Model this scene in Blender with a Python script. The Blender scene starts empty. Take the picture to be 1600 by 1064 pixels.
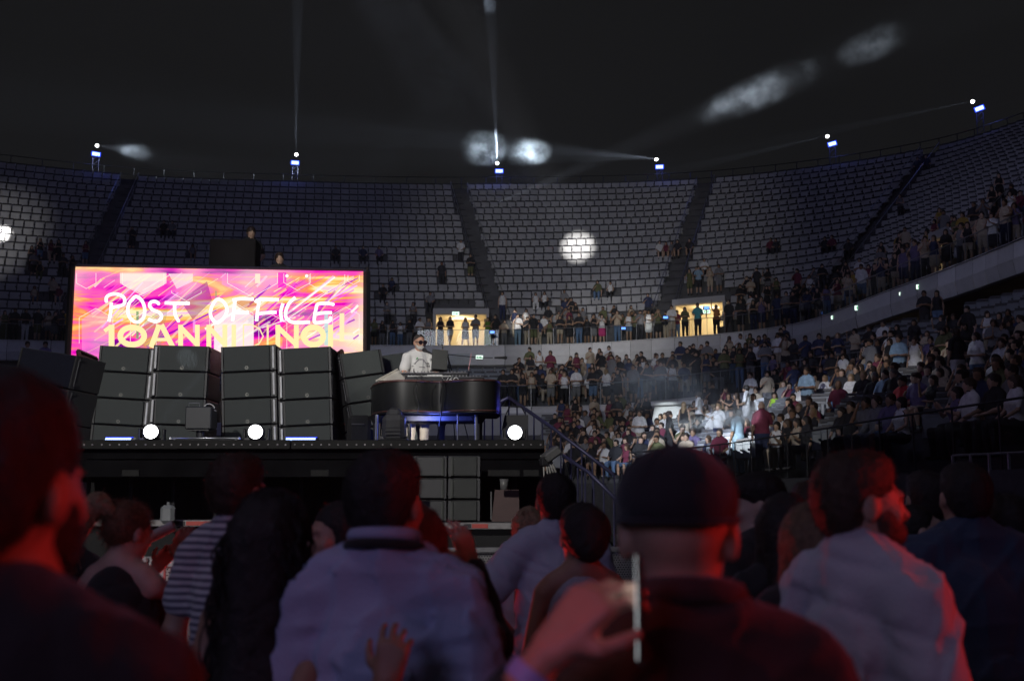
import bpy, math, random
import numpy as np
from math import sin, cos, pi, radians
C = bpy.context.scene
COL = C.collection
random.seed(7)
rng = np.random.default_rng(7)

# ------------------------------------------------------------------ camera
EYE = 1.7
F = 1778.0                      # focal length in photo pixels (40 mm on 36 mm, 1600 wide)
TILT = math.atan((770 - 532) / F)
cam_d = bpy.data.cameras.new('camera'); cam = bpy.data.objects.new('camera', cam_d); COL.objects.link(cam)
cam.location = (0, 0, EYE); cam.rotation_euler = (pi / 2 + TILT, 0, 0)
cam_d.lens = 40; cam_d.sensor_width = 36; cam_d.clip_start = 0.05; cam_d.clip_end = 500
cam_d.dof.use_dof = True; cam_d.dof.focus_distance = 18; cam_d.dof.aperture_fstop = 3.0; cam_d.dof.aperture_blades = 0
C.camera = cam
CT, ST = cos(TILT), sin(TILT)

def ray(px, py):
    u, v = (px - 800) / F, (532 - py) / F
    return np.array([u, CT - v * ST, ST + v * CT])
def at_z(px, py, z):
    r = ray(px, py); t = (z - EYE) / r[2]
    return np.array([0, 0, EYE]) + r * t
def at_y(px, py, y):
    r = ray(px, py); t = y / r[1]
    return np.array([0, 0, EYE]) + r * t
def proj(p):
    x, y, z = p[0], p[1], p[2] - EYE
    d = y * CT + z * ST; h = -y * ST + z * CT
    if d < .01: return (-9999, -9999)
    return (800 + F * x / d, 532 - F * h / d)

# ------------------------------------------------------------------ world, exposure, engine
w = bpy.data.worlds.new('World'); C.world = w; w.use_nodes = True
wn = w.node_tree; bgn = wn.nodes['Background']
bgn.inputs[0].default_value = (0.95, 0.96, 1.0, 1); bgn.inputs[1].default_value = 0.0080
C.view_settings.view_transform = 'Standard'; C.view_settings.look = 'None'
C.view_settings.exposure = 0; C.view_settings.gamma = 1
C.render.engine = 'CYCLES'
cy = C.cycles
cy.use_denoising = True
try: cy.denoiser = 'OPENIMAGEDENOISE'
except Exception: pass
cy.max_bounces = 4; cy.diffuse_bounces = 2; cy.glossy_bounces = 2; cy.transmission_bounces = 3
cy.transparent_max_bounces = 10; cy.volume_bounces = 0; cy.sample_clamp_indirect = 2.0
cy.use_adaptive_sampling = True; cy.adaptive_threshold = 0.02
cy.volume_step_rate = 1.5; cy.volume_max_steps = 128
cy.caustics_reflective = False; cy.caustics_refractive = False

def look(frm, to):
    from mathutils import Vector
    return (Vector(to) - Vector(frm)).to_track_quat('-Z', 'Y').to_euler()
def spot(name, frm, to, power, deg, color=(1, 1, 1), blend=.15, radius=.05):
    d = bpy.data.lights.new(name, 'SPOT'); d.energy = power; d.spot_size = radians(deg); d.color = color
    d.spot_blend = blend; d.shadow_soft_size = radius
    o = bpy.data.objects.new(name, d); COL.objects.link(o)
    o.location = tuple(map(float, frm)); o.rotation_euler = look(tuple(map(float, frm)), tuple(map(float, to)))
    return o
def area(name, frm, to, power, size, color=(1, 1, 1), sy=None, spread=180):
    d = bpy.data.lights.new(name, 'AREA'); d.energy = power; d.size = size; d.color = color; d.spread = radians(spread)
    if sy: d.shape = 'RECTANGLE'; d.size_y = sy
    o = bpy.data.objects.new(name, d); COL.objects.link(o)
    o.location = tuple(map(float, frm)); o.rotation_euler = look(tuple(map(float, frm)), tuple(map(float, to)))
    return o
def point(name, loc, power, color=(1, 1, 1), radius=.1):
    d = bpy.data.lights.new(name, 'POINT'); d.energy = power; d.color = color; d.shadow_soft_size = radius
    o = bpy.data.objects.new(name, d); COL.objects.link(o); o.location = tuple(map(float, loc))
    return o
WHITE = (1, .97, .92); COOL = (.72, .82, 1); BLUE = (.12, .18, 1); RED = (1, .05, .05)

# front-of-house lighting on the stage (rigs behind and above the audience), then added fills
spot('stage_key', (-9, -12, 13), (-2.5, 17, 3), 16500, 26, WHITE, .5, .3)
spot('performer_key', (-7.5, -2, 9), (-1.4, 17.3, 3.9), 4600, 7.5, WHITE, .5, .15)
area('bowl_fill', (-10, 22, 34), (-4, 75, 14), 1000, 14, (.42, .46, 1), 8)  # added fill above the frame, stands for ambient light on the bowl
area('right_stand_fill', (-12, 8, 26), (14, 40, 5), 210, 8, (.66, .6, .95), 6)  # same kind of added fill, for the right stand
area('near_right_fill', (-4, 2, 10), (10, 24, 3), 45, 4, (.8, .72, 1), 3)  # added fill for the nearer seats at right
spot('parapet_fill', (-5, 24, 16), (0, 66, 9.5), 4200, 40, (.9, .92, 1), .8, 2.5)  # unseen spot added to brighten the parapet band
spot('parapet_fill_right', (-8, 18, 14), (16, 44, 9.5), 1500, 40, (.8, .8, 1), .8, 2.5)  # second added spot, for the parapet at right
spot('leg_fill', (.4, 5, 3.1), (-1.50, 17.6, 2.62), 9000, 2.0, WHITE, .5, .1)  # unseen spot added low in front to light the performer's leg
# audience colour: red washes from the right, violet-blue from behind left
area('red_wash', (6.0, 3.4, 2.4), (-.4, 2.0, 1.6), 9, 1.0, (1, .03, .03), .8, 50)
area('red_low', (-2.0, 7.6, .5), (-.3, 2.2, 1.4), 11, .8, (1, .03, .03), .5, 90)
spot('red_hand_fill', (-2.2, .2, 3.7), (.10, 1.60, 1.52), 60, 6, (1, .05, .04), .5, .05)  # unseen spot added to redden the raised hand
spot('red_barrier', (-.6, 7.4, .25), (-3.2, 9.6, .5), 60, 80, (1, .03, .02), .6, .1)
spot('red_shirt', (2.6, -3.0, 3.4), (-.2, 2.7, 1.2), 45, 24, (1, .06, .06), .8, .25)
area('violet_back', (-3.5, -5, 4.5), (.1, 3, 1.2), 74, 2.5, (.5, .48, 1), 2)
# ------------------------------------------------------------------ materials
MATS = {}
def mat(name, color, rough=.6, metal=0.0, var=.12, scale=8.0, bump=0.0, bscale=60.0, coat=0.0, sheen=0.0, spec=.5):
    if name in MATS: return MATS[name]
    m = bpy.data.materials.new(name); m.use_nodes = True; nt = m.node_tree; b = nt.nodes['Principled BSDF']
    b.inputs['Roughness'].default_value = rough; b.inputs['Metallic'].default_value = metal
    b.inputs['Specular IOR Level'].default_value = spec
    if coat: b.inputs['Coat Weight'].default_value = coat
    if sheen: b.inputs['Sheen Weight'].default_value = sheen
    tc = nt.nodes.new('ShaderNodeTexCoord')
    n = nt.nodes.new('ShaderNodeTexNoise'); n.inputs['Scale'].default_value = scale; n.inputs['Detail'].default_value = 4
    nt.links.new(tc.outputs['Object'], n.inputs['Vector'])
    r = nt.nodes.new('ShaderNodeMapRange'); r.inputs['From Min'].default_value = .3; r.inputs['From Max'].default_value = .7
    r.inputs['To Min'].default_value = 1 - var; r.inputs['To Max'].default_value = 1 + var
    nt.links.new(n.outputs['Fac'], r.inputs['Value'])
    mx = nt.nodes.new('ShaderNodeVectorMath'); mx.operation = 'SCALE'
    mx.inputs[0].default_value = color[:3]; nt.links.new(r.outputs[0], mx.inputs['Scale'])
    nt.links.new(mx.outputs[0], b.inputs['Base Color'])
    if bump:
        n2 = nt.nodes.new('ShaderNodeTexNoise'); n2.inputs['Scale'].default_value = bscale; n2.inputs['Detail'].default_value = 3
        nt.links.new(tc.outputs['Object'], n2.inputs['Vector'])
        bp = nt.nodes.new('ShaderNodeBump'); bp.inputs['Strength'].default_value = bump; bp.inputs['Distance'].default_value = .02
        nt.links.new(n2.outputs['Fac'], bp.inputs['Height']); nt.links.new(bp.outputs[0], b.inputs['Normal'])
    MATS[name] = m; return m
def emis(name, color, strength):
    if name in MATS: return MATS[name]
    m = bpy.data.materials.new(name); m.use_nodes = True; nt = m.node_tree
    nt.nodes.remove(nt.nodes['Principled BSDF'])
    e = nt.nodes.new('ShaderNodeEmission'); e.inputs[0].default_value = (*color, 1); e.inputs[1].default_value = strength
    nt.links.new(e.outputs[0], nt.nodes['Material Output'].inputs[0]); MATS[name] = m; return m
def objattr_mat(name, attr, rough=.8, bump=.0):
    m = bpy.data.materials.new(name); m.use_nodes = True; nt = m.node_tree; b = nt.nodes['Principled BSDF']
    a = nt.nodes.new('ShaderNodeAttribute'); a.attribute_type = 'OBJECT'; a.attribute_name = attr
    tc = nt.nodes.new('ShaderNodeTexCoord'); n = nt.nodes.new('ShaderNodeTexNoise'); n.inputs['Scale'].default_value = 14
    nt.links.new(tc.outputs['Object'], n.inputs['Vector'])
    r = nt.nodes.new('ShaderNodeMapRange'); r.inputs['To Min'].default_value = .7; r.inputs['To Max'].default_value = 1.3
    nt.links.new(n.outputs['Fac'], r.inputs['Value'])
    mx = nt.nodes.new('ShaderNodeVectorMath'); mx.operation = 'SCALE'
    nt.links.new(a.outputs['Color'], mx.inputs[0]); nt.links.new(r.outputs[0], mx.inputs['Scale'])
    nt.links.new(mx.outputs[0], b.inputs['Base Color']); b.inputs['Roughness'].default_value = rough
    if bump:
        bp = nt.nodes.new('ShaderNodeBump'); bp.inputs['Strength'].default_value = bump; bp.inputs['Distance'].default_value = .03
        nt.links.new(n.outputs['Fac'], bp.inputs['Height']); nt.links.new(bp.outputs[0], b.inputs['Normal'])
    MATS[name] = m; return m

# ------------------------------------------------------------------ mesh helpers
def mesh_np(name, V, Q, mats, fm=None, smooth=False):
    V = np.asarray(V, dtype=np.float32); Q = np.asarray(Q, dtype=np.int32)
    me = bpy.data.meshes.new(name); n = Q.shape[1]
    me.vertices.add(len(V)); me.vertices.foreach_set('co', V.ravel())
    me.loops.add(Q.size); me.loops.foreach_set('vertex_index', Q.ravel())
    me.polygons.add(len(Q)); me.polygons.foreach_set('loop_start', np.arange(0, Q.size, n, dtype=np.int32))
    if fm is not None: me.polygons.foreach_set('material_index', np.asarray(fm, dtype=np.int32))
    me.polygons.foreach_set('use_smooth', np.full(len(Q), bool(smooth)))
    for m in (mats if isinstance(mats, (list, tuple)) else [mats]): me.materials.append(m)
    me.update(calc_edges=True); me.validate(); return me

class MB:
    """collects shapes and links them as one mesh object"""
    def __init__(s): s.v = []; s.f = []; s.m = []; s.mi = 0
    def mat(s, i): s.mi = i; return s
    def add(s, vs, fs):
        o = len(s.v); s.v += [tuple(map(float, v)) for v in vs]; s.f += [tuple(o + i for i in f) for f in fs]; s.m += [s.mi] * len(fs); return s
    def box(s, c, d, R=None, bev=0.0):
        hx, hy, hz = d[0] / 2, d[1] / 2, d[2] / 2
        if bev <= 0:
            P = [(-hx, -hy, -hz), (hx, -hy, -hz), (hx, hy, -hz), (-hx, hy, -hz), (-hx, -hy, hz), (hx, -hy, hz), (hx, hy, hz), (-hx, hy, hz)]
            fs = [(0, 3, 2, 1), (4, 5, 6, 7), (0, 1, 5, 4), (1, 2, 6, 5), (2, 3, 7, 6), (3, 0, 4, 7)]
        else:
            b = min(bev, hx * .9, hy * .9, hz * .9); P = []; idx = {}
            for sx in (-1, 1):
                for sy in (-1, 1):
                    for sz in (-1, 1):
                        for ax in range(3):
                            p = [sx * (hx - b), sy * (hy - b), sz * (hz - b)]; p[ax] = (sx * hx, sy * hy, sz * hz)[ax]
                            idx[(sx, sy, sz, ax)] = len(P); P.append(tuple(p))
            fs = []
            for ax in range(3):
                o = [i for i in range(3) if i != ax]
                for sg in (-1, 1):
                    q = []
                    for a, c2 in ((-1, -1), (1, -1), (1, 1), (-1, 1)):
                        k = [0, 0, 0]; k[ax] = sg; k[o[0]] = a; k[o[1]] = c2; q.append(idx[(*k, ax)])
                    flip = (sg < 0) ^ (ax == 1)
                    fs.append(tuple(reversed(q)) if flip else tuple(q))
            for ax in range(3):
                o = [i for i in range(3) if i != ax]
                for a in (-1, 1):
                    for c2 in (-1, 1):
                        k = [0, 0, 0]; k[o[0]] = a; k[o[1]] = c2
                        k1 = list(k); k1[ax] = -1; k2 = list(k); k2[ax] = 1
                        fs.append((idx[(*k1, o[0])], idx[(*k2, o[0])], idx[(*k2, o[1])], idx[(*k1, o[1])]))
            for sx in (-1, 1):
                for sy in (-1, 1):
                    for sz in (-1, 1): fs.append(tuple(idx[(sx, sy, sz, a)] for a in range(3)))
        P = np.array(P)
        if R is not None: P = P @ np.array(R).T
        P = P + np.array(c); return s.add(P, fs)
    def tube(s, pts, r, n=8, cap=True):
        pts = [np.array(p, float) for p in pts]; rs = r if isinstance(r, (list, tuple)) else [r] * len(pts)
        base = len(s.v); up = None; rings = []
        for i, p in enumerate(pts):
            t = (pts[min(i + 1, len(pts) - 1)] - pts[max(i - 1, 0)]); t /= (np.linalg.norm(t) + 1e-9)
            if up is None:
                up = np.array([0, 0, 1.]) if abs(t[2]) < .9 else np.array([1., 0, 0])
            a = np.cross(t, up); a /= (np.linalg.norm(a) + 1e-9); b = np.cross(a, t); up = b
            rings.append([p + rs[i] * (cos(2 * pi * k / n) * a + sin(2 * pi * k / n) * b) for k in range(n)])
        vs = [q for R_ in rings for q in R_]; fs = []
        for i in range(len(pts) - 1):
            for k in range(n):
                k2 = (k + 1) % n; fs.append((i * n + k, i * n + k2, (i + 1) * n + k2, (i + 1) * n + k))
        if cap: fs.append(tuple(reversed(range(n)))); fs.append(tuple((len(pts) - 1) * n + k for k in range(n)))
        return s.add(vs, fs)
    def cyl(s, a, b, r, n=16): return s.tube([a, b], r, n)
    def build(s, name, mats, parent=None, loc=None, rot=None, smooth=False):
        me = bpy.data.meshes.new(name); me.from_pydata(s.v, [], s.f)
        for m in (mats if isinstance(mats, (list, tuple)) else [mats]): me.materials.append(m)
        me.polygons.foreach_set('material_index', s.m)
        if smooth: me.polygons.foreach_set('use_smooth', [True] * len(s.f))
        me.update(); o = bpy.data.objects.new(name, me); COL.objects.link(o)
        if parent: o.parent = parent
        if loc is not None: o.location = tuple(map(float, loc))
        if rot is not None: o.rotation_euler = rot
        return o
def rotm(rx=0, ry=0, rz=0):
    cx, sx, cy_, sy, cz, sz = cos(rx), sin(rx), cos(ry), sin(ry), cos(rz), sin(rz)
    X = np.array([[1, 0, 0], [0, cx, -sx], [0, sx, cx]]); Y = np.array([[cy_, 0, sy], [0, 1, 0], [-sy, 0, cy_]]); Z = np.array([[cz, -sz, 0], [sz, cz, 0], [0, 0, 1]])
    return Z @ Y @ X
def tag(o, label=None, cat=None, group=None, kind=None):
    if label: o['label'] = label
    if cat: o['category'] = cat
    if group: o['group'] = group
    if kind: o['kind'] = kind
    return o
def empty(name, loc=(0, 0, 0), rot=(0, 0, 0), label=None, cat=None, group=None):
    o = bpy.data.objects.new(name, None); COL.objects.link(o); o.empty_display_size = .2
    o.location = tuple(map(float, loc)); o.rotation_euler = rot; tag(o, label, cat, group); return o
def copy_tree(o, parent=None):
    c = o.copy(); COL.objects.link(c)
    if parent: c.parent = parent
    for ch in [x for x in bpy.data.objects if x.parent == o]: copy_tree(ch, c)
    return c
ORD = ['first', 'second', 'third', 'fourth', 'fifth', 'sixth', 'seventh', 'eighth', 'ninth', 'tenth', 'eleventh', 'twelfth', 'thirteenth', 'fourteenth', 'fifteenth', 'sixteenth', 'seventeenth', 'eighteenth', 'nineteenth', 'twentieth']
def ordi(i):
    if i < 20: return ORD[i]
    t = i + 1; tens = {2: 'twenty', 3: 'thirty', 4: 'forty', 5: 'fifty', 6: 'sixty', 7: 'seventy', 8: 'eighty', 9: 'ninety'}
    if t >= 100: return '%dth' % t
    return tens[t // 10][:-1] + 'ieth' if t % 10 == 0 else tens[t // 10] + '-' + ORD[t % 10 - 1]

# ------------------------------------------------------------------ implicit surfaces (smooth unions meshed by surface nets)
def cap(a, b, ra, rb=None, m=0, k=.03): return ('c', np.array(a, float), np.array(b, float), ra, ra if rb is None else rb, m, k)
def ell(c, r, m=0, k=.03, R=None): return ('e', np.array(c, float), np.array(r, float), R, None, m, k)
def sub(c, r, k=.01, R=None): return ('s', np.array(c, float), np.array(r, float), R, None, -1, k)
def sdf_mesh(name, prims, vox, mats, disp=None, clip=None):
    lo = np.full(3, 1e9); hi = -lo
    for p in prims:
        if p[0] == 's': continue
        if p[0] == 'c':
            r = max(p[3], p[4]); lo = np.minimum(lo, np.minimum(p[1], p[2]) - r); hi = np.maximum(hi, np.maximum(p[1], p[2]) + r)
        else:
            r = p[2].max() if p[3] is not None else p[2]; lo = np.minimum(lo, p[1] - r); hi = np.maximum(hi, p[1] + r)
    lo -= 3 * vox + .02; hi += 3 * vox + .02
    n = np.ceil((hi - lo) / vox).astype(int) + 1
    ax = [lo[i] + vox * np.arange(n[i], dtype=np.float32) for i in range(3)]
    V = np.full(n, .2, np.float32); L = np.zeros(n, np.int8); DL = np.full(n, 9., np.float32); BIAS = {0: 0, 1: .02, 2: .03, 3: .026, 4: .03, 5: .02}
    for p in prims:
        k = p[6]; mg = k + 3 * vox
        if p[0] == 'c':
            r = max(p[3], p[4]); a = np.minimum(p[1], p[2]) - r - mg; b = np.maximum(p[1], p[2]) + r + mg
        else:
            r = p[2].max() if p[3] is not None else p[2]; a = p[1] - r - mg; b = p[1] + r + mg
        i0 = np.clip(np.floor((a - lo) / vox).astype(int), 0, n - 1); i1 = np.clip(np.ceil((b - lo) / vox).astype(int) + 1, 1, n)
        sl = tuple(slice(i0[i], i1[i]) for i in range(3))
        X, Y, Z = np.meshgrid(*[ax[i][sl[i]] for i in range(3)], indexing='ij', sparse=True)
        if p[0] == 'c':
            ab = p[2] - p[1]; l2 = max(float(ab @ ab), 1e-9)
            t = np.clip(((X - p[1][0]) * ab[0] + (Y - p[1][1]) * ab[1] + (Z - p[1][2]) * ab[2]) / l2, 0, 1)
            d = np.sqrt((X - p[1][0] - t * ab[0]) ** 2 + (Y - p[1][1] - t * ab[1]) ** 2 + (Z - p[1][2] - t * ab[2]) ** 2) - (p[3] + (p[4] - p[3]) * t)
        else:
            x, y, z = X - p[1][0], Y - p[1][1], Z - p[1][2]
            if p[3] is not None:
                R = p[3]; x, y, z = (R[0, 0] * x + R[1, 0] * y + R[2, 0] * z, R[0, 1] * x + R[1, 1] * y + R[2, 1] * z, R[0, 2] * x + R[1, 2] * y + R[2, 2] * z)
            rr = p[2]; k0 = np.sqrt((x / rr[0]) ** 2 + (y / rr[1]) ** 2 + (z / rr[2]) ** 2)
            k1 = np.sqrt((x / rr[0] ** 2) ** 2 + (y / rr[1] ** 2) ** 2 + (z / rr[2] ** 2) ** 2) + 1e-6
            d = k0 * (k0 - 1) / k1
        o = V[sl]
        if p[0] == 's':
            d = -d; h = np.maximum(k - np.abs(o - d), 0) / k; V[sl] = np.maximum(o, d) + h * h * k * .25
        else:
            lb = L[sl]; dl = DL[sl]; dd_ = d - BIAS.get(p[5], 0); w_ = dd_ < dl; lb[w_] = p[5]; dl[w_] = dd_[w_]
            h = np.maximum(k - np.abs(o - d), 0) / k; V[sl] = np.minimum(o, d) - h * h * k * .25
    if disp is not None or clip is not None:
        X, Y, Z = np.meshgrid(*ax, indexing='ij', sparse=True)
        if disp is not None: V = V + disp(X, Y, Z)
        if clip is not None: V = np.maximum(V, clip(X, Y, Z))
    V[0] = V[-1] = .2; V[:, 0] = V[:, -1] = .2; V[:, :, 0] = V[:, :, -1] = .2
    # surface nets
    S = V < 0; nc = n - 1
    cs = sum(S[i:i + nc[0], j:j + nc[1], k:k + nc[2]].astype(np.int8) for i in (0, 1) for j in (0, 1) for k in (0, 1))
    act = (cs > 0) & (cs < 8); ids = np.full(tuple(nc), -1, np.int32); I = np.argwhere(act); ids[act] = np.arange(len(I))
    acc = np.zeros((len(I), 3), np.float32); cnt = np.zeros(len(I), np.float32)
    for e in range(3):
        o1, o2 = [q for q in range(3) if q != e]
        for a in (0, 1):
            for b in (0, 1):
                A = I.copy(); A[:, o1] += a; A[:, o2] += b; B = A.copy(); B[:, e] += 1
                va = V[A[:, 0], A[:, 1], A[:, 2]]; vb = V[B[:, 0], B[:, 1], B[:, 2]]; ok = (va < 0) != (vb < 0)
                t = np.where(ok, va / (va - vb + 1e-12 * (va == vb)), 0); P = A.astype(np.float32); P[:, e] += t
                acc[ok] += P[ok]; cnt[ok] += 1
    P = acc / cnt[:, None]; verts = lo + P * vox
    quads = []
    for e in range(3):
        o1, o2 = [(1, 2), (2, 0), (0, 1)][e]
        sl1 = [slice(1, nc[i]) for i in range(3)]; sl1[e] = slice(0, nc[e]); sl2 = list(sl1); sl2[e] = slice(1, nc[e] + 1)
        a = S[tuple(sl1)]; b = S[tuple(sl2)]; ch = np.argwhere(a != b)
        if not len(ch): continue
        fl = a[ch[:, 0], ch[:, 1], ch[:, 2]]
        for i in range(3):
            if i != e: ch[:, i] += 1
        def g(d1, d2):
            q = ch.copy(); q[:, o1] -= d1; q[:, o2] -= d2; return ids[q[:, 0], q[:, 1], q[:, 2]]
        q = np.stack([g(1, 1), g(0, 1), g(0, 0), g(1, 0)], 1); q[~fl] = q[~fl][:, ::-1]; quads.append(q)
    Q = np.concatenate(quads); Q = Q[(Q >= 0).all(1)]
    nb = np.rint(P).astype(int); lab = L[nb[:, 0], nb[:, 1], nb[:, 2]]; fm = lab[Q].max(1) if len(mats) > 1 else np.zeros(len(Q))
    if len(mats) > 1: fm = np.median(lab[Q], axis=1).astype(int)
    return mesh_np(name, verts, Q, mats, np.clip(fm, 0, len(mats) - 1), True)
def link(name, me, parent=None, loc=None, rot=None):
    o = bpy.data.objects.new(name, me); COL.objects.link(o)
    if parent: o.parent = parent
    if loc is not None: o.location = tuple(map(float, loc))
    if rot is not None: o.rotation_euler = rot
    return o
# ------------------------------------------------------------------ people
def unit(v): v = np.array(v, float); return v / (np.linalg.norm(v) + 1e-9)
def hand_prims(w, d, nrm, side, curl=.35, spread=.12, thumb=.5, m=0, sc=1.0):
    d = unit(d); nrm = np.array(nrm, float); nrm = unit(nrm - d * (nrm @ d)); lat = np.cross(d, nrm) * (1 if side > 0 else -1)
    w = np.array(w, float); P = []
    offs = [(.033, .092, .074, 1.0), (.011, .097, .082, .3), (-.011, .093, .076, -.35), (-.031, .084, .060, -1.0)]
    for i, (o, kl, fl, sp) in enumerate(offs):
        k = w + d * kl * sc + lat * o * sc
        P.append(cap(w + lat * o * .55 * sc + d * .008, k, .0165 * sc, .0125 * sc, m, .014))
        dd = unit(d + lat * sp * spread); a = k; ang = 0
        c_ = curl[i] if isinstance(curl, (list, tuple)) else curl * (1 + .12 * i)
        for seg, (fr, r0, r1) in enumerate(((.46, .0098, .0088), (.31, .0088, .0080), (.23, .0080, .0066))):
            ang += c_ * (1.0, 1.1, .7)[seg]
            b = a + (dd * cos(ang) + nrm * sin(ang)) * fl * fr * sc
            P.append(cap(a, b, r0 * sc, r1 * sc, m, .004)); a = b
    t0 = w + d * .022 * sc + lat * .026 * sc; t1 = t0 + (d * .55 + lat * (.75 * thumb + .25) + nrm * .35) * .044 * sc
    P.append(cap(w + d * .02 * sc, t1, .017 * sc, .0125 * sc, m, .014))
    t2 = t1 + unit(d * .8 + lat * thumb * .7 + nrm * .3) * .032 * sc; t3 = t2 + unit(d * .9 + lat * thumb * .3 + nrm * .4) * .026 * sc
    P += [cap(t1, t2, .0115 * sc, .0105 * sc, m, .005), cap(t2, t3, .0105 * sc, .008 * sc, m, .004)]
    return P

ARMS = {  # elbow, wrist, hand direction, palm normal (right arm, +x side; facing +y)
    'down': ((.235, -.03, 1.14), (.235, .06, .90), (0, .15, -1), (-1, 0, 0)),
    'hips': ((.36, -.06, 1.18), (.19, .06, 1.02), (-.6, .5, -.5), (0, -.7, -.7)),
    'fold': ((.25, .06, 1.17), (.02, .21, 1.20), (-1, -.1, .15), (0, -1, 0)),
    'clasp': ((.25, .02, 1.15), (.06, .24, 1.13), (-.8, .5, .1), (-.5, -.8, 0)),
    'rail': ((.25, .12, 1.18), (.16, .34, 1.10), (-.3, 1, -.2), (0, -.2, -1)),
    'chest': ((.24, .08, 1.18), (.08, .25, 1.33), (-.5, .5, .8), (-.6, -.4, .2)),
    'clap': ((.25, .14, 1.22), (.06, .33, 1.33), (-.15, .6, .8), (-1, 0, 0)),
    'phone': ((.24, .17, 1.27), (.12, .33, 1.50), (-.2, .25, 1), (-.3, -1, 0)),
    'up': ((.30, .10, 1.60), (.27, .16, 1.85), (0, .1, 1), (0, 1, 0)),
    'face': ((.24, .15, 1.26), (.09, .19, 1.50), (-.35, -.2, 1), (-.5, -1, 0)),
    'drink': ((.25, .10, 1.16), (.12, .30, 1.28), (-.7, .5, .4), (-.4, -.8, .3)),
    'lap': ((.25, .08, 1.17), (.12, .30, 1.02), (-.3, 1, -.3), (0, -.2, -1)),
    'out': ((.33, .18, 1.30), (.42, .38, 1.42), (.2, .6, .8), (-.9, 0, .4)),
    'point': ((.30, .22, 1.36), (.30, .46, 1.46), (0, 1, .35), (0, 0, -1)),
}
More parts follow.
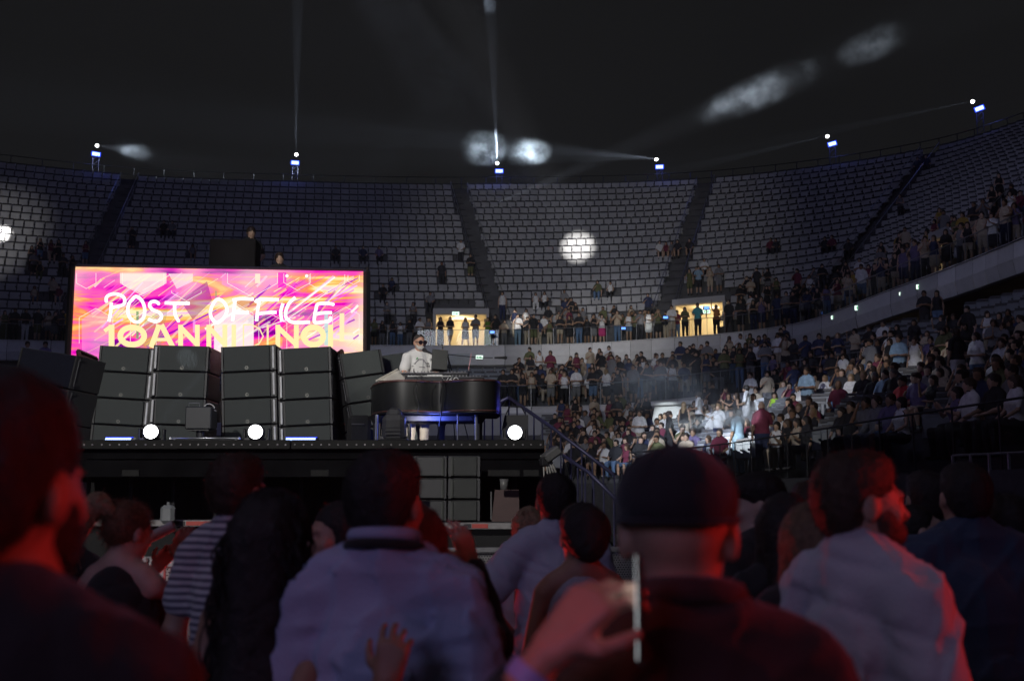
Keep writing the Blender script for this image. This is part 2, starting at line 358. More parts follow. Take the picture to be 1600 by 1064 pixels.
def human(H=1.75, female=False, R='down', L='down', legs='stand', hair='short', top='tee', bottom='trousers', yaw=0., pitch=0., lean=0.,
          girth=1.0, beard=False, hands=False, detail=False, baggy=0., curl=.45, face=True, cloth_gap=.0):
    """dict of primitive lists in a metre frame, feet at z=0, facing +y"""
    G = {'skin': [], 'hair': [], 'top': [], 'bottom': [], 'shoes': [], 'beard': []}
    sh = .155 if female else .175; g = girth; hipw = .098 if female else .092
    waist = .118 if female else .142 * g
    hz = .94; sit = legs == 'sit'
    if sit: hz = .50
    dz = hz - .94
    def U(p):   # upper body: lean about the hips
        p = np.array(p, float); y, z = p[1], p[2] - .94
        return np.array([p[0], y * cos(lean) + z * sin(lean), z * cos(lean) - y * sin(lean) + .94 + dz])
    def UV(v):
        v = np.array(v, float); return np.array([v[0], v[1] * cos(lean) + v[2] * sin(lean), v[2] * cos(lean) - v[1] * sin(lean)])
    RL = rotm(-lean, 0, 0)
    S = G['skin']
    # torso (skin), neck
    S += [ell(U((0, .0, 1.25)), (sh * .88 * (g * .3 + .7), .105 * g, .20), 0, .06, RL), ell(U((0, .005, 1.08)), (waist, .098 * g, .15), 0, .06, RL),
          ell(U((0, -.005, .95)), (.158 * (g * .4 + .6), .118 * g, .13), 0, .06, RL)]
    S += [cap(U((0, 0, 1.45)), U((-sh * .80, 0, 1.412)), .056, .050, 0, .05), cap(U((0, 0, 1.45)), U((sh * .80, 0, 1.412)), .056, .050, 0, .05), cap(U((0, -.018, 1.42)), U((0, .008, 1.565)), .060 if not female else .050, .054 if not female else .045, 0, .04)]
    S += [cap(U((-.11, -.02, 1.455)), U((0, -.02, 1.515)), .038, .045, 0, .05), cap(U((.11, -.02, 1.455)), U((0, -.02, 1.50)), .038, .045, 0, .05)]
    if female: S += [ell(U((.072, .085, 1.28)), (.062, .055, .06), 0, .05), ell(U((-.072, .085, 1.28)), (.062, .055, .06), 0, .05)]
    # head
    hc = np.array((0, .012, 1.53)); HR = rotm(0, 0, yaw) @ rotm(pitch, 0, 0)
    def Hp(p): return U(hc + HR @ (np.array(p, float) - hc))
    HRf = RL @ HR
    hs = .95 if female else 1.0
    def hp(x, y, z): return Hp((x * hs, .012 + (y - .012) * hs, 1.53 + (z - 1.53) * hs))
    S += [ell(hp(0, -.005, 1.655), (.076 * hs, .094 * hs, .092 * hs), 0, .03, HRf), ell(hp(0, .03, 1.605), (.062 * hs, .070 * hs, .085 * hs), 0, .04, HRf),
          ell(hp(0, .055, 1.555), (.040 * hs, .040 * hs, .038 * hs), 0, .04, HRf)]
    if face:
        S += [cap(hp(0, .098, 1.635), hp(0, .118, 1.603), .009, .014, 0, .018), ell(hp(0, .100, 1.650), (.045, .012, .012), 0, .02, HRf),
              ell(hp(0, .098, 1.573), (.026, .010, .008), 0, .012, HRf), ell(hp(.040, .072, 1.605), (.024, .024, .022), 0, .02, HRf), ell(hp(-.040, .072, 1.605), (.024, .024, .022), 0, .02, HRf)]
        for sx in (-1, 1):
            S.append(ell(hp(sx * .083, -.004, 1.622), (.012, .023, .034), 0, .012, HRf))
            if detail: S.append(sub(hp(sx * .032, .106, 1.637), (.017, .016, .010), .012, HRf))
    # arms
    def arm(sx, pose):
        e, w_, hd, pn = ARMS[pose] if isinstance(pose, str) else pose
        mir = np.array((sx, 1, 1)); kk = 1 if not female else .93
        if isinstance(pose, str):
            e = U(np.array(e) * mir * (kk, 1, 1)); w_ = U(np.array(w_) * mir); hd = UV(np.array(hd) * mir); pn = UV(np.array(pn) * mir)
        e = np.array(e, float); w_ = np.array(w_, float)
        s0 = U((sx * sh * .98, -.005, 1.405)); ar = (.050, .040, .036, .025) if not female else (.041, .033, .030, .021)
        A = [cap(s0, e, ar[0], ar[1], 0, .03), cap(e, e + (w_ - e) * .35, ar[1] * .98, ar[2] * 1.12, 0, .02), cap(e + (w_ - e) * .35, w_, ar[2] * 1.12, ar[3], 0, .02)]
        if hands: A += hand_prims(w_ + unit(w_ - e) * .01, hd, pn, sx, curl, sc=1.0 if not female else .92)
        else:
            hd = unit(hd); A += [cap(w_, w_ + hd * .10, .026, .027, 0, .02), cap(w_ + hd * .10, w_ + hd * .165, .024, .014, 0, .02)]
        return A, s0, e, w_
    AR, s0R, eR, wR = arm(1, R); AL, s0L, eL, wL = arm(-1, L); S += AR + AL
    # legs
    K = .50
    if sit: hipL = [(sx * hipw, .0, hz) for sx in (-1, 1)]; kn = [(sx * .13, .44, hz + .0) for sx in (-1, 1)]; an = [(sx * .12, .42, .09) for sx in (-1, 1)]
    elif legs == 'walk': hipL = [(sx * hipw, 0, .90) for sx in (-1, 1)]; kn = [(-.10, .12, .50), (.10, .0, .49)]; an = [(-.10, .16, .09), (.10, -.22, .12)]
    elif legs == 'cross': hipL = [(sx * hipw, 0, .90) for sx in (-1, 1)]; kn = [(-.06, .05, .50), (.06, 0, .50)]; an = [(.06, .07, .09), (-.03, -.02, .09)]
    elif legs == 'wide': hipL = [(sx * hipw, 0, .90) for sx in (-1, 1)]; kn = [(sx * .15, .02, .49) for sx in (-1, 1)]; an = [(sx * .21, 0, .09) for sx in (-1, 1)]
    else: hipL = [(sx * hipw, 0, .90) for sx in (-1, 1)]; kn = [(sx * .10, .015, .49) for sx in (-1, 1)]; an = [(sx * .105, -.02, .09) for sx in (-1, 1)]
    for h_, k_, a_ in zip(hipL, kn, an):
        h_, k_, a_ = np.array(h_), np.array(k_), np.array(a_)
        S += [cap(h_, k_, .082 * (g * .5 + .5), .055, 0, .05), cap(k_, k_ + (a_ - k_) * .3, .053, .056, 0, .03), cap(k_ + (a_ - k_) * .3, a_, .056, .036, 0, .03)]
        ty = .17 if not sit else .17
        G['shoes'] += [cap(a_ + (0, -.035, -.05), a_ + (0, ty - .03, -.058), .042, .034, 4, .02), cap(a_, a_ + (0, 0, -.04), .04, .045, 4, .02)]
        B = G['bottom']
        if bottom == 'trousers': B += [cap(h_, k_, .096 * (g * .5 + .5), .070, 3, .04), cap(k_, a_ + (0, 0, .0), .070, .056, 3, .03)]
        elif bottom == 'wide': B += [cap(h_, k_, .100, .095, 3, .04), cap(k_, a_ + (0, 0, -.02), .095, .110, 3, .03)]
        elif bottom == 'shorts': B += [cap(h_, h_ + (k_ - h_) * .80, .098, .085, 3, .03)]
        elif bottom == 'mini': B += [cap(h_, h_ + (k_ - h_) * .38, .096, .092, 3, .03)]
    B = G['bottom']
    B += [ell(U((0, -.005, .95)), (.168 * (g * .4 + .6), .128 * g, .125), 3, .05, RL)]
    if bottom in ('skirt', 'dress', 'long') and not sit:
        zb = {'skirt': .62, 'dress': .62, 'long': .22}[bottom]
        B += [ell((0, 0, .92), (.175, .13, .14), 3, .05), cap((-.07, 0, .86), (-.09, 0, zb), .11, .12, 3, .06), cap((.07, 0, .86), (.09, 0, zb), .11, .12, 3, .06), cap((0, 0, .86), (0, 0, zb), .12, .13, 3, .06)]
    if bottom in ('skirt', 'dress', 'long') and sit:
        B += [cap((sx * .08, 0, hz), (sx * .12, .33, hz), .11, .09, 3, .06) for sx in (-1, 1)]
    # top
    T = G['top']; b = baggy; c = .012 + b
    if top != 'none':
        zl = 1.0 if top != 'crop' else 1.16
        T += [ell(U((0, 0, 1.25)), (sh * .90 * (g * .3 + .7) + c * .6, .108 * g + c, .20), 2, .05, RL), ell(U((0, .003, 1.12)), (waist + c + .006, .100 * g + c, .16), 2, .06, RL)]
        if top != 'crop': T += [ell(U((0, 0, .985)), (.160 * (g * .4 + .6) + c, .120 * g + c, .115), 2, .06, RL)]
        if female: T += [ell(U((.072, .088, 1.28)), (.066, .058, .064), 2, .05), ell(U((-.072, .088, 1.28)), (.066, .058, .064), 2, .05)]
        if top in ('tee', 'long', 'shirt', 'crop'):
            T += [cap(U((0, 0, 1.455)), U((-sh * .84, 0, 1.412)), .060 + b * .3, .054 + b * .4, 2, .05), cap(U((0, 0, 1.455)), U((sh * .84, 0, 1.412)), .060 + b * .3, .054 + b * .4, 2, .05),
                  cap(U((-.12, -.02, 1.460)), U((0, -.025, 1.505)), .041 + b * .2, .046, 2, .05), cap(U((.12, -.02, 1.460)), U((0, -.025, 1.505)), .041 + b * .2, .046, 2, .05)]
            fr = {'tee': .62, 'crop': .45, 'shirt': .7, 'long': 1.}[top]
            ra, rb = (.060 + b * .8, .056 + b * 1.2) if not female else (.050 + b, .046 + b)
            for s0, e, w_ in ((s0R, eR, wR), (s0L, eL, wL)):
                T.append(cap(s0, s0 + (e - s0) * fr, ra, rb if top != 'long' else rb * .92, 2, .025))
                if top == 'long': T.append(cap(e, w_ - unit(w_ - e) * .02, rb * .92, .036 + b * .6, 2, .03))
        else:
            T.append(ell(U((0, -.050, 1.35)), (.090, .066, .135), 2, .05, RL))
            for sx in (-1, 1): T += [cap(U((sx * .085, -.055, 1.36)), U((sx * .075, -.02, 1.475)), .026, .016, 2, .03), cap(U((sx * .085, .07, 1.34)), U((sx * .075, .0, 1.475)), .024, .016, 2, .03)]
    # hair
    Hh = G['hair']
    if hair != 'bald':
        Hh += [ell(hp(0, -.016, 1.672), (.084 * hs, .096 * hs, .089 * hs), 1, .02, HRf), ell(hp(0, -.045, 1.645), (.078 * hs, .066 * hs, .090 * hs), 1, .03, HRf)]
        if hair in ('short', 'crew'): Hh += [ell(hp(0, .035, 1.715), (.060, .050, .040), 1, .03, HRf) if hair == 'short' else ell(hp(0, .0, 1.70), (.074, .080, .060), 1, .03, HRf), ell(hp(0, -.052, 1.605), (.058, .040, .055), 1, .03, HRf)]
        if hair == 'long': Hh += [cap(hp(0, -.06, 1.64), hp(0, -.085, 1.36), .075, .062, 1, .05), cap(hp(-.062, -.01, 1.66), hp(-.085, -.01, 1.42), .030, .026, 1, .03), cap(hp(.062, -.01, 1.66), hp(.085, -.01, 1.42), .030, .026, 1, .03)]
        if hair == 'bob': Hh += [cap(hp(0, -.05, 1.64), hp(0, -.05, 1.54), .080, .070, 1, .04), cap(hp(-.066, .0, 1.66), hp(-.07, .0, 1.55), .026, .026, 1, .03), cap(hp(.066, .0, 1.66), hp(.07, .0, 1.55), .026, .026, 1, .03)]
        if hair == 'bun': Hh += [ell(hp(0, -.09, 1.76), (.045, .045, .04), 1, .02, HRf)]
        if hair == 'tail': Hh += [cap(hp(0, -.11, 1.70), hp(0, -.15, 1.52), .032, .022, 1, .03)]
        if hair == 'cap': Hh += [ell(hp(0, .0, 1.70), (.088, .102, .062), 1, .02, HRf), ell(hp(0, .12, 1.685), (.065, .07, .010), 1, .02, HRf)]
    if beard: G['beard'] += [ell(hp(0, .060, 1.560), (.058, .056, .045), 5, .03, HRf), ell(hp(-.052, .035, 1.592), (.020, .036, .040), 5, .03, HRf), ell(hp(.052, .035, 1.592), (.020, .036, .040), 5, .03, HRf)]
    s = H / 1.75
    for key in G:
        G[key] = [(p[0], p[1] * s, p[2] * s, p[3] if p[0] in 'es' else p[3] * s, p[4] if p[0] in 'es' else p[4] * s, p[5], p[6] * s) for p in G[key]]
    G['s'] = s; G['hp'] = lambda x, y, z: hp(x, y, z) * s; G['HR'] = HRf; G['wR'] = wR * s; G['wL'] = wL * s; G['eR'] = eR * s; G['eL'] = eL * s; G['U'] = lambda p: U(p) * s
    return G

# ================================================================== ARENA
def hermite(ctrl):
    """smooth curve through (s, x, y) control points"""
    s = np.array([c[0] for c in ctrl], float); P = np.array([c[1:3] for c in ctrl], float)
    T = np.zeros_like(P)
    for i in range(len(s)):
        a, b = max(i - 1, 0), min(i + 1, len(s) - 1); T[i] = (P[b] - P[a]) / (s[b] - s[a])
    def f(q):
        q = np.clip(np.atleast_1d(np.asarray(q, float)), s[0], s[-1]); i = np.clip(np.searchsorted(s, q, 'right') - 1, 0, len(s) - 2)
        h = s[i + 1] - s[i]; t = ((q - s[i]) / h)[:, None]; h = h[:, None]
        return ((2 * t**3 - 3 * t**2 + 1) * P[i] + (t**3 - 2 * t**2 + t) * h * T[i] + (-2 * t**3 + 3 * t**2) * P[i + 1] + (t**3 - t**2) * h * T[i + 1])
    return f
ZU, ZT, ZM, ZL = 10.2, 23.5, 5.5, 2.0
def pz(s, px, py, z): p = at_z(px, py, z); return (s, p[0], p[1])
fU = hermite([(-1, -62, 30), pz(0, -330, 512, ZU), pz(.5, -90, 529, ZU), pz(1, 85, 534, ZU), pz(1.5, 440, 540, ZU), pz(2, 793, 541, ZU), pz(3, 1022, 531, ZU), pz(4, 1245, 507, ZU), pz(4.5, 1400, 452, ZU), pz(5, 1500, 415, ZU), pz(6, 1700, 335, ZU), (7, 20.5, 9), (7.6, 20.5, -4)])
fT = hermite([(-1, -84, 32), pz(0, -330, 236, ZT), pz(.5, -60, 262, ZT), pz(1, 205, 288, ZT), pz(1.5, 460, 298, ZT), pz(2, 715, 302, ZT), pz(3, 1105, 293, ZT), pz(4, 1460, 246, ZT), pz(5, 1760, 150, ZT), (6, 41, 49), (7, 46, 20), (7.6, 46, -4)])
fM = hermite([(-1, -46, 28), (0, -38, 42), (1, -21, 50), pz(2, 830, 637, ZM), pz(3, 1112, 620, ZM), pz(4, 1290, 600, ZM), pz(5, 1490, 582, ZM), pz(6, 1680, 560, ZM), (7, 17.4, 9), (7.6, 17.4, -4)])
fL = hermite([(-1, -38, 26), (0, -30, 33), (1, -17, 38), (2, .5, 39), (3, 4.6, 35), (4, 6.0, 28), (5, 6.6, 20), (6, 7.4, 12), (7, 8, 5), (7.6, 8, -4)])
class Tier:
    def __init__(s, fa, fb, prof): s.fa, s.fb, s.prof = fa, fb, prof
    def xy(s, q, t): a, b = s.fa(q), s.fb(q); t = np.asarray(t); t = t[:, None] if t.ndim else t; return a + (b - a) * t
    def pt(s, q, t, z): p = s.xy(np.atleast_1d(q), t)[0]; return np.array([p[0], p[1], z])
    def facing(s, q):
        a, b = s.fa(q)[0], s.fb(q)[0]; d = a - b; return math.atan2(-d[0], d[1])
# row tables: (t_front, t_back, z)
UP = Tier(fU, fT, None); MI = Tier(fM, fU, None); LO = Tier(fL, fM, None)
NU = 21
def up_row(i, q=2): return (.075 + i * (.925 / NU), .075 + (i + 1) * (.925 / NU), 10.25 + .62 * (i + 1) if i >= 0 else 10.2)
NM, NL = 5, 14
def mi_row(i, q):
    k = float(np.interp(q, [2, 3, 4.0, 5, 7], [.36, .38, .55, .68, .68])); z1 = float(np.interp(q, [3, 5], [7.0, 7.4])); n = NM; t0 = .07
    return (t0 + i * (k - t0) / n, t0 + (i + 1) * (k - t0) / n, ZM + (z1 - ZM) * (i + 1) / n)
def lo_row(i, q):
    n = NL; z1 = float(np.interp(q, [3, 4.6], [4.2, 5.2])); t0 = .04; k = .95
    return (t0 + i * (k - t0) / n, t0 + (i + 1) * (k - t0) / n, ZL + (z1 - ZL) * (i + 1) / n)

conc = mat('concrete_terrace', (.10, .10, .105), .9, var=.25, scale=1.5, bump=.3, bscale=20)
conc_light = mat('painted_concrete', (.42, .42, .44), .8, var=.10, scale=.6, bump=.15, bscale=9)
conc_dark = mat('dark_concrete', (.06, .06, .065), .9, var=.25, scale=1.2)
steel = mat('galvanised_steel', (.30, .31, .33), .45, .8)
darksteel = mat('dark_steel', (.05, .05, .055), .5, .6)
seat_m = mat('seat_plastic', (.40, .40, .41), .5, var=.16, scale=1.3)
seat_b = mat('seat_plastic_blue', (.16, .18, .21), .45, var=.08, scale=.8)

# ground
g = MB(); g.box((0, 40, -.05), (400, 400, .1)); tag(g.build('ground', mat('court_floor', (.035, .035, .04), .7, var=.3, scale=.8)), kind='structure')

# terraces -------------------------------------------------------
DOORS_U = [(1.70, 1.90), (3.13, 3.44)]          # warm vomitories in the upper tier, along s
AISLES_U = [0.2, 1, 2, 3, 4, 5, 6]
def s_at_px(tier_t, z, px, tier=UP, lo=-1, hi=7):
    for _ in range(40):
        m = (lo + hi) / 2; p = tier.pt(m, tier_t, z)
        x = proj(p)[0] if p[1] > 5 else 3000
        if x < px: lo = m
        else: hi = m
    return (lo + hi) / 2
DOORS_U = [(s_at_px(.1, ZU, a), s_at_px(.1, ZU, b)) for a, b in ((677, 757), (1056, 1131))]
DOORS_U += [(4.62, 4.72)]
def in_door(q, i): return i < 4 and any(a <= q <= b for a, b in DOORS_U)
def terrace(name, tier, row, n, s0, s1, ds, zfront, drop=.62, skip=None, wallt=None):
    V = []; Q = []
    ss = np.arange(s0, s1 + 1e-6, ds)
    for i in range(n):
        for j in range(len(ss) - 1):
            qa, qb = ss[j], ss[j + 1]
            if skip and skip((qa + qb) / 2, i): continue
            ra, rb = row(i, qa), row(i, qb)
            za, zb = ra[2], rb[2]; pa = row(i - 1, qa)[2] if i else zfront; pb = row(i - 1, qb)[2] if i else zfront
            b = len(V)
            V += [tier.pt(qa, ra[0], pa), tier.pt(qb, rb[0], pb), tier.pt(qb, rb[0], zb), tier.pt(qa, ra[0], za), tier.pt(qb, rb[1], zb), tier.pt(qa, ra[1], za)]
            Q += [(b, b + 1, b + 2, b + 3), (b + 3, b + 2, b + 4, b + 5)]
    me = mesh_np(name, V, Q, conc); o = link(name, me); tag(o, kind='structure'); return o
sk = lambda q, i: in_door(q, i)
terrace('upper_terrace', UP, up_row, NU, -1, 7.4, .04, ZU, skip=sk)
terrace('middle_terrace', MI, mi_row, NM, -1, 7.4, .1, ZM)
terrace('lower_terrace', LO, lo_row, NL, -1, 7.4, .1, ZL)
def strip(name, tier, ta, za, tb, zb, m, s0=-1, s1=7.5, ds=.05, kind='structure', skip=None):
    """sheet between two lines of a tier; ta/tb may be functions of s"""
    V = []; Q = []; A = ta if callable(ta) else (lambda q: ta); B = tb if callable(tb) else (lambda q: tb)
    ZA = za if callable(za) else (lambda q: za); ZB = zb if callable(zb) else (lambda q: zb)
    ss = np.arange(s0, s1 + 1e-6, ds)
    for j in range(len(ss) - 1):
        if skip and skip((ss[j] + ss[j + 1]) / 2): continue
        a, b = ss[j], ss[j + 1]; k = len(V)
        V += [tier.pt(a, A(a), ZA(a)), tier.pt(b, A(b), ZA(b)), tier.pt(b, B(b), ZB(b)), tier.pt(a, B(a), ZB(a))]; Q.append((k, k + 1, k + 2, k + 3))
    o = link(name, mesh_np(name, V, Q, m)); tag(o, kind=kind); return o
strip('upper_walkway', UP, -.01, ZU, .078, ZU, conc_dark)
strip('middle_walkway', MI, -.01, ZM, .075, ZM, conc_dark)
strip('lower_walkway', LO, -.02, ZL, .065, ZL, conc_dark)
strip('middle_concourse', MI, lambda q: mi_row(NM - 1, q)[1], lambda q: mi_row(NM - 1, q)[2], 1.12, lambda q: mi_row(NM - 1, q)[2], conc_dark)
strip('lower_concourse', LO, lambda q: lo_row(NL - 1, q)[1], lambda q: lo_row(NL - 1, q)[2], 1.0, lambda q: lo_row(NL - 1, q)[2] + .05, conc_dark)
strip('lower_perimeter_wall', LO, -.02, 0, -.02, ZL + .02, mat('perimeter_wall', (.05, .05, .055), .8, var=.2), ds=.1)
strip('middle_wall', LO, .985, 3.5, .985, ZM - .25, conc_light, ds=.1)
strip('concourse_ceiling', UP, -.004, 9.0, .16, 9.0, conc_dark)
strip('rim_wall', UP, 1.0, 20, 1.012, 23.9, conc_dark, ds=.1)
# concourse back wall, with warm openings
OPEN_M = []
for a, b in ((700, 790), (1290, 1335), (1401, 1436), (1544, 1600)):
    OPEN_M.append((s_at_px(1.0, 8, a, MI), s_at_px(1.0, 8, b, MI)))
inop = lambda q: any(a <= q <= b for a, b in OPEN_M)
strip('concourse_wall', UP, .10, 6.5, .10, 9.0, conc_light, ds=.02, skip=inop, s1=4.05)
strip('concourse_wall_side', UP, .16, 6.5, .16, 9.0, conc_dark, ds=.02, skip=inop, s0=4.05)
# panelled parapet bands (each panel a tone of its own in its material)
def band_mat(name, cell):
    m = bpy.data.materials.new(name); m.use_nodes = True; nt = m.node_tree; b = nt.nodes['Principled BSDF']
    a = nt.nodes.new('ShaderNodeAttribute'); a.attribute_name = 'tone'
    n = nt.nodes.new('ShaderNodeTexNoise'); n.inputs['Scale'].default_value = 3; n.inputs['Detail'].default_value = 5
    tc = nt.nodes.new('ShaderNodeTexCoord'); nt.links.new(tc.outputs['Object'], n.inputs['Vector'])
    r = nt.nodes.new('ShaderNodeMapRange'); r.inputs['To Min'].default_value = .85; r.inputs['To Max'].default_value = 1.15; nt.links.new(n.outputs['Fac'], r.inputs['Value'])
    v = nt.nodes.new('ShaderNodeVectorMath'); v.operation = 'SCALE'; nt.links.new(a.outputs['Color'], v.inputs[0]); nt.links.new(r.outputs[0], v.inputs['Scale'])
    nt.links.new(v.outputs[0], b.inputs['Base Color']); b.inputs['Roughness'].default_value = .75
    return m
def band(name, tier, prof, s0, s1, ds, seed):
    """prof: list of (t, z) section points; panels are ds long with a joint between"""
    V = []; Q = []; tones = []; r = np.random.default_rng(seed)
    ss = np.arange(s0, s1, ds)
    for q in ss:
        tone = .50 + .28 * r.random(); sub_ = 6; qs = np.linspace(q + ds * .006, q + ds * .994, sub_ + 1)
        for a, b in zip(qs[:-1], qs[1:]):
            for (t0, z0), (t1, z1) in zip(prof[:-1], prof[1:]):
                k = len(V); V += [tier.pt(a, t0, z0), tier.pt(b, t0, z0), tier.pt(b, t1, z1), tier.pt(a, t1, z1)]; Q.append((k, k + 1, k + 2, k + 3)); tones.append(tone)
    me = mesh_np(name, V, Q, band_mat(name, ds)); at = me.attributes.new('tone', 'FLOAT_COLOR', 'FACE')
    at.data.foreach_set('color', np.array([(t, t, t * 1.02, 1) for t in tones], np.float32).ravel())
    o = link(name, me); tag(o, kind='structure'); return o
band('upper_parapet', UP, [(0.004, ZU + .06), (-.006, ZU + .06), (-.009, 9.62), (-.012, 9.60), (-.004, 9.10), (.012, 9.04)], -1, 7.4, .166, 4)
band('middle_parapet', MI, [(0.01, ZM + .05), (-.006, ZM + .05), (-.010, ZM - .28), (.01, ZM - .30)], -1, 7.4, .25, 6)
strip('soffit_band', UP, .011, 9.05, .055, 8.35, conc_light, ds=.1, s1=4.2)
# warm rooms behind the openings
warm_wall = mat('warm_painted_wall', (.80, .70, .50), .8, var=.05, scale=.5)
def room(label, tier, sa, sb, t0, z0, z1, depth, power, gap=0):
    root = empty('doorway', tier.pt((sa + sb) / 2, t0, z0), label=label, cat='doorway', group='lit doorways of the arena')
    a, b = tier.pt(sa, t0, 0), tier.pt(sb, t0, 0); mid = (a + b) / 2; e = b - a; wdt = np.linalg.norm(e); e /= wdt
    n = np.array([-e[1], e[0], 0]);
    if n @ (tier.pt((sa + sb) / 2, t0 + .1, 0) - mid) < 0: n = -n
    root.rotation_euler = (0, 0, math.atan2(e[1], e[0])); h = z1 - z0; sg = 1 if np.cross(e, n)[2] > 0 else -1
    r = MB(); D = depth * sg; T = .08
    r.box((0, D, h / 2), (wdt + T * 2, T, h + .1)); r.box((-wdt / 2, D / 2, h / 2), (T, depth, h)); r.box((wdt / 2, D / 2, h / 2), (T, depth, h)); r.box((0, D / 2, h), (wdt, depth, T)); r.box((0, D / 2, .01), (wdt, depth, .02))
    r.build('wall', warm_wall, root)
    f = MB(); f.box((0, -.06 * sg, h + .17), (wdt + .3, .16, .34)); f.box((-wdt / 2 - .08, -.06 * sg, h / 2), (.14, .16, h)); f.box((wdt / 2 + .08, -.06 * sg, h / 2), (.14, .16, h)); f.build('frame', conc_light, root)
    l = MB(); l.box((0, D * .5, h - .08), (wdt * .5, .25, .04)); l.build('ceiling_light', emis('warm_tube', (1, .85, .6), 2.2), root)
    c = mid + n * depth * .45; point('doorway_lamp', (c[0], c[1], z0 + h * .80), power * .7, (1, .78, .47), .3)
    return root
room('warm lit doorway in the upper tier left of the brightly lit seats', UP, *DOORS_U[0], .10, ZU, 12.35, 2.6, 120)
room('warm lit doorway in the upper tier right of the brightly lit seats', UP, *DOORS_U[1], .10, ZU, 12.35, 2.6, 130)
room('warm lit gap behind dark standing legs on the upper tier at right', UP, *DOORS_U[2], .10, ZU, 12.35, 2.0, 30)
room('warm lit doorway under the parapet directly behind the piano', UP, *OPEN_M[0], .10, 6.9, 8.35, 3, 60)
room('warm lit opening with a ceiling tube under the sloping parapet', UP, *OPEN_M[1], .16, 6.9, 8.9, 3, 40)
room('small warm opening beside the standing couple under the parapet', UP, *OPEN_M[2], .16, 6.9, 8.6, 3, 25)
room('warm lit opening at the far right edge under the parapet', UP, *OPEN_M[3], .16, 6.9, 8.3, 3, 14)

# seats ----------------------------------------------------------
sm = MB()                                    # front view: upright back, tipped-up pan
sm.box((0, .10, .62), (.575, .035, .44), rotm(-.15), .015); sm.box((0, .00, .58), (.53, .05, .38), rotm(-.12), .02); sm.mat(1).box((.015, .12, .885), (.54, .05, .075), rotm(-.15)); sm.box((0, .10, .22), (.06, .05, .44)); sm.box((0, .13, .42), (.52, .03, .05))
sm.box((-.29, .02, .60), (.035, .24, .05)); sm.box((.29, .02, .60), (.035, .24, .05))
sv = np.array(sm.v); sf = [f for f in sm.f]; sfm = np.array(sm.m)
def seat_mesh(name, m):
    me = bpy.data.meshes.new(name); me.from_pydata([tuple(v) for v in sv], [], sf); me.materials.append(m); me.materials.append(darksteel); me.polygons.foreach_set('material_index', sfm); me.update(); return me
SM_L, SM_B = seat_mesh('seat', seat_m), seat_mesh('seat', seat_b)
def row_seats(tier, t, z, s0, s1, pitch=.62):
    """seat positions evenly spaced along a row between two aisles"""
    ss = np.linspace(s0, s1, 60); P = tier.fa(ss) + (tier.fb(ss) - tier.fa(ss)) * t
    L = np.concatenate([[0], np.cumsum(np.linalg.norm(np.diff(P, axis=0), axis=1))]); n = int((L[-1] - .9) / pitch)
    if n < 1: return []
    d = (L[-1] - n * pitch) / 2 + pitch * (np.arange(n) + .5)
    q = np.interp(d, L, ss); return [(float(a), tier.pt(a, t, z)) for a in q]
SEATS = []      # (tier code, sector, row, index, s, pos, yaw)
for i in range(NU):
    r = up_row(i)
    for k, (a, b) in enumerate(zip(AISLES_U[:-1], AISLES_U[1:])):
        for j, (q, p) in enumerate(row_seats(UP, r[0] + .62 * (r[1] - r[0]), r[2], a, b)):
            if in_door(q - .01, i) or in_door(q + .01, i): continue
            SEATS.append(('U', k, i, j, q, p, UP.facing(q)))
for i in range(NL):
    for k, (a, b) in enumerate(() if i >= NM else ((1.2, 2), (2, 3), (3, 4), (4, 5), (5, 6))):
        ra = mi_row(i, (a + b) / 2)
        for j, (q, p) in enumerate(row_seats(MI, ra[0] + .5 * (ra[1] - ra[0]), 0, a, b)):
            r = mi_row(i, q); p = MI.pt(q, r[0] + .6 * (r[1] - r[0]), r[2]); SEATS.append(('M', k, i, j, q, p, MI.facing(q)))
    for k, (a, b) in enumerate(((2, 3), (3, 3.62), (3.7, 4.3), (4.4, 5), (5.1, 5.9))):
        ra = lo_row(i, (a + b) / 2)
        for j, (q, p) in enumerate(row_seats(LO, ra[0] + .5 * (ra[1] - ra[0]), 0, a, b, .56)):
            r = lo_row(i, q); p = LO.pt(q, r[0] + .55 * (r[1] - r[0]), r[2]); SEATS.append(('L', k, i, j, q, p, LO.facing(q)))
TAKEN = []      # filled by the crowd

# ================================================================== STAGE
DZ = 2.32; SY = 15.2                       # deck height, front edge
blk = mat('black_painted_wood', (.005, .005, .006), .9, var=.3, scale=3, bump=.1, spec=.05)
blkf = mat('black_cloth', (.009, .009, .010), .95, var=.4, scale=2, bump=.4, bscale=5)
blkp = mat('black_plastic', (.02, .02, .022), .4, var=.1)
alu = mat('aluminium', (.55, .56, .58), .35, .9)
grille = mat('speaker_grille', (.058, .066, .065), .85, .0, var=.05, scale=3, bump=.35, bscale=420)
cabm = mat('speaker_cabinet_paint', (.03, .03, .032), .5, var=.1)
silver = mat('speaker_edge', (.75, .76, .78), .4, .2)
X0, X1 = at_y(60, 697, SY)[0], at_y(851, 697, SY)[0]
st = empty('stage', ((X0 + X1) / 2, SY + 3, 0), label='black concert stage with a dotted light strip along its front edge', cat='stage')
def W(o, p): return (p[0] - o.location.x, p[1] - o.location.y, p[2] - o.location.z)
cx = (X0 + X1) / 2; LX = X1 - X0
b = MB(); b.box((0, .6, DZ - .06), (LX - .05, 7, .12)); b.build('deck', blk, st)
b = MB(); b.box((0, -2.95, DZ - .30), (LX, .22, .22)); b.box((0, -2.9, DZ - .1), (LX, .12, .14)); b.build('fascia', blk, st)
b = MB()
for i in range(2): b.box((-LX / 4 + i * LX / 2, -3.03, DZ + .015), (LX / 2 - .01, .10, .125), None, .01)
b.build('light_strip', mat('strip_housing', (.010, .010, .010), .6, spec=.15), st)
b = MB(); n = 58
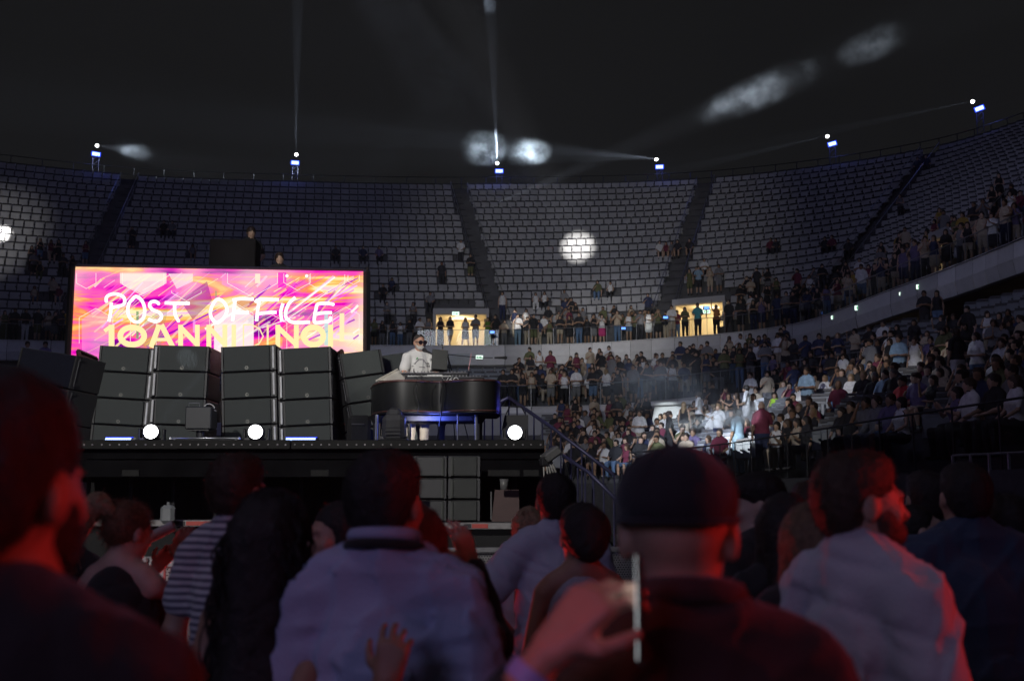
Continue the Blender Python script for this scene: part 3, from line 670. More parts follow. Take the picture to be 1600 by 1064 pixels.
for i in range(n):
    x = -LX / 2 + LX * (i + .5) / n
    b.tube([(x + random.uniform(-.01, .01), -3.083, DZ + .012), (x, -3.092, DZ + .012)], [.014, .010], 8)
b.build('lens_row', mat('clear_lens', (.35, .33, .34), .12, .2, var=.5, scale=30), st)
b = MB()
for i in range(11):
    x = -LX / 2 + .4 + (LX - .8) * i / 10
    for y in (-2.2, .5, 3): b.cyl((x, y, 0), (x, y, DZ - .12), .03, 8)
    if i < 10:
        x2 = -LX / 2 + .4 + (LX - .8) * (i + 1) / 10; b.cyl((x, .5, .3), (x2, .5, 1.9), .02, 6); b.cyl((x, -1.4, 1.98), (x2, -1.4, 1.98), .025, 6)
b.build('support_frame', darksteel, st)
b = MB(); nn = 120
vs = []; 
for i in range(nn + 1):
    x = -LX / 2 + LX * i / nn; y = -1.25 + .045 * sin(i * 1.7) + .03 * sin(i * .6 + 1)
    vs += [(x, y, .02), (x, y + .03 * sin(i), DZ - .14)]
b.add(vs, [(2 * i, 2 * i + 2, 2 * i + 3, 2 * i + 1) for i in range(nn)]); b.build('skirt', blkf, st, smooth=True)
b = MB(); b.box((0, -1.7, 1.92), (LX - .3, .3, .14)); b.build('cable_tray', mat('tray_metal', (.008, .009, .008), .8, spec=.1), st)
for px in (205, 360, 500, 620, 775, 800, 830):
    p = at_y(px, 722, 13.35); b = MB(); b.box((p[0] - cx, 13.35 - SY - 3, 1.93), (.12 + .1 * random.random(), .03, .07)); b.build('connector_plate', mat('label_grey', (.018, .018, .018), .7, spec=.1), st)

# --- loudspeaker cabinets --------------------------------------
def cabinet(label, loc, rot, wdt=.84, hgt=.40, dep=.75, group='stacked loudspeaker cabinets on the stage', edge=0, gm=grille, emblem=True, cat='loudspeaker'):
    r = empty('loudspeaker', loc, rot, label=label, cat=cat, group=group)
    c = MB(); c.box((0, dep / 2 + .03, hgt / 2), (wdt, dep, hgt - .008), None, .012); c.box((-wdt / 2 + .01, .03, hgt / 2), (.03, .09, hgt - .02)); c.box((wdt / 2 - .01, .03, hgt / 2), (.03, .09, hgt - .02)); c.build('cabinet', cabm, r)
    g_ = MB(); wx = wdt - .06 - (.06 if edge else 0); ox = -.03 * edge; g_.box((ox, .012, hgt / 2), (wx, .05, hgt - .028), None, .010); g_.build('grille', gm, r)
    for sx in (-1, 1):
        e = MB(); e.cyl((sx * (wdt / 2 + .004), .05, .05), (sx * (wdt / 2 + .004), .05, hgt - .05), .012, 8)
        for z in (.06, hgt - .06): e.box((sx * (wdt / 2 + .004), .09, z), (.03, .09, .05), None, .008)
        e.build('rigging', darksteel, r)
    if edge:
        s_ = MB(); s_.box((edge * (wdt / 2 - .03), .0, hgt / 2), (.034, .05, hgt - .06), rotm(0, 0, -edge * .5), .01); s_.build('edge_strip', silver, r)
    if emblem:
        m_ = MB(); k = 14
        for i in range(k):
            a0, a1 = 2 * pi * i / k, 2 * pi * (i + 1) / k
            q = [(ox + rr * cos(a), -.0165, .055 + rr * sin(a)) for rr, a in ((.019, a0), (.019, a1), (.026, a1), (.026, a0))]; m_.add(q, [(0, 1, 2, 3)])
        m_.add([(ox + x, -.0166, .055 + z) for x, z in ((-.007, -.009), (.008, -.009), (.008, -.005), (-.003, -.005), (-.003, .010), (-.007, .010))], [(0, 1, 2, 3, 4, 5)])
        m_.build('emblem', mat('emblem_grey', (.22, .22, .2), .4, .4), r)
    return r
def stack(nm, pxt, pyt, pxb, pyb, y, n, wdt, hgt, yaw, edge, dep=.75, lean=.0, gm=grille, emblem=True):
    """column of n cabinets whose foot stands at one point of the deck and whose head leans to another"""
    pb, pt_ = at_y(pxb, pyb, y), at_y(pxt, pyt, y + lean); up = unit(pt_ - pb); L_ = np.linalg.norm(pt_ - pb); hgt = L_ / n
    X = np.array([cos(yaw), sin(yaw), 0]); X = unit(X - up * (X @ up)); Y = np.cross(up, X)
    from mathutils import Matrix
    M = Matrix(((X[0], Y[0], up[0]), (X[1], Y[1], up[1]), (X[2], Y[2], up[2]))).to_euler()
    names = ['bottom', 'second from the bottom', 'second from the top', 'top'] if n == 4 else (['bottom', 'middle', 'top'] if n == 3 else ['lower', 'upper'])
    for i in range(n):
        cabinet('%s loudspeaker cabinet of the %s' % (names[i], nm), pb + up * hgt * i, M, wdt, hgt * .99, dep, edge=edge, gm=gm, emblem=emblem)
stack('far left facing column beside the pink-lit gap', 200, 541, 183, 706, 17.2, 4, .83, .4, .02, 1)
stack('column just right of the leftmost front-facing column', 284, 539, 273, 706, 17.2, 4, .83, .4, 0, -1)
stack('column just right of the pink-lit gap', 388, 539, 391, 706, 17.2, 4, .82, .4, 0, 1)
stack('front-facing column nearest the performer', 475, 542, 479, 706, 17.2, 4, .80, .4, -.02, -1)
stack('right-turned column left of the piano', 562, 548, 590, 706, 17.5, 4, .66, .4, .42, 0)
stack('shaded right-turned column half behind the piano', 608, 553, 640, 706, 18.1, 4, .62, .4, .55, 0)
wood_m = mat('cabinet_side_brown', (.05, .018, .014), .6, var=.3)
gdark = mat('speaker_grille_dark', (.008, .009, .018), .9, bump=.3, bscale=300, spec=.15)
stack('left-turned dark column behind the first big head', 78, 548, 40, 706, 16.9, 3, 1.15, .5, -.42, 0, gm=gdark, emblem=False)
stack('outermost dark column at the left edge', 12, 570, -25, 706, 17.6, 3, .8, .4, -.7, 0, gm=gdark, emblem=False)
# open back frames seen between the turned columns
def rigframe(label, pxa, pxb, y0, px2, y1):
    r = empty('rigging_frame', at_y(pxa, 700, y0), label=label, cat='frame', group='brown rigging frames beside the columns')
    o = r.location
    b = MB(); A0 = at_y(pxa, 560, y0); A1 = at_y(pxb, 700, y0); B0 = at_y(px2, 548, y1); B1 = at_y(px2 + 22, 700, y1)
    A0, A1, B0, B1 = [np.array(W(r, p)) for p in (A0, A1, B0, B1)]
    for i in range(5):
        a = A0 + (A1 - A0) * i / 4; c = B0 + (B1 - B0) * i / 4; b.tube([a, c], .03, 6)
    b.tube([A0, A1], .035, 6); b.tube([B0, B1], .035, 6); b.build('side_bars', wood_m, r)
    b = MB(); b.add([A0 + (0, .06, 0), A1 + (0, .06, 0), B1 + (0, .06, 0), B0 + (0, .06, 0)], [(0, 1, 2, 3)]); b.add([A0 + (0, .1, 0), A1 + (0, .1, 0), B1 + (0, .1, 0), B0 + (0, .1, 0)], [(0, 1, 2, 3)]); b.build('back_panel', wood_m, r)
rigframe('dark brown rigging frame beside the right-turned speaker column', 518, 522, 18.0, 534, 17.55)
rigframe('dark rigging frame right of the left-turned speaker column', 150, 130, 18.0, 122, 17.3)

# --- LED wall ---------------------------------------------------
YS = 21.0
c00, c10, c11, c01 = at_y(110.5, 566, 20.85), at_y(567, 562, 21.15), at_y(567.5, 424, 21.15), at_y(118, 417, 20.85)
scr = empty('led_screen', (c00 + c10) / 2, label='large LED screen with pink and orange graphics reading POST OFFICE behind the speakers', cat='screen')
for q in (c00, c10, c11, c01): q -= np.array(scr.location)
def SC(px, py, off=0):
    # pixel of the reference drawn on the panel -> place on the panel plane
    u = (px - 110.5) / 456.5; v = (566 - py) / 142.0; u = u - (0.0165 * v * (1 - u)) ; top_l = 149.0; top_r = 138.0
    v = (566 - 4 * u - py) / (149 + (138 - 149) * u)
    p = (c00 * (1 - u) + c10 * u) * (1 - v) + (c01 * (1 - u) + c11 * u) * v; return p + np.array((0, -off, 0))
def ledmat():
    m = bpy.data.materials.new('led_graphic'); m.use_nodes = True; nt = m.node_tree; N = nt.nodes.new; L = nt.links.new
    nt.nodes.remove(nt.nodes['Principled BSDF'])
    tc = N('ShaderNodeTexCoord'); mp = N('ShaderNodeMapping'); mp.inputs['Rotation'].default_value = (0, radians(36), 0); mp.inputs['Scale'].default_value = (.35, 1, 2.6)
    L(tc.outputs['Object'], mp.inputs['Vector'])
    n1 = N('ShaderNodeTexNoise'); n1.inputs['Scale'].default_value = 1.25; n1.inputs['Detail'].default_value = 5; n1.inputs['Distortion'].default_value = .8; L(mp.outputs[0], n1.inputs['Vector'])
    cr = N('ShaderNodeValToRGB'); el = cr.color_ramp.elements; cols = [(0, (.10, .0, .22)), (.34, (.22, .0, .28)), (.42, (.80, .0, .48)), (.48, (1., .08, .45)), (.53, (1, .22, .10)), (.58, (1, .55, .12)), (.64, (1, .85, .45)), (.72, (1, .3, .85)), (.85, (1, .9, .9))]
    el[0].position = 0; el[0].color = (*cols[0][1], 1); el[1].position = 1; el[1].color = (1, 1, 1, 1)
    for p, c_ in cols[1:]: e_ = el.new(p); e_.color = (*c_, 1)
    L(n1.outputs['Fac'], cr.inputs['Fac'])
    n2 = N('ShaderNodeTexNoise'); n2.inputs['Scale'].default_value = .62; n2.inputs['Detail'].default_value = 2; L(tc.outputs['Object'], n2.inputs['Vector'])
    mr = N('ShaderNodeMapRange'); mr.inputs['From Min'].default_value = .45; mr.inputs['From Max'].default_value = .68; mr.inputs['To Min'].default_value = 0; mr.inputs['To Max'].default_value = .75; L(n2.outputs['Fac'], mr.inputs['Value'])
    mx = N('ShaderNodeMix'); mx.data_type = 'RGBA'; L(mr.outputs[0], mx.inputs[0]); L(cr.outputs[0], mx.inputs[6]); mx.inputs[7].default_value = (1, .82, .62, 1)
    e = N('ShaderNodeEmission'); L(mx.outputs[2], e.inputs[0]); e.inputs[1].default_value = 1.15; L(e.outputs[0], nt.nodes['Material Output'].inputs[0])
    return m
b = MB(); b.add([c00, c10, c11, c01], [(0, 1, 2, 3)]); b.build('display_panel', ledmat(), scr)
b = MB(); fo = np.array((0, .05, 0))
fw = (c10 - c00) / np.linalg.norm(c10 - c00)
for p, q_, r_ in ((c00 - fw * .07 + fo, c01 - fw * .07 + fo, .075), (c10 + fw * .07 + fo, c11 + fw * .07 + fo, .06), (c01 + (0, .05, .035), c11 + (0, .05, .035), .03), (c00 + (0, .05, -.04), c10 + (0, .05, -.04), .04)): b.tube([p, q_], r_, 4)
m_ = (c00 + c10 + c11 + c01) / 4; b.box(m_ + (0, .30, 0), (5.3, .12, 1.72), rotm(0, 0, math.atan2(c10[1] - c00[1], c10[0] - c00[0]))); b.build('frame', blkp, scr)
b = MB()
for u in (.03, .5, .97):
    p = c00 * (1 - u) + c10 * u
    for dx in (-.15, .15): b.cyl((p[0] + dx, p[1] + .5, -scr.location.z + .0), (p[0] + dx, p[1] + .5, 1.9), .025, 6)
b.build('support', darksteel, scr)
def attr_emis(name, st_):
    m = bpy.data.materials.new(name); m.use_nodes = True; nt = m.node_tree; nt.nodes.remove(nt.nodes['Principled BSDF'])
    a = nt.nodes.new('ShaderNodeAttribute'); a.attribute_name = 'tone'; e = nt.nodes.new('ShaderNodeEmission'); nt.links.new(a.outputs['Color'], e.inputs[0]); e.inputs[1].default_value = st_
    tr = nt.nodes.new('ShaderNodeBsdfTransparent'); mx = nt.nodes.new('ShaderNodeMixShader'); nt.links.new(a.outputs['Alpha'], mx.inputs[0]); nt.links.new(tr.outputs[0], mx.inputs[1]); nt.links.new(e.outputs[0], mx.inputs[2])
    nt.links.new(mx.outputs[0], nt.nodes['Material Output'].inputs[0]); return m
GM = attr_emis('led_colours', 1.15)
class Flat:
    def __init__(s): s.V = []; s.Q = []; s.c = []
    def quad(s, pts, col, off):
        k = len(s.V); s.V += [SC(x, y, off) for x, y in pts]; s.Q.append((k, k + 1, k + 2, k + 3)); s.c.append(col)
    def stroke(s, pts, wd, col, off, taper=False):
        pts = [np.array(p, float) for p in pts]
        for i in range(len(pts) - 1):
            a, b_ = pts[i], pts[i + 1]; d = b_ - a; L_ = np.linalg.norm(d)
            if L_ < .01: continue
            d /= L_; n_ = np.array((-d[1], d[0])) * wd / 2; s.quad([a - n_, b_ - n_, b_ + n_, a + n_], col, off)
            if i: 
                for k in range(0, 8, 1):
                    a0, a1 = 2 * pi * k / 8, 2 * pi * (k + 1) / 8
                    s.quad([a, a + wd / 2 * np.array((cos(a0), sin(a0))), a + wd / 2 * np.array((cos((a0 + a1) / 2), sin((a0 + a1) / 2))), a + wd / 2 * np.array((cos(a1), sin(a1)))], col, off + .0004)
    def build(s, name):
        me = mesh_np(name, s.V, s.Q, GM); at = me.attributes.new('tone', 'FLOAT_COLOR', 'FACE'); at.data.foreach_set('color', np.array(s.c, np.float32).ravel()); return link(name, me, scr)
def inside(p): return 121 < p[0] < 562 and 421 + (p[0] - 118) * .0155 < p[1] < 560
fl = Flat(); r_ = np.random.default_rng(12)
PAL = [(1, .35, .12), (1, .6, .2), (1, .85, .5), (1, .1, .75), (1, .45, .95), (1, .95, .9), (.75, .0, .6), (.35, 0, .5), (1, .75, .35)]
for i in range(210):
    x, y = r_.uniform(122, 560), r_.uniform(424, 556); L_ = r_.uniform(15, 120); an = radians(-r_.normal(36, 7)); wd = r_.choice([.5, .7, 1, 1.3, 1.8, 2.6, 3.6])
    e_ = (x + L_ * cos(an), y + L_ * sin(an))
    while not inside(e_) and L_ > 3: L_ *= .7; e_ = (x + L_ * cos(an), y + L_ * sin(an))
    if L_ < 4 or not inside((x + wd, y + wd)) or not inside((x - wd, y - wd)) or not inside((e_[0], e_[1] - wd)): continue
    c_ = PAL[r_.integers(len(PAL))]; fl.stroke([(x, y), e_], wd, (*c_, r_.uniform(.35, .95)), .004 + i * .00003)
fl.build('light_streaks')
fl = Flat()
def hexa(cx_, top, wd, hh, up, col, lw=.8):
    P = [(cx_ - wd / 2, top), (cx_ - wd / 2, top + hh), (cx_, top + hh + wd * .28), (cx_ + wd / 2, top + hh), (cx_ + wd / 2, top)] if not up else [(cx_ - wd / 2, top + hh), (cx_ - wd / 2, top), (cx_, top - wd * .28), (cx_ + wd / 2, top), (cx_ + wd / 2, top + hh)]
    P = [(x, min(max(y, 425), 558)) for x, y in P]; fl.stroke(P, lw, (*col, .85), .013)
for a in ((135, 427, 30, 16, 0), (223, 427, 64, 18, 0), (393, 427, 78, 16, 0), (463, 428, 42, 14, 0), (510, 429, 56, 15, 0), (552, 430, 18, 10, 0), (150, 497, 52, 40, 1), (223, 500, 40, 40, 1), (360, 490, 68, 46, 1), (425, 505, 44, 40, 1), (540, 492, 42, 45, 1), (290, 455, 46, 3, 0)): hexa(*a[:4], a[4], (1, .9, .8))
for x in (447, 478): 
    for k in range(8):
        a0, a1 = 2 * pi * k / 8, 2 * pi * (k + 1) / 8; fl.quad([(x, 431.5), (x + 2.6 * cos(a0), 431.5 + 2.6 * sin(a0)), (x + 2.6 * cos((a0 + a1) / 2), 431.5 + 2.6 * sin((a0 + a1) / 2)), (x + 2.6 * cos(a1), 431.5 + 2.6 * sin(a1))], (1, 1, 1, 1), .014)
for x0, y0, x1, y1, c_ in ((187, 426, 259, 440, (1, .9, .7, .35)), (433, 426, 446, 450, (1, 0, .55, .8)), (397, 428, 405, 443, (1, .8, .6, .9)), (506, 490, 512, 540, (.35, .75, .7, .7)), (530, 490, 537.5, 534, (1, .8, .45, .95)), (212, 487, 216, 530, (.1, .3, .12, .8)), (333, 505, 394, 556, (1, .93, .82, .35)), (300, 500, 304, 520, (.9, .4, .9, .6)), (334, 455, 338, 470, (.1, .35, .2, .5))): fl.quad([(x0, y1), (x1, y1), (x1, y0), (x0, y0)], c_, .0125)
for P_, c_ in (([(187, 428), (259, 428), (259, 443), (223, 461), (187, 443)], (1, .93, .78, .6)), ([(333, 495), (363, 474), (395, 495), (395, 556), (333, 556)], (1, .95, .9, .6)), ([(300, 428), (262, 428), (275, 452), (300, 440)], (1, .95, .85, .5)), ([(345, 428), (432, 428), (432, 445), (388, 466), (345, 445)], (.85, .35, .75, .35)), ([(128, 560), (128, 500), (150, 484), (175, 498), (175, 560)], (1, .35, .75, .4)), ([(214, 545), (226, 500), (262, 480), (250, 545)], (.15, .25, .12, .35)), ([(440, 505), (458, 500), (458, 540), (440, 545)], (1, 0, .3, .6)), ([(280, 470), (322, 440), (330, 470), (300, 500)], (.25, .0, .25, .6)), ([(360, 470), (395, 462), (400, 478), (375, 484)], (.55, .12, .02, .6))):
    k = len(fl.V); m__ = len(P_)
    cxm, cym = sum(a for a, b in P_) / m__, sum(b for a, b in P_) / m__
    for i in range(m__):
        a_, b_2 = P_[i], P_[(i + 1) % m__]; fl.quad([a_, ((a_[0] + b_2[0]) / 2, (a_[1] + b_2[1]) / 2), b_2, (cxm, cym)], c_, .0122 - .0001 * i)
fl.build('outline_graphics')
def P1(L_): return [(110 + x / 6.258, 400 + y / 6.258) for x, y in L_]
def P2(L_): return [(340 + x / 6.154, 400 + y / 6.154) for x, y in L_]
def smooth(P, n=4):
    P = [np.array(p, float) for p in P]; out = []
    for i in range(len(P) - 1):
        p0, p1, p2, p3 = P[max(i - 1, 0)], P[i], P[i + 1], P[min(i + 2, len(P) - 1)]
        for k in range(n):
            t = k / n; out.append(.5 * ((2 * p1) + (-p0 + p2) * t + (2 * p0 - 5 * p1 + 4 * p2 - p3) * t * t + (-p0 + 3 * p1 - 3 * p2 + p3) * t**3))
    out.append(P[-1]); return out
fl = Flat(); WC = (1.15, 1.12, 1.12, 1)
for S_ in (P1([(400, 460), (392, 560), (375, 645)]), P1([(352, 455), (352, 410), (390, 382), (450, 376), (510, 400), (530, 440), (515, 480), (450, 500), (400, 512)]),
           P1([(610, 425), (575, 460), (558, 530), (575, 600), (620, 645), (670, 645), (712, 600), (722, 520), (700, 450), (660, 408), (630, 402), (600, 432)]),
           P1([(862, 475), (830, 450), (785, 455), (770, 490), (800, 530), (860, 555), (885, 590), (870, 630), (820, 645), (755, 620)]),
           P1([(918, 462), (1000, 466), (1160, 468)]), P1([(1012, 470), (1015, 560), (1030, 605), (1055, 645)]),
           P2([(-60, 480), (-20, 425), (30, 430), (72, 480), (80, 540), (50, 600), (0, 640), (-45, 630), (-78, 560), (-60, 480)]),
           P2([(135, 430), (210, 415), (340, 420)]), P2([(160, 430), (150, 520), (135, 630)]), P2([(150, 545), (220, 550), (290, 545)]),
           P2([(355, 445), (400, 422), (580, 425)]), P2([(392, 430), (375, 540), (368, 630)]), P2([(380, 562), (460, 550), (560, 545)]),
           P2([(622, 460), (600, 540), (612, 635)]), P2([(742, 402), (680, 460), (648, 540), (655, 600), (720, 642), (885, 640)]),
           P2([(1115, 472), (1060, 460), (960, 466), (940, 520), (930, 562)]), P2([(940, 562), (1020, 550), (1095, 550)]), P2([(930, 562), (928, 640), (1000, 640), (1070, 625), (1082, 592)])):
    fl.stroke(smooth(S_), 5.2, WC, .020)
fl.build('lettering_post_office')
fl = Flat(); YC = (1, .80, .40, 1); Z = .017
def bar(x0, y0, x1, y1, wd=8): fl.stroke([(x0, y0), (x1, y1)], wd, YC, Z)
def ring(cx_, cy_, rx, ry, wd, col=YC):
    k = 28
    for i in range(k):
        a0, a1 = 2 * pi * i / k, 2 * pi * (i + 1) / k
        fl.quad([(cx_ + rx * cos(a0), cy_ + ry * sin(a0)), (cx_ + rx * cos(a1), cy_ + ry * sin(a1)), (cx_ + (rx - wd) * cos(a1), cy_ + (ry - wd) * sin(a1)), (cx_ + (rx - wd) * cos(a0), cy_ + (ry - wd) * sin(a0))], col, Z)
T_, B_ = 508, 543
bar(174, T_, 174, B_ + 2, 9); bar(163, 518, 174, 510, 6); ring(206, 525.5, 23, 18, 9)
bar(248, T_, 235, B_, 8); bar(251, T_, 269, B_, 8); bar(243, 531, 262, 531, 5)
def NN(x0, x1): bar(x0, T_, x0, B_ + 2, 7.5); bar(x1, T_, x1, B_ + 2, 7.5); bar(x0 - 1, T_ + 3, x1 + 1, B_ - 3, 7.5)
NN(281, 307); NN(325, 350); bar(364, T_, 364, B_, 7)
fl.stroke([(379, T_), (379, B_), (392, B_), (404, B_ - 6), (410, 526), (404, T_ + 6), (392, T_), (379, T_)], 2, YC, Z); bar(417, T_, 417, B_, 3)
NN(433, 462); ring(489, 525.5, 20, 18, 9); bar(516, T_, 516, B_, 8)
fl.build('lettering_ten_years')

# --- piano ------------------------------------------------------
def P(px, y): return at_y(px, 620, y)[0]
pn = empty('grand_piano', (P(680, 16.5), 16.5, DZ), label='black curved grand piano shell on stage with keyboard and laptop on top', cat='piano')
ox, oy = pn.location.x, pn.location.y
ctrl = [(580, 17.3), (583, 16.75), (592, 16.35), (605, 16.12), (625, 16.02), (650, 16.04), (675, 16.16), (690, 16.18), (705, 16.06), (730, 15.93), (755, 15.92), (772, 16.0), (780, 16.25), (781, 16.8), (776, 17.3)]
outl = smooth([(P(a, y) - ox, y - oy) for a, y in ctrl], 5)
z0, z1 = at_y(680, 645, 16)[2] - DZ, at_y(680, 596, 16)[2] - DZ
def prism(outl, z0, z1, lip=0):
    b = MB(); n = len(outl); c = np.mean(outl, axis=0); prof = [(1 - .004, z0), (1, z0 + .02), (1, z1 - .02), (1 - .004, z1)]
    vs = []
    for sc_, z in prof: vs += [((p[0] - c[0]) * sc_ + c[0], (p[1] - c[1]) * sc_ + c[1], z) for p in outl]
    fs = [(k * n + i, k * n + (i + 1) % n, (k + 1) * n + (i + 1) % n, (k + 1) * n + i) for k in range(3) for i in range(n)]
    b.add(vs, fs); b.add([(p[0], p[1], z1) for p in [((q[0] - c[0]) * .996 + c[0], (q[1] - c[1]) * .996 + c[1]) for q in outl]], [tuple(range(n))]); b.add([(q[0], q[1], z0) for q in outl], [tuple(reversed(range(n)))]); return b
pb = prism(outl, z0, z1); pb.build('body', mat('piano_satin_black', (.012, .0125, .0125), .46, 0, var=.1, spec=.35), pn, smooth=True)
b = MB(); b.tube([(q[0], q[1] - .004, z1 + .012) for q in outl[:-3]], .016, 6); b.tube([(q[0], q[1] - .004, z0 + .03) for q in outl[:-3]], .012, 6); b.build('rim', mat('piano_edge', (.10, .045, .04), .3), pn, smooth=True)
b = MB(); b.box((0, .35, z0 - .05), (1.30, .9, .06)); b.box((-.02, -.05, z0 - .05), (1.1, .06, .07)); b.build('under_frame', mat('under_frame_grey', (.12, .12, .14), .5), pn)
for px, y in ((590, 16.4), (748, 16.35), (690, 17.1)):
    b = MB(); x = P(px, y) - ox; b.tube([(x, y - oy, z0 - .02), (x, y - oy, z0 - .12), (x, y - oy, .05)], [.13, .06, .045], 10); b.box((x, y - oy, .03), (.12, .12, .06), None, .01); b.build('leg', blkp, pn)
for px in (588, 715, 744):
    b = MB(); x = P(px, 16.0) - ox; b.cyl((x, -.42, 0), (x, -.42, z0 - .02), .010 if px == 715 else .022, 8); b.build('stand_post', steel, pn)
# music desk lid at the left of the top
lid = MB(); A, B2, C2, D2 = [np.array(at_y(px, py, y)) - np.array(pn.location) for px, py, y in ((588, 595, 16.35), (637, 594, 16.2), (638, 588, 16.8), (621, 577, 16.75))]
lid.add([A, B2, C2, D2], [(0, 1, 2, 3)]); lid.add([A + (0, .02, -.015), B2 + (0, .02, -.015), C2 + (0, .02, -.015), D2 + (0, .02, -.015)], [(3, 2, 1, 0)]); lid.tube([A, D2], .014, 6); lid.build('lid', mat('cream_lid', (.55, .52, .46), .4), pn)
# keyboards, standing on the piano
kz = DZ + z1
def kb(name, label, pxa, pxb, y, dep, zlift, tilt, cat, hgt=.09):
    a, b_ = at_y(pxa, 588, y), at_y(pxb, 588, y); wd = b_[0] - a[0]; r = empty(name, ((a[0] + b_[0]) / 2, y, kz + zlift), (radians(tilt), 0, 0), label=label, cat=cat)
    b = MB(); b.box((0, 0, hgt / 2), (wd, dep, hgt), None, .015); b.build('body', blkp, r)
    b = MB()
    for i in range(int(wd / .05)): b.box((-wd / 2 + .03 + i * .05, dep * .12 if i % 3 else dep * .3, hgt + .012), (.014, .014, .03), None, .004)
    b.box((0, dep * .2, hgt + .002), (wd - .04, dep * .3, .004)); b.build('controls', mat('knob_grey', (.25, .25, .27), .4), r); return r, wd
k1, wd1 = kb('synthesizer', 'black stage keyboard with white cable scribbles lying along the piano top', 634, 757, 16.45, .32, .02, 6, 'keyboard')
b = MB()
def scr3(S_, cx_, sc_): b.tube([(cx_ + x * sc_, -.165, .012 + z * sc_) for x, z in S_], .0048, 5)
scr3([(-1.2, 1), (-.5, 0), (.1, 1)], .05, .07); scr3(smooth([(.9, 1), (.4, .6), (.3, .15), (.7, 0), (1, .3), (.7, .55), (.35, .4)], 3), .05, .07); scr3(smooth([(1.6, 0), (1.2, .3), (1.25, .8), (1.7, 1), (2.1, .7), (2.1, .2), (1.7, 0)], 3), .05, .07)
b.build('lettering', mat('white_letter', (.7, .7, .7), .5), k1, smooth=True)
b = MB()
for i in range(26): b.box((-wd1 / 2 + .05 + i * .024, -.06, .10), (.021, .13, .012))
b.build('keys', mat('ivory_keys', (.6, .6, .58), .3), k1)
k2, _ = kb('synthesizer', 'upper black keyboard with a pale label strip in front of the performer', 623, 733, 16.75, .28, .14, 8, 'keyboard', .06)
b = MB(); b.box((.02, -.143, .03), (.22, .006, .022)); b.build('label_strip', mat('pale_label', (.6, .6, .6), .5), k2)
b = MB()
for x in (-.4, .4): b.box((x, .03, -.04), (.04, .2, .14))
b.build('stand', blkp, k2)
# laptop
l0 = at_y(687, 577, 16.7); lap = empty('laptop', l0, (0, 0, radians(8)), label='open black laptop seen from behind on top of the keyboards', cat='laptop')
b = MB(); b.box((0, .02, .145), (.235, .012, .30), rotm(radians(-6), radians(4)), .005); b.build('lid', mat('laptop_shell', (.03, .032, .03), .45), lap)
b = MB(); b.box((0, .15, -.002), (.25, .24, .016), None, .004); b.build('base', blkp, lap)
glass = bpy.data.materials.new('clear_glass'); glass.use_nodes = True; nt = glass.node_tree; nt.nodes.remove(nt.nodes['Principled BSDF'])
tr = nt.nodes.new('ShaderNodeBsdfTransparent'); gl = nt.nodes.new('ShaderNodeBsdfGlossy'); gl.inputs['Roughness'].default_value = .015; gl.inputs[0].default_value = (.5, .53, .56, 1); mx = nt.nodes.new('ShaderNodeMixShader'); fr = nt.nodes.new('ShaderNodeFresnel'); fr.inputs[0].default_value = 1.35
tr.inputs[0].default_value = (.90, .93, .93, 1)
nt.links.new(fr.outputs[0], mx.inputs[0]); nt.links.new(tr.outputs[0], mx.inputs[1]); nt.links.new(gl.outputs[0], mx.inputs[2]); nt.links.new(mx.outputs[0], nt.nodes['Material Output'].inputs[0])
a0 = at_y(714, 579, 16.8); ac = empty('acrylic_sheet', a0, (0, 0, 0), label='clear acrylic music sheet standing right of the laptop', cat='acrylic sheet')
b = MB(); b.add([(-.22, 0, 0), (.17, 0, 0), (.21, .03, .26), (-.20, .03, .26)], [(0, 1, 2, 3)]); b.add([(-.22, .008, 0), (.17, .008, 0), (.21, .038, .26), (-.20, .038, .26)], [(3, 2, 1, 0)]); b.build('pane', glass, ac)
b = MB(); b.tube([(.17, 0, 0), (.21, .03, .26)], .005, 5); b.build('edge', mat('pink_edge', (.6, .25, .28), .3), ac)
# microphones
def mic(label, pts, rh, fuzzy=False, base=None):
    r = empty('microphone', pts[0], label=label, cat='microphone'); pts = [np.array(p) - np.array(pts[0]) for p in pts]
    b = MB(); b.tube(pts[1:], .007, 6); 
    if base is not None: b.tube([pts[-1], np.array(base) - np.array(r.location)], .009, 6)
    b.build('boom', blkp, r)
    b = MB(); d = unit(pts[1] - pts[0]); b.tube([pts[0] - d * rh, pts[0] - d * rh * .6, pts[0], pts[0] + d * rh * .8, pts[0] + d * .05, pts[0] + d * .17], [rh * .35, rh * .85, rh, rh * .8, .018, .013], 12); b.build('capsule', mat('mic_mesh', (.03, .03, .032), .5, .4, bump=.4, bscale=300), r, smooth=True)
mic('round black vocal microphone at the bearded performer\'s mouth', [at_y(663, 547, 17.15), at_y(671, 551, 17.1), at_y(681, 555, 17.0), at_y(700, 556, 17.0)], .034, base=at_y(735, 700, 17.3))
mic('long horizontal gun microphone on a boom right of the laptop', [at_y(790, 559, 17.2), at_y(770, 559, 17.2), at_y(750, 559, 17.2), at_y(700, 554, 17.2)], .026, base=at_y(712, 700, 17.5))
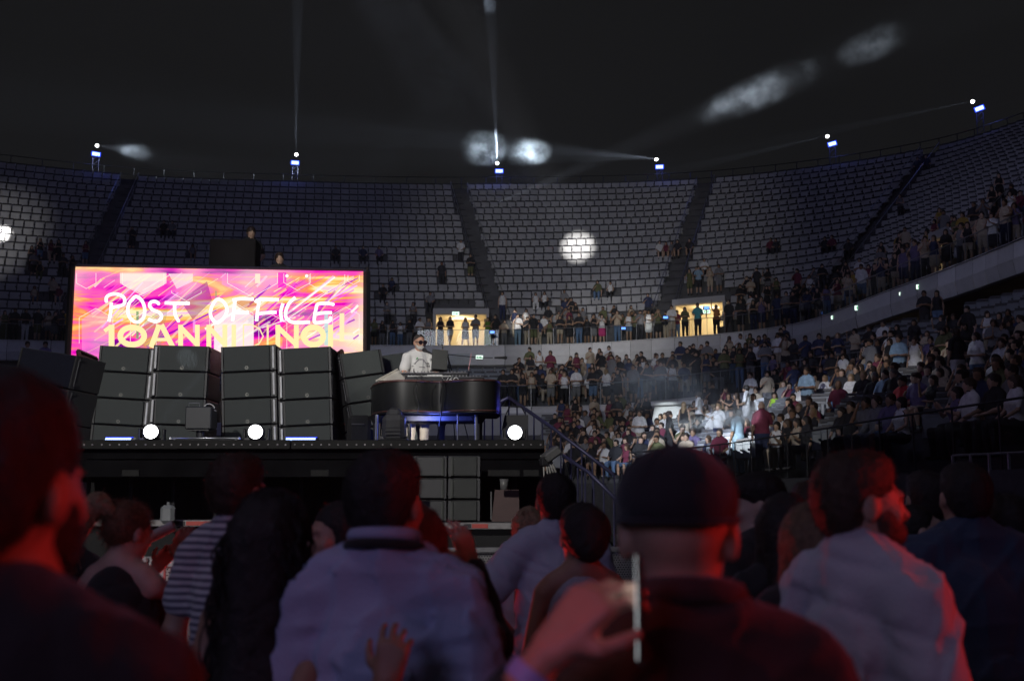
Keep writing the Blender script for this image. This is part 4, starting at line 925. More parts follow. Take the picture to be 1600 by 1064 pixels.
# loose cables hanging over the piano
def cable(label, pts, r=.006, m=blkp, name='cable'):
    o = np.array(pts[0]); b = MB(); b.tube(smooth([np.array(p) - o for p in pts], 5), r, 6); c_ = b.build(name, m, loc=o, smooth=True); tag(c_, label, 'cable', None); return c_
cable('thin black cable hanging down the piano front at its middle', [at_y(692, 592, 16.2), at_y(691, 600, 15.93), at_y(688, 625, 15.97), at_y(690, 640, 15.97), at_y(684, 680, 16.3), at_y(680, 694, 16.4)], .009)
cable('thin black cable hanging down the left bulge of the piano', [at_y(650, 590, 16.3), at_y(651, 600, 15.99), at_y(650, 615, 15.99), at_y(654, 632, 15.99), at_y(652, 646, 16.0)], .006)
cable('black cable looped over the keyboard front', [at_y(645, 580, 16.4), at_y(655, 586, 16.1), at_y(668, 592, 16.0), at_y(676, 596, 16.0)], .006)
cable('white cable curled on the black box between the lamps', [at_y(318, 645, 16.2), at_y(320, 634, 16.2), at_y(328, 631, 16.25), at_y(335, 637, 16.2), at_y(326, 640, 16.2), at_y(320, 636, 16.15), at_y(338, 642, 16.2)], .008, mat('white_cable', (.6, .6, .6), .5))
for i in range(1, 5): cable('grey cable of the bundle hanging off the right stage corner, %s of five' % ORD[i], [at_y(846 + i * 2, 712, 15.1), at_y(850 + i * 3, 722, 15.0), at_y(851 + i * 5, 745, 14.98 + i * .02)], .012, mat('grey_cable', (.32, .31, .29), .5))
cable('grey cable of the bundle hanging off the right stage corner, nearest the stage', [at_y(845, 712, 15.1), at_y(849, 722, 15.0), at_y(850, 746, 15.0)], .012, MATS['grey_cable'])

# --- stage lamps ------------------------------------------------
lens_on = emis('lamp_lens_white', (1, 1, 1), 9)
def moving_head(label, p, aim, on=True, sc=1.0, boxy=False):
    r = empty('moving_head_lamp', (p[0], p[1], DZ), label=label, cat='stage lamp', group='moving-head lamps on the stage')
    if sc != 1: r.scale = (sc, sc, sc)
    b = MB(); b.box((0, .03, .05), (.34, .26, .10), None, .02); b.build('base', blkp, r)
    b = MB(); hz_ = (p[2] - DZ) / sc
    for sx in (-1, 1): b.box((sx * .165, .05, hz_ * .5 + .05), (.035, .09, hz_ + .02), None, .012)
    b.box((0, .05, .115), (.33, .09, .03)); b.build('yoke', blkp, r)
    d = unit(np.array(aim) - np.array(p)); c_ = np.array((0, 0, hz_))
    if boxy:
        b = MB(); b.box(c_ + (0, 0, .01), (.25, .26, .30), rotm(.25), .05); b.box(c_ + (0, -.03, .15), (.17, .18, .12), rotm(.25), .04)
        for z in (-.08, -.04, 0): b.box(c_ + (0, -.135, z), (.17, .012, .012), rotm(.25))
        b.build('head', mat('lamp_housing', (.045, .045, .048), .45), r); return r
    b = MB(); b.tube([c_ - d * .20, c_ - d * .17, c_ - d * .05, c_ + d * .10, c_ + d * .13], [.05, .11, .125, .115, .106], 20); b.build('head', mat('lamp_housing', (.045, .045, .048), .45), r, smooth=True)
    b = MB(); b.tube([c_ + d * .1305, c_ + d * .136], [.096, .090], 24); b.build('lens', lens_on if on else mat('dark_lens', (.03, .03, .04), .1), r)
    return r
L1, L2, L3 = at_y(236, 676, 15.75), at_y(400, 676, 15.75), at_y(804, 677, 15.75)
cam_p = np.array((0, 0, EYE))
moving_head('lit round stage lamp on the left, before the second speaker column', L1, L1 + unit(cam_p - L1) + (0, -.1, .12))
moving_head('lit round stage lamp in front of the third speaker column', L2, L2 + unit(cam_p - L2) + (-.05, -.1, .10))
moving_head('lit round stage lamp right of the piano', L3, L3 + unit(cam_p - L3) + (.05, -.1, .1))
bh = at_y(616, 668, 15.9); moving_head('unlit grey stage lamp turned away under the piano\'s left end', bh, bh + (.1, 1, 1.2), on=False, sc=1.25, boxy=True)
def bar_lamp(label, pxa, pxb, py, y):
    a, b_ = at_y(pxa, py, y), at_y(pxb, py, y); wd = b_[0] - a[0]; r = empty('led_bar_lamp', ((a[0] + b_[0]) / 2, y, DZ), label=label, cat='light bar', group='blue-white light bars on the stage edge')
    b = MB(); b.box((0, .06, .06), (wd + .05, .16, .10), rotm(.5), .015); b.build('housing', blkp, r)
    b = MB(); b.box((0, -.02, .095), (wd, .05, .008), rotm(.9)); b.build('lens', emis('bar_lens', (.45, .62, 1), 2.2), r)
    b = MB(); b.box((0, .035, .125), (wd + .03, .012, .012)); b.box((0, -.055, .07), (wd + .03, .012, .012)); b.build('glow_edge', emis('bar_edge_blue', (.03, .06, 1), 1.2), r)
bar_lamp('short blue-white light bar on the stage edge beside the left lamp', 165, 205, 690, 15.4)
bar_lamp('short blue-white light bar on the stage edge before the fourth column', 447, 493, 690, 15.4)
# low flight case with rounded metal edging between the lamps
fc = empty('flight_case', (at_y(321, 690, 15.5)[0], 15.5, DZ), label='low black flight case with silver edging between the two lit lamps', cat='flight case')
b = MB(); b.box((0, .1, .055), (.90, .25, .11), None, .01); b.build('box', blkp, fc)
b = MB(); b.tube([(-.46, -.03, .115), (.46, -.03, .115)], .013, 8); b.tube([(-.46, -.03, 0), (-.46, -.03, .115)], .012, 8); b.tube([(.46, -.03, 0), (.46, -.03, .115)], .012, 8); b.tube([(-.46, -.03, .05), (-.40, -.03, .115)], .012, 6); b.tube([(.46, -.03, .05), (.40, -.03, .115)], .012, 6); b.build('edging', alu, fc, smooth=True)
for sx in (-1, 1):
    b = MB(); b.box((sx * .46, -.03, .11), (.05, .05, .05), None, .018); b.build('corner', alu, fc)
bx = empty('projector_box', (at_y(313, 680, 16.2)[0], 16.2, DZ), label='black box with a handle rail on a short stand between columns', cat='box')
b = MB(); b.box((0, 0, .43), (.37, .3, .32), None, .015); b.build('case', mat('matte_black_case', (.025, .027, .03), .5), bx)
b = MB(); b.box((0, 0, .265), (.30, .24, .03)); b.cyl((0, 0, 0), (0, 0, .26), .06); b.box((0, 0, .015), (.3, .3, .03)); b.build('stand', blkp, bx)
b = MB(); b.tube([(-.15, -.1, .59), (-.15, -.1, .64), (.0, -.1, .64), (.0, -.1, .59)], .006, 6); b.build('handle', steel, bx)
mb_ = at_y(330, 569, 18.2)
pl = empty('pink_lamp', (mb_[0] + .07, 18.2, DZ), label='small glowing pink lamp on a pole in the gap between speaker columns', cat='lamp')
b = MB(); b.cyl((0, 0, 0), (0, 0, 1.35), .03, 8); b.box((0, 0, .75), (.2, .2, .5)); b.build('pole', blkp, pl)
b = MB(); b.box((0, 0, 1.42), (.13, .1, .20), None, .02); b.build('shade', emis('pink_glow', (1, .10, .42), 1.6), pl)
mk = empty('equipment_box', (L3[0] - .02, 16.5, DZ), label='tall black equipment case behind the lit lamp right of the piano', cat='case')
b = MB(); b.add([(-.22, 0, 0), (.22, 0, 0), (.22, .4, 0), (-.22, .4, 0), (-.12, 0, .50), (.22, 0, .50), (.22, .4, .50), (-.12, .4, .50)], [(0, 3, 2, 1), (4, 5, 6, 7), (0, 1, 5, 4), (1, 2, 6, 5), (2, 3, 7, 6), (3, 0, 4, 7)]); b.build('case', mat('case_black', (.012, .012, .015), .6), mk)
b = MB(); b.tube([(-.1, 0, .51), (-.05, 0, .62), (.12, 0, .62), (.18, 0, .51)], .012, 6); b.build('handle', darksteel, mk)
pm = at_y(605, 680, 16.9); cs = empty('padded_case', (pm[0], 16.9, DZ), label='dark upright padded case on stage left of the piano legs', cat='case')
b = MB(); b.box((-.42, 0, .26), (.34, .22, .52), rotm(0, 0, .2), .05); b.build('body', blkf, cs)
b = MB(); b.box((-.42, -.125, .38), (.20, .02, .03), rotm(0, 0, .2), .008); b.build('strap', darksteel, cs)
# technician's riser behind the screen
rz = at_y(372, 381, 22.6)
ri = empty('mixing_riser', (rz[0], 22.9, 0), label='dark riser tower with a black desk rising behind the screen', cat='riser')
b = MB(); b.box((.3, 0, 4.9), (3.2, 2.2, .12)); 
for x in (-1.2, 0, 1.8):
    for y in (-1, 1): b.cyl((x, y, 0), (x, y, 4.9), .04, 6)
b.build('platform', blk, ri)
b = MB(); b.box((0, -.5, (rz[2] + 4.96) / 2), (.92, .5, rz[2] - 4.96), None, .02); b.box((-.49, -.5, 5.9), (.03, .06, .65)); b.build('desk', blkf, ri)

# under-stage speakers
def subs(px, py0, py1, y, wd, n, nm, side):
    p0, p1 = at_y(px, py0, y), at_y(px, py1, y); h = (p1[2] - p0[2]) / n
    for i in range(n):
        r = cabinet('%s cabinet of the %s' % (['bottom', 'middle', 'top'][i], nm), (p0[0], y, p0[2] + h * i), (0, 0, 0), wd, h * .985, .5, group='loudspeaker cabinets under the stage', edge=0, gm=(mat('sub_grille', (.035, .037, .036), .7, bump=.25, bscale=300) if side else cabm), emblem=False)
        b = MB(); b.tube([(-wd / 2 + .04 if side else wd / 2 - .04, -.02, .02), (-wd / 2 + .04 if side else wd / 2 - .04, -.02, h - .03)], .02, 6)
        for z in (.05, h - .05): b.cyl((-wd / 2 + .07, -.016, z), (-wd / 2 + .07, -.03, z), .008, 8)
        b.build('front_strip', mat('sub_strip', (.085, .09, .085), .45), r)
subs(725, 815, 711, 14.2, .38, 3, 'brighter speaker stack under the stage', True)
subs(671, 815, 711, 14.2, .40, 3, 'darker speaker stack under the stage', False)
sp = at_y(698, 815, 14.2)
b = MB(); b.box((0, 0, (sp[2] - .02) / 2), (1.1, .6, sp[2] - .02)); b.box((0, -.31, sp[2] - .06), (1.14, .04, .08)); o = b.build('plinth', blk, loc=(sp[0], 14.45, 0)); tag(o, 'black plinth carrying the speaker stacks under the stage', 'plinth')
tb = at_y(790, 812, 13.9); tb_ = empty('monitor_wedge', (tb[0], 13.9, tb[2] - .02), label='dark red-lit trapezoid floor case with a cup on it under the stage', cat='case')
b = MB(); b.add([(-.17, 0, 0), (.17, 0, 0), (.17, .3, 0), (-.17, .3, 0), (-.13, 0, .38), (.16, 0, .38), (.15, .25, .38), (-.12, .25, .38)], [(0, 3, 2, 1), (4, 5, 6, 7), (0, 1, 5, 4), (1, 2, 6, 5), (2, 3, 7, 6), (3, 0, 4, 7)]); b.build('case', mat('case_red_light_tint', (.06, .03, .028), .6), tb_)  # red light on the dark case is put into its base colour
b = MB(); b.box((-.175, .12, .19), (.02, .2, .34), None, .005); b.build('side_panel', mat('case_side_grey', (.10, .10, .10), .6), tb_)
b = MB(); b.tube([(0, 0, 0), (0, 0, .13)], [.045, .055], 14); tag(b.build('cup', mat('smoky_cup', (.12, .12, .12), .3), loc=(tb[0] - .02, 14.0, tb[2] + .36), smooth=True), 'small grey cup standing on the trapezoid case', 'cup')
b = MB(); b.box((0, 0, (tb[2] - .02) / 2), (.8, .5, tb[2] - .024)); tag(b.build('plinth', blk, loc=(tb[0], 14.1, 0)), 'black plinth under the trapezoid case', 'plinth')
# white jug on the left
jg = at_y(262, 818, 12.6); b = MB(); b.box((0, 0, .10), (.155, .12, .20), None, .035); b.cyl((0, 0, .2), (0, 0, .235), .02); o = b.build('jerrycan', mat('milky_plastic', (.16, .17, .18), .4), loc=(jg[0], 12.6, jg[2])); tag(o, 'pale grey canister on the rail beyond the ponytailed woman', 'canister')

# camera rail / front ledge
def ledge(label, pxa, pxb, py, y, group='silver equipment rails between stage and barrier'):
    a, b_ = at_y(pxa, py, y), at_y(pxb, py, y); wd = b_[0] - a[0]; r = empty('equipment_rail', ((a[0] + b_[0]) / 2, y, 0), label=label, cat='rail', group=group)
    zt = a[2]
    b = MB(); b.box((0, 0, zt - .035), (wd, .25, .07), None, .006); b.build('profile', mat('rail_aluminium', (.20, .19, .19), .5, .4, var=.15, scale=20), r)
    b = MB(); b.box((0, .02, zt / 2 - .07), (wd - .02, .18, zt - .14)); b.build('fascia', blkf, r)
    b = MB()
    for i, u in enumerate((.03, .10, .16, .97)):
        x = -wd / 2 + wd * u; b.cyl((x, -.1245, zt - .035), (x, -.130, zt - .035), .024 if i != 1 else .026, 12)
    b.build('hole_plates', mat('hole_dark', (.05, .04, .04), .6), r)
    b = MB(); b.box((wd * .05, -.128, zt - .035), (wd * .07, .006, .045)); b.build('black_label', blkp, r)
    b = MB(); b.box((wd * .165, -.128, zt - .035), (wd * .15, .006, .045)); b.build('red_label', mat('red_tape', (.35, .04, .03), .5), r)
    return r
ledge('silver rail with a red label in front of the under-stage speakers', 640, 806, 816, 12.5)
ledge('silver rail end on the left beyond the ponytailed woman', 60, 460, 812, 12.9)
# perforated crowd barrier
def perf_mat():
    m = bpy.data.materials.new('perforated_metal'); m.use_nodes = True; nt = m.node_tree; N = nt.nodes.new; L = nt.links.new; b = nt.nodes['Principled BSDF']
    b.inputs['Base Color'].default_value = (.34, .33, .33, 1); b.inputs['Roughness'].default_value = .45; b.inputs['Metallic'].default_value = .5
    tc = N('ShaderNodeTexCoord'); sp = N('ShaderNodeSeparateXYZ'); L(tc.outputs['Object'], sp.inputs[0])
    def ms(op, a, b_=None):
        n = N('ShaderNodeMath'); n.operation = op
        for i, v in enumerate((a, b_)):
            if v is None: continue
            if isinstance(v, (int, float)): n.inputs[i].default_value = v
            else: L(v, n.inputs[i])
        return n.outputs[0]
    z = ms('MULTIPLY', sp.outputs['Z'], 46); row = ms('FLOOR', z); odd = ms('MULTIPLY', ms('MODULO', row, 2), .5)
    x = ms('ADD', ms('MULTIPLY', sp.outputs['X'], 40), odd)
    fx = ms('SUBTRACT', ms('FRACT', ms('ADD', x, 400)), .5); fz = ms('SUBTRACT', ms('FRACT', z), .5)
    d = ms('SQRT', ms('ADD', ms('MULTIPLY', fx, fx), ms('MULTIPLY', fz, fz))); hole = ms('LESS_THAN', d, .27)
    tr = N('ShaderNodeBsdfTransparent'); mx = N('ShaderNodeMixShader'); L(hole, mx.inputs[0]); L(b.outputs[0], mx.inputs[1]); L(tr.outputs[0], mx.inputs[2]); L(mx.outputs[0], nt.nodes['Material Output'].inputs[0]); return m
PM = perf_mat()
def barrier(label, x0, y0, wdt, rz_, H=1.2):
    r = empty('crowd_barrier', (x0, y0, 0), (0, 0, rz_), label=label, cat='barrier', group='perforated crowd barriers before the stage')
    b = MB(); b.add([(.05, 0, .08), (wdt - .05, 0, .08), (wdt - .05, 0, H - .05), (.05, 0, H - .05)], [(0, 1, 2, 3)]); b.build('perforated_panel', PM, r)
    b = MB(); b.box((wdt / 2, 0, H - .025), (wdt, .10, .05), None, .012); b.box((wdt / 2, 0, .04), (wdt, .06, .06)); b.box((.025, 0, H / 2), (.05, .07, H - .06), None, .01); b.box((wdt - .025, 0, H / 2), (.05, .07, H - .06), None, .01); b.build('frame', mat('barrier_aluminium', (.42, .42, .43), .4, .6), r)
    b = MB(); b.box((wdt / 2, -.45, .012), (wdt - .05, .9, .012)); b.tube([(wdt / 2, .0, 1.0), (wdt / 2, .8, .03)], .025, 6); b.build('foot_plate', alu, r)
spots_b = [(at_y(-150, 860, 9.0)[0], 8.95), (at_y(60, 866, 9.1)[0], 9.05), (at_y(265, 867, 9.3)[0], 9.25), (at_y(440, 862, 9.6)[0], 9.6)]
xs = [-5.0, -3.95, -2.88, -1.80, -.72, .36, 1.44, 2.52, 3.6, 4.68]
ys = [8.6, 8.85, 9.15, 10.2, 10.6, 10.8, 10.9, 10.9, 10.8, 10.6]
bl = ['leftmost, hidden behind the big dark head', 'behind the black-shirted shoulder at left', 'beside the striped shirt, glowing red', 'right of the striped shirt', 'behind the light-blue shirt', 'behind the white-shirted man', 'behind the capped man', 'behind the bearded man', 'behind the navy shirt', 'at the far right']
for i in range(9):
    dx, dy = xs[i + 1] - xs[i], ys[i + 1] - ys[i]; barrier('perforated metal crowd barrier ' + bl[i], xs[i], ys[i], math.hypot(dx, dy), math.atan2(dy, dx))
rp = empty('barrier_post', (at_y(288, 900, 8.6)[0], 8.6, 0), label='wide perforated barrier end post lit bright red beside the striped shirt', cat='barrier post')
b = MB(); b.add([(-.13, -.05, .05), (.08, -.05, .05), (.08, -.05, 1.16), (-.13, -.05, 1.16)], [(0, 1, 2, 3)]); b.build('perforated_panel', PM, rp)
b = MB(); b.box((-.15, 0, .60), (.05, .14, 1.2), None, .01); b.box((.10, 0, .60), (.05, .14, 1.2), None, .01); b.box((-.025, 0, 1.18), (.30, .14, .05), None, .01); b.build('frame', MATS['barrier_aluminium'], rp)

# stage stairs with blue-lit railing
def rail_run(label, pts, y, drop, name='stair_railing', step=25, rr=.028, m=None):
    P_ = [at_y(px, py, yy) for px, py, yy in pts]; o = P_[0].copy(); o[2] = 0; r = empty(name, o, label=label, cat='railing', group='blue railings of the stage stairs'); P_ = [p - o for p in P_]
    m = m or mat('railing_violet_paint', (.04, .04, .09), .45, .3)
    b = MB(); b.tube(P_, rr, 8); b.build('handrail', m, r, smooth=True)
    b = MB(); b.tube([p - (0, 0, drop) for p in P_], rr * .7, 8)
    n = step
    for i in range(n + 1):
        u = i / n * (len(P_) - 1); k = min(int(u), len(P_) - 2); p = P_[k] + (P_[k + 1] - P_[k]) * (u - k); b.cyl(p, p - (0, 0, drop), .013, 6)
    b.build('baluster', m, r); return r
rail_run('upper blue-lit sloping stair railing right of the stage', [(795, 621, 17.5), (868, 672, 17.0), (960, 742, 16.3)], 17, .95, step=11)
rail_run('lower sloping stair railing nearer the stage corner', [(880, 712, 15.6), (920, 738, 15.3), (975, 792, 15.0)], 15, .7, step=7)
rail_run('flat violet railing beside the piano end', [(757, 640, 18.3), (795, 621, 18.0)], 18, .95, step=3)
ss_ = empty('stage_stairs', (at_y(900, 760, 16.4)[0], 16.4, 0), label='dark metal stage stairs descending to the right of the stage', cat='stairs')
b = MB()
for i in range(10): b.box((-.75 + i * .26, 0, 2.2 - i * .22), (.27, 1.0, .04))
b.build('step', darksteel, ss_)
b = MB(); b.tube([(-.85, -.5, 2.25), (1.7, -.5, .0)], .05, 4); b.tube([(-.85, .5, 2.25), (1.7, .5, .0)], .05, 4); b.build('stringer', darksteel, ss_)
sl = empty('corner_lamp', at_y(858, 712, 15.0), (0, 0, .3), label='black slanted floodlight box on the right stage corner', cat='floodlight')
b = MB(); b.box((0.03, 0, .02), (.24, .2, .12), rotm(0, -.6), .02); b.build('housing', mat('flood_housing', (.10, .10, .10), .45), sl)
b = MB(); b.box((-.06, .02, -.08), (.1, .12, .1), None, .01); b.build('bracket', blkp, sl)

# ================================================================== CROWD
skin_o = objattr_mat('skin_tone', 'skin_tone', .55); hair_o = objattr_mat('hair_tone', 'hair_tone', .6)
top_o = objattr_mat('top_tone', 'top_tone', .85, .3); bot_o = objattr_mat('bottom_tone', 'bottom_tone', .85, .3); shoe_o = mat('shoe_dark', (.04, .04, .04), .6)
PM6 = [skin_o, hair_o, top_o, bot_o, shoe_o, hair_o]
VAR = {}
def variant(key, **kw):
    if key not in VAR:
        G = human(**kw); prims = []
        for n in ('skin', 'bottom', 'top', 'shoes', 'hair', 'beard'): prims += G[n]
        VAR[key] = sdf_mesh('person', prims, .022, PM6)
    return VAR[key]
poses = [('fold', 'fold'), ('clasp', 'clasp'), ('rail', 'rail'), ('down', 'down'), ('clap', 'clap'), ('phone', 'clasp'), ('hips', 'down'), ('drink', 'down'), ('face', 'fold'), ('down', 'phone')]
POSE_TXT = {('fold', 'fold'): 'arms folded', ('clasp', 'clasp'): 'hands clasped', ('rail', 'rail'): 'leaning forward', ('down', 'down'): 'arms down', ('clap', 'clap'): 'clapping', ('phone', 'clasp'): 'phone raised', ('hips', 'down'): 'hand on hip', ('drink', 'down'): 'holding a drink', ('face', 'fold'): 'hand to face', ('down', 'phone'): 'raising left hand', ('lap', 'lap'): 'hands on lap', ('up', 'down'): 'one arm raised', ('up', 'up'): 'both arms up', ('out', 'down'): 'reaching out', ('point', 'down'): 'pointing'}
def pv(sex, pose, bottom, top='tee', hair=None, legs='stand', **kw):
    hair = hair or ('long' if sex == 'f' else 'short'); key = (sex, pose, bottom, top, hair, legs, tuple(sorted(kw.items())))
    sdl = {('f', 'fold'): 1}.get(0, 0)
    return variant(key, H=1.66 if sex == 'f' else 1.78, female=sex == 'f', R=pose[0], L=pose[1], legs=legs, hair=hair, top=top, bottom=bottom, **kw)
SKIN = [(.50, .32, .22), (.42, .26, .17), (.55, .37, .27), (.30, .17, .10)]
HAIR = [(.02, .014, .01), (.035, .02, .012), (.06, .035, .02), (.28, .19, .10), (.12, .11, .10)]
COLS = {'white': (.74, .74, .74), 'black': (.018, .018, .02), 'grey': (.2, .2, .21), 'beige': (.48, .40, .30), 'navy': (.03, .04, .10), 'light-blue': (.28, .42, .55), 'olive': (.13, .14, .06), 'green': (.12, .26, .03), 'red': (.5, .03, .04), 'maroon': (.18, .03, .06), 'pink': (.65, .05, .22), 'teal': (.08, .38, .42), 'orange': (.5, .2, .06), 'denim': (.12, .20, .34), 'purple': (.15, .12, .24), 'lime': (.35, .62, .03), 'dark': (.03, .03, .035), 'mustard': (.42, .28, .05)}
CROWD = []
def person(me, pos, yaw, sex, top, bottom_c, what, area_, group, hairi=None, skini=None, sc=1.0, label=None):
    o = link('person', me, loc=pos, rot=(0, 0, yaw)); o.scale = (sc, sc, sc * random.uniform(.98, 1.02))
    o['skin_tone'] = list(SKIN[skini if skini is not None else random.choice([0, 0, 1, 1, 2, 3])]); o['hair_tone'] = list(HAIR[hairi if hairi is not None else random.choice([0, 0, 1, 1, 2, 2, 3 if sex == 'f' else 0])])
    o['top_tone'] = list(COLS[top]); o['bottom_tone'] = list(COLS[bottom_c]); o['category'] = 'person'; o['group'] = group
    CROWD.append((o, what, area_, label)); TAKEN.append(np.array(pos)); return o
def face_to(p, q=(-2, 16)): return math.atan2(-(q[0] - p[0]), q[1] - p[1])
def at_row(tier, px, t, z):
    q = s_at_px(t, z, px, tier); return tier.pt(q, t, z), q

G_UR = 'spectators standing at the upper tier rail'
# (px, sex, top colour, top type, bottom colour, bottom type, pose, hair, legs, text)
UR = [(5, 'f', 'olive', 'tank', 'olive', 'long', 'clasp', None, 'stand'), (21, 'm', 'black', 'tee', 'black', 'trousers', 'clasp', None, 'stand'), (38, 'm', 'black', 'tee', 'white', 'trousers', 'clasp', None, 'stand'), (57, 'm', 'black', 'tee', 'olive', 'shorts', 'down', None, 'stand'),
      (74, 'f', 'beige', 'tank', 'grey', 'mini', 'fold', None, 'stand'), (84, 'f', 'black', 'tank', 'grey', 'skirt', 'phone', 'bob', 'stand'), (96, 'm', 'dark', 'tee', 'dark', 'trousers', 'fold', None, 'stand'), (104, 'm', 'mustard', 'tee', 'dark', 'shorts', 'down', None, 'stand'),
      (669, 'f', 'grey', 'tank', 'maroon', 'mini', 'clasp', None, 'stand'), (688, 'f', 'black', 'tank', 'black', 'long', 'fold', 'long', 'stand'), (703, 'f', 'black', 'crop', 'white', 'mini', 'clasp', 'long', 'cross'), (727, 'f', 'white', 'tank', 'black', 'skirt', 'clasp', 'long', 'wide'),
      (743, 'm', 'grey', 'tee', 'navy', 'shorts', 'fold', 'crew', 'stand'), (762, 'f', 'green', 'tank', 'green', 'long', 'fold', 'long', 'stand'), (774, 'm', 'black', 'tee', 'navy', 'shorts', 'drink', 'crew', 'stand'), (809, 'm', 'white', 'tee', 'light-blue', 'trousers', 'face', 'bob', 'walk'),
      (834, 'm', 'black', 'tee', 'olive', 'shorts', 'down', None, 'stand'), (875, 'f', 'black', 'tee', 'beige', 'mini', 'fold', None, 'stand'), (890, 'f', 'black', 'tank', 'black', 'dress', 'fold', None, 'stand'), (905, 'm', 'black', 'tee', 'denim', 'trousers', 'fold', None, 'stand'),
      (928, 'f', 'black', 'tank', 'grey', 'skirt', 'face', None, 'stand'), (941, 'f', 'white', 'tank', 'pink', 'skirt', 'clap', 'bob', 'stand'), (965, 'm', 'beige', 'shirt', 'denim', 'trousers', 'clap', None, 'stand'), (983, 'f', 'white', 'tank', 'denim', 'mini', 'clasp', None, 'stand'),
      (1014, 'f', 'white', 'tank', 'white', 'dress', 'phone', None, 'stand'), (1029, 'f', 'olive', 'tee', 'black', 'skirt', 'clap', None, 'stand'), (1050, 'm', 'white', 'tee', 'beige', 'shorts', 'clasp', None, 'stand'), (1071, 'f', 'olive', 'tee', 'black', 'trousers', 'fold', 'long', 'stand'),
      (1091, 'm', 'teal', 'tee', 'dark', 'trousers', 'rail', None, 'stand'), (1120, 'f', 'orange', 'tank', 'black', 'trousers', 'up', 'bob', 'stand'), (1140, 'm', 'dark', 'tee', 'dark', 'trousers', 'down', None, 'wide'), (1158, 'm', 'dark', 'tee', 'dark', 'shorts', 'clasp', None, 'stand')]
dark = ['black', 'dark', 'grey', 'navy', 'maroon', 'purple']; R2 = random.Random(5)
for px in list(range(1178, 1600, 17)):
    sx = R2.choice('mf'); UR.append((px + R2.randint(-5, 5), sx, R2.choice(dark + ['white', 'beige']), R2.choice(['tee', 'tank']), R2.choice(['dark', 'navy', 'beige', 'black', 'denim']), R2.choice(['trousers', 'shorts'] if sx == 'm' else ['mini', 'skirt', 'trousers']), R2.choice(['fold', 'clasp', 'down', 'rail', 'clap', 'drink']), None, 'stand'))
MIX = {'fold': ('fold', 'fold'), 'clasp': ('clasp', 'clasp'), 'rail': ('rail', 'rail'), 'down': ('down', 'down'), 'clap': ('clap', 'clap'), 'phone': ('phone', 'clasp'), 'hips': ('hips', 'down'), 'drink': ('drink', 'down'), 'face': ('face', 'fold'), 'lap': ('lap', 'lap'), 'up': ('up', 'down'), 'upup': ('up', 'up'), 'out': ('out', 'down'), 'point': ('point', 'down')}
def put(tier, t, z, rec, area_, group, yawj=.25, toward=(-2, 16)):
    px, sx, tc_, tt, bc, bt, ps, hr, lg = rec; pos, q = at_row(tier, px, t, z); pose = MIX[ps]
    me = pv(sx, pose, bt, tt, hr, lg)
    what = '%s in %s %s, %s' % ('woman' if sx == 'f' else 'man', tc_ if tc_ != 'dark' else 'dark', {'tee': 'T-shirt', 'tank': 'tank top', 'crop': 'crop top', 'shirt': 'shirt', 'long': 'long-sleeved top'}[tt], ('seated' if lg == 'sit' else POSE_TXT[pose]))
    return person(me, pos, face_to(pos, toward) + random.uniform(-yawj, yawj), sx, tc_, bc, what, area_, group)
for rec in UR:
    o = put(UP, .022 + .02 * random.random(), ZU, rec, 'upper rail', G_UR)
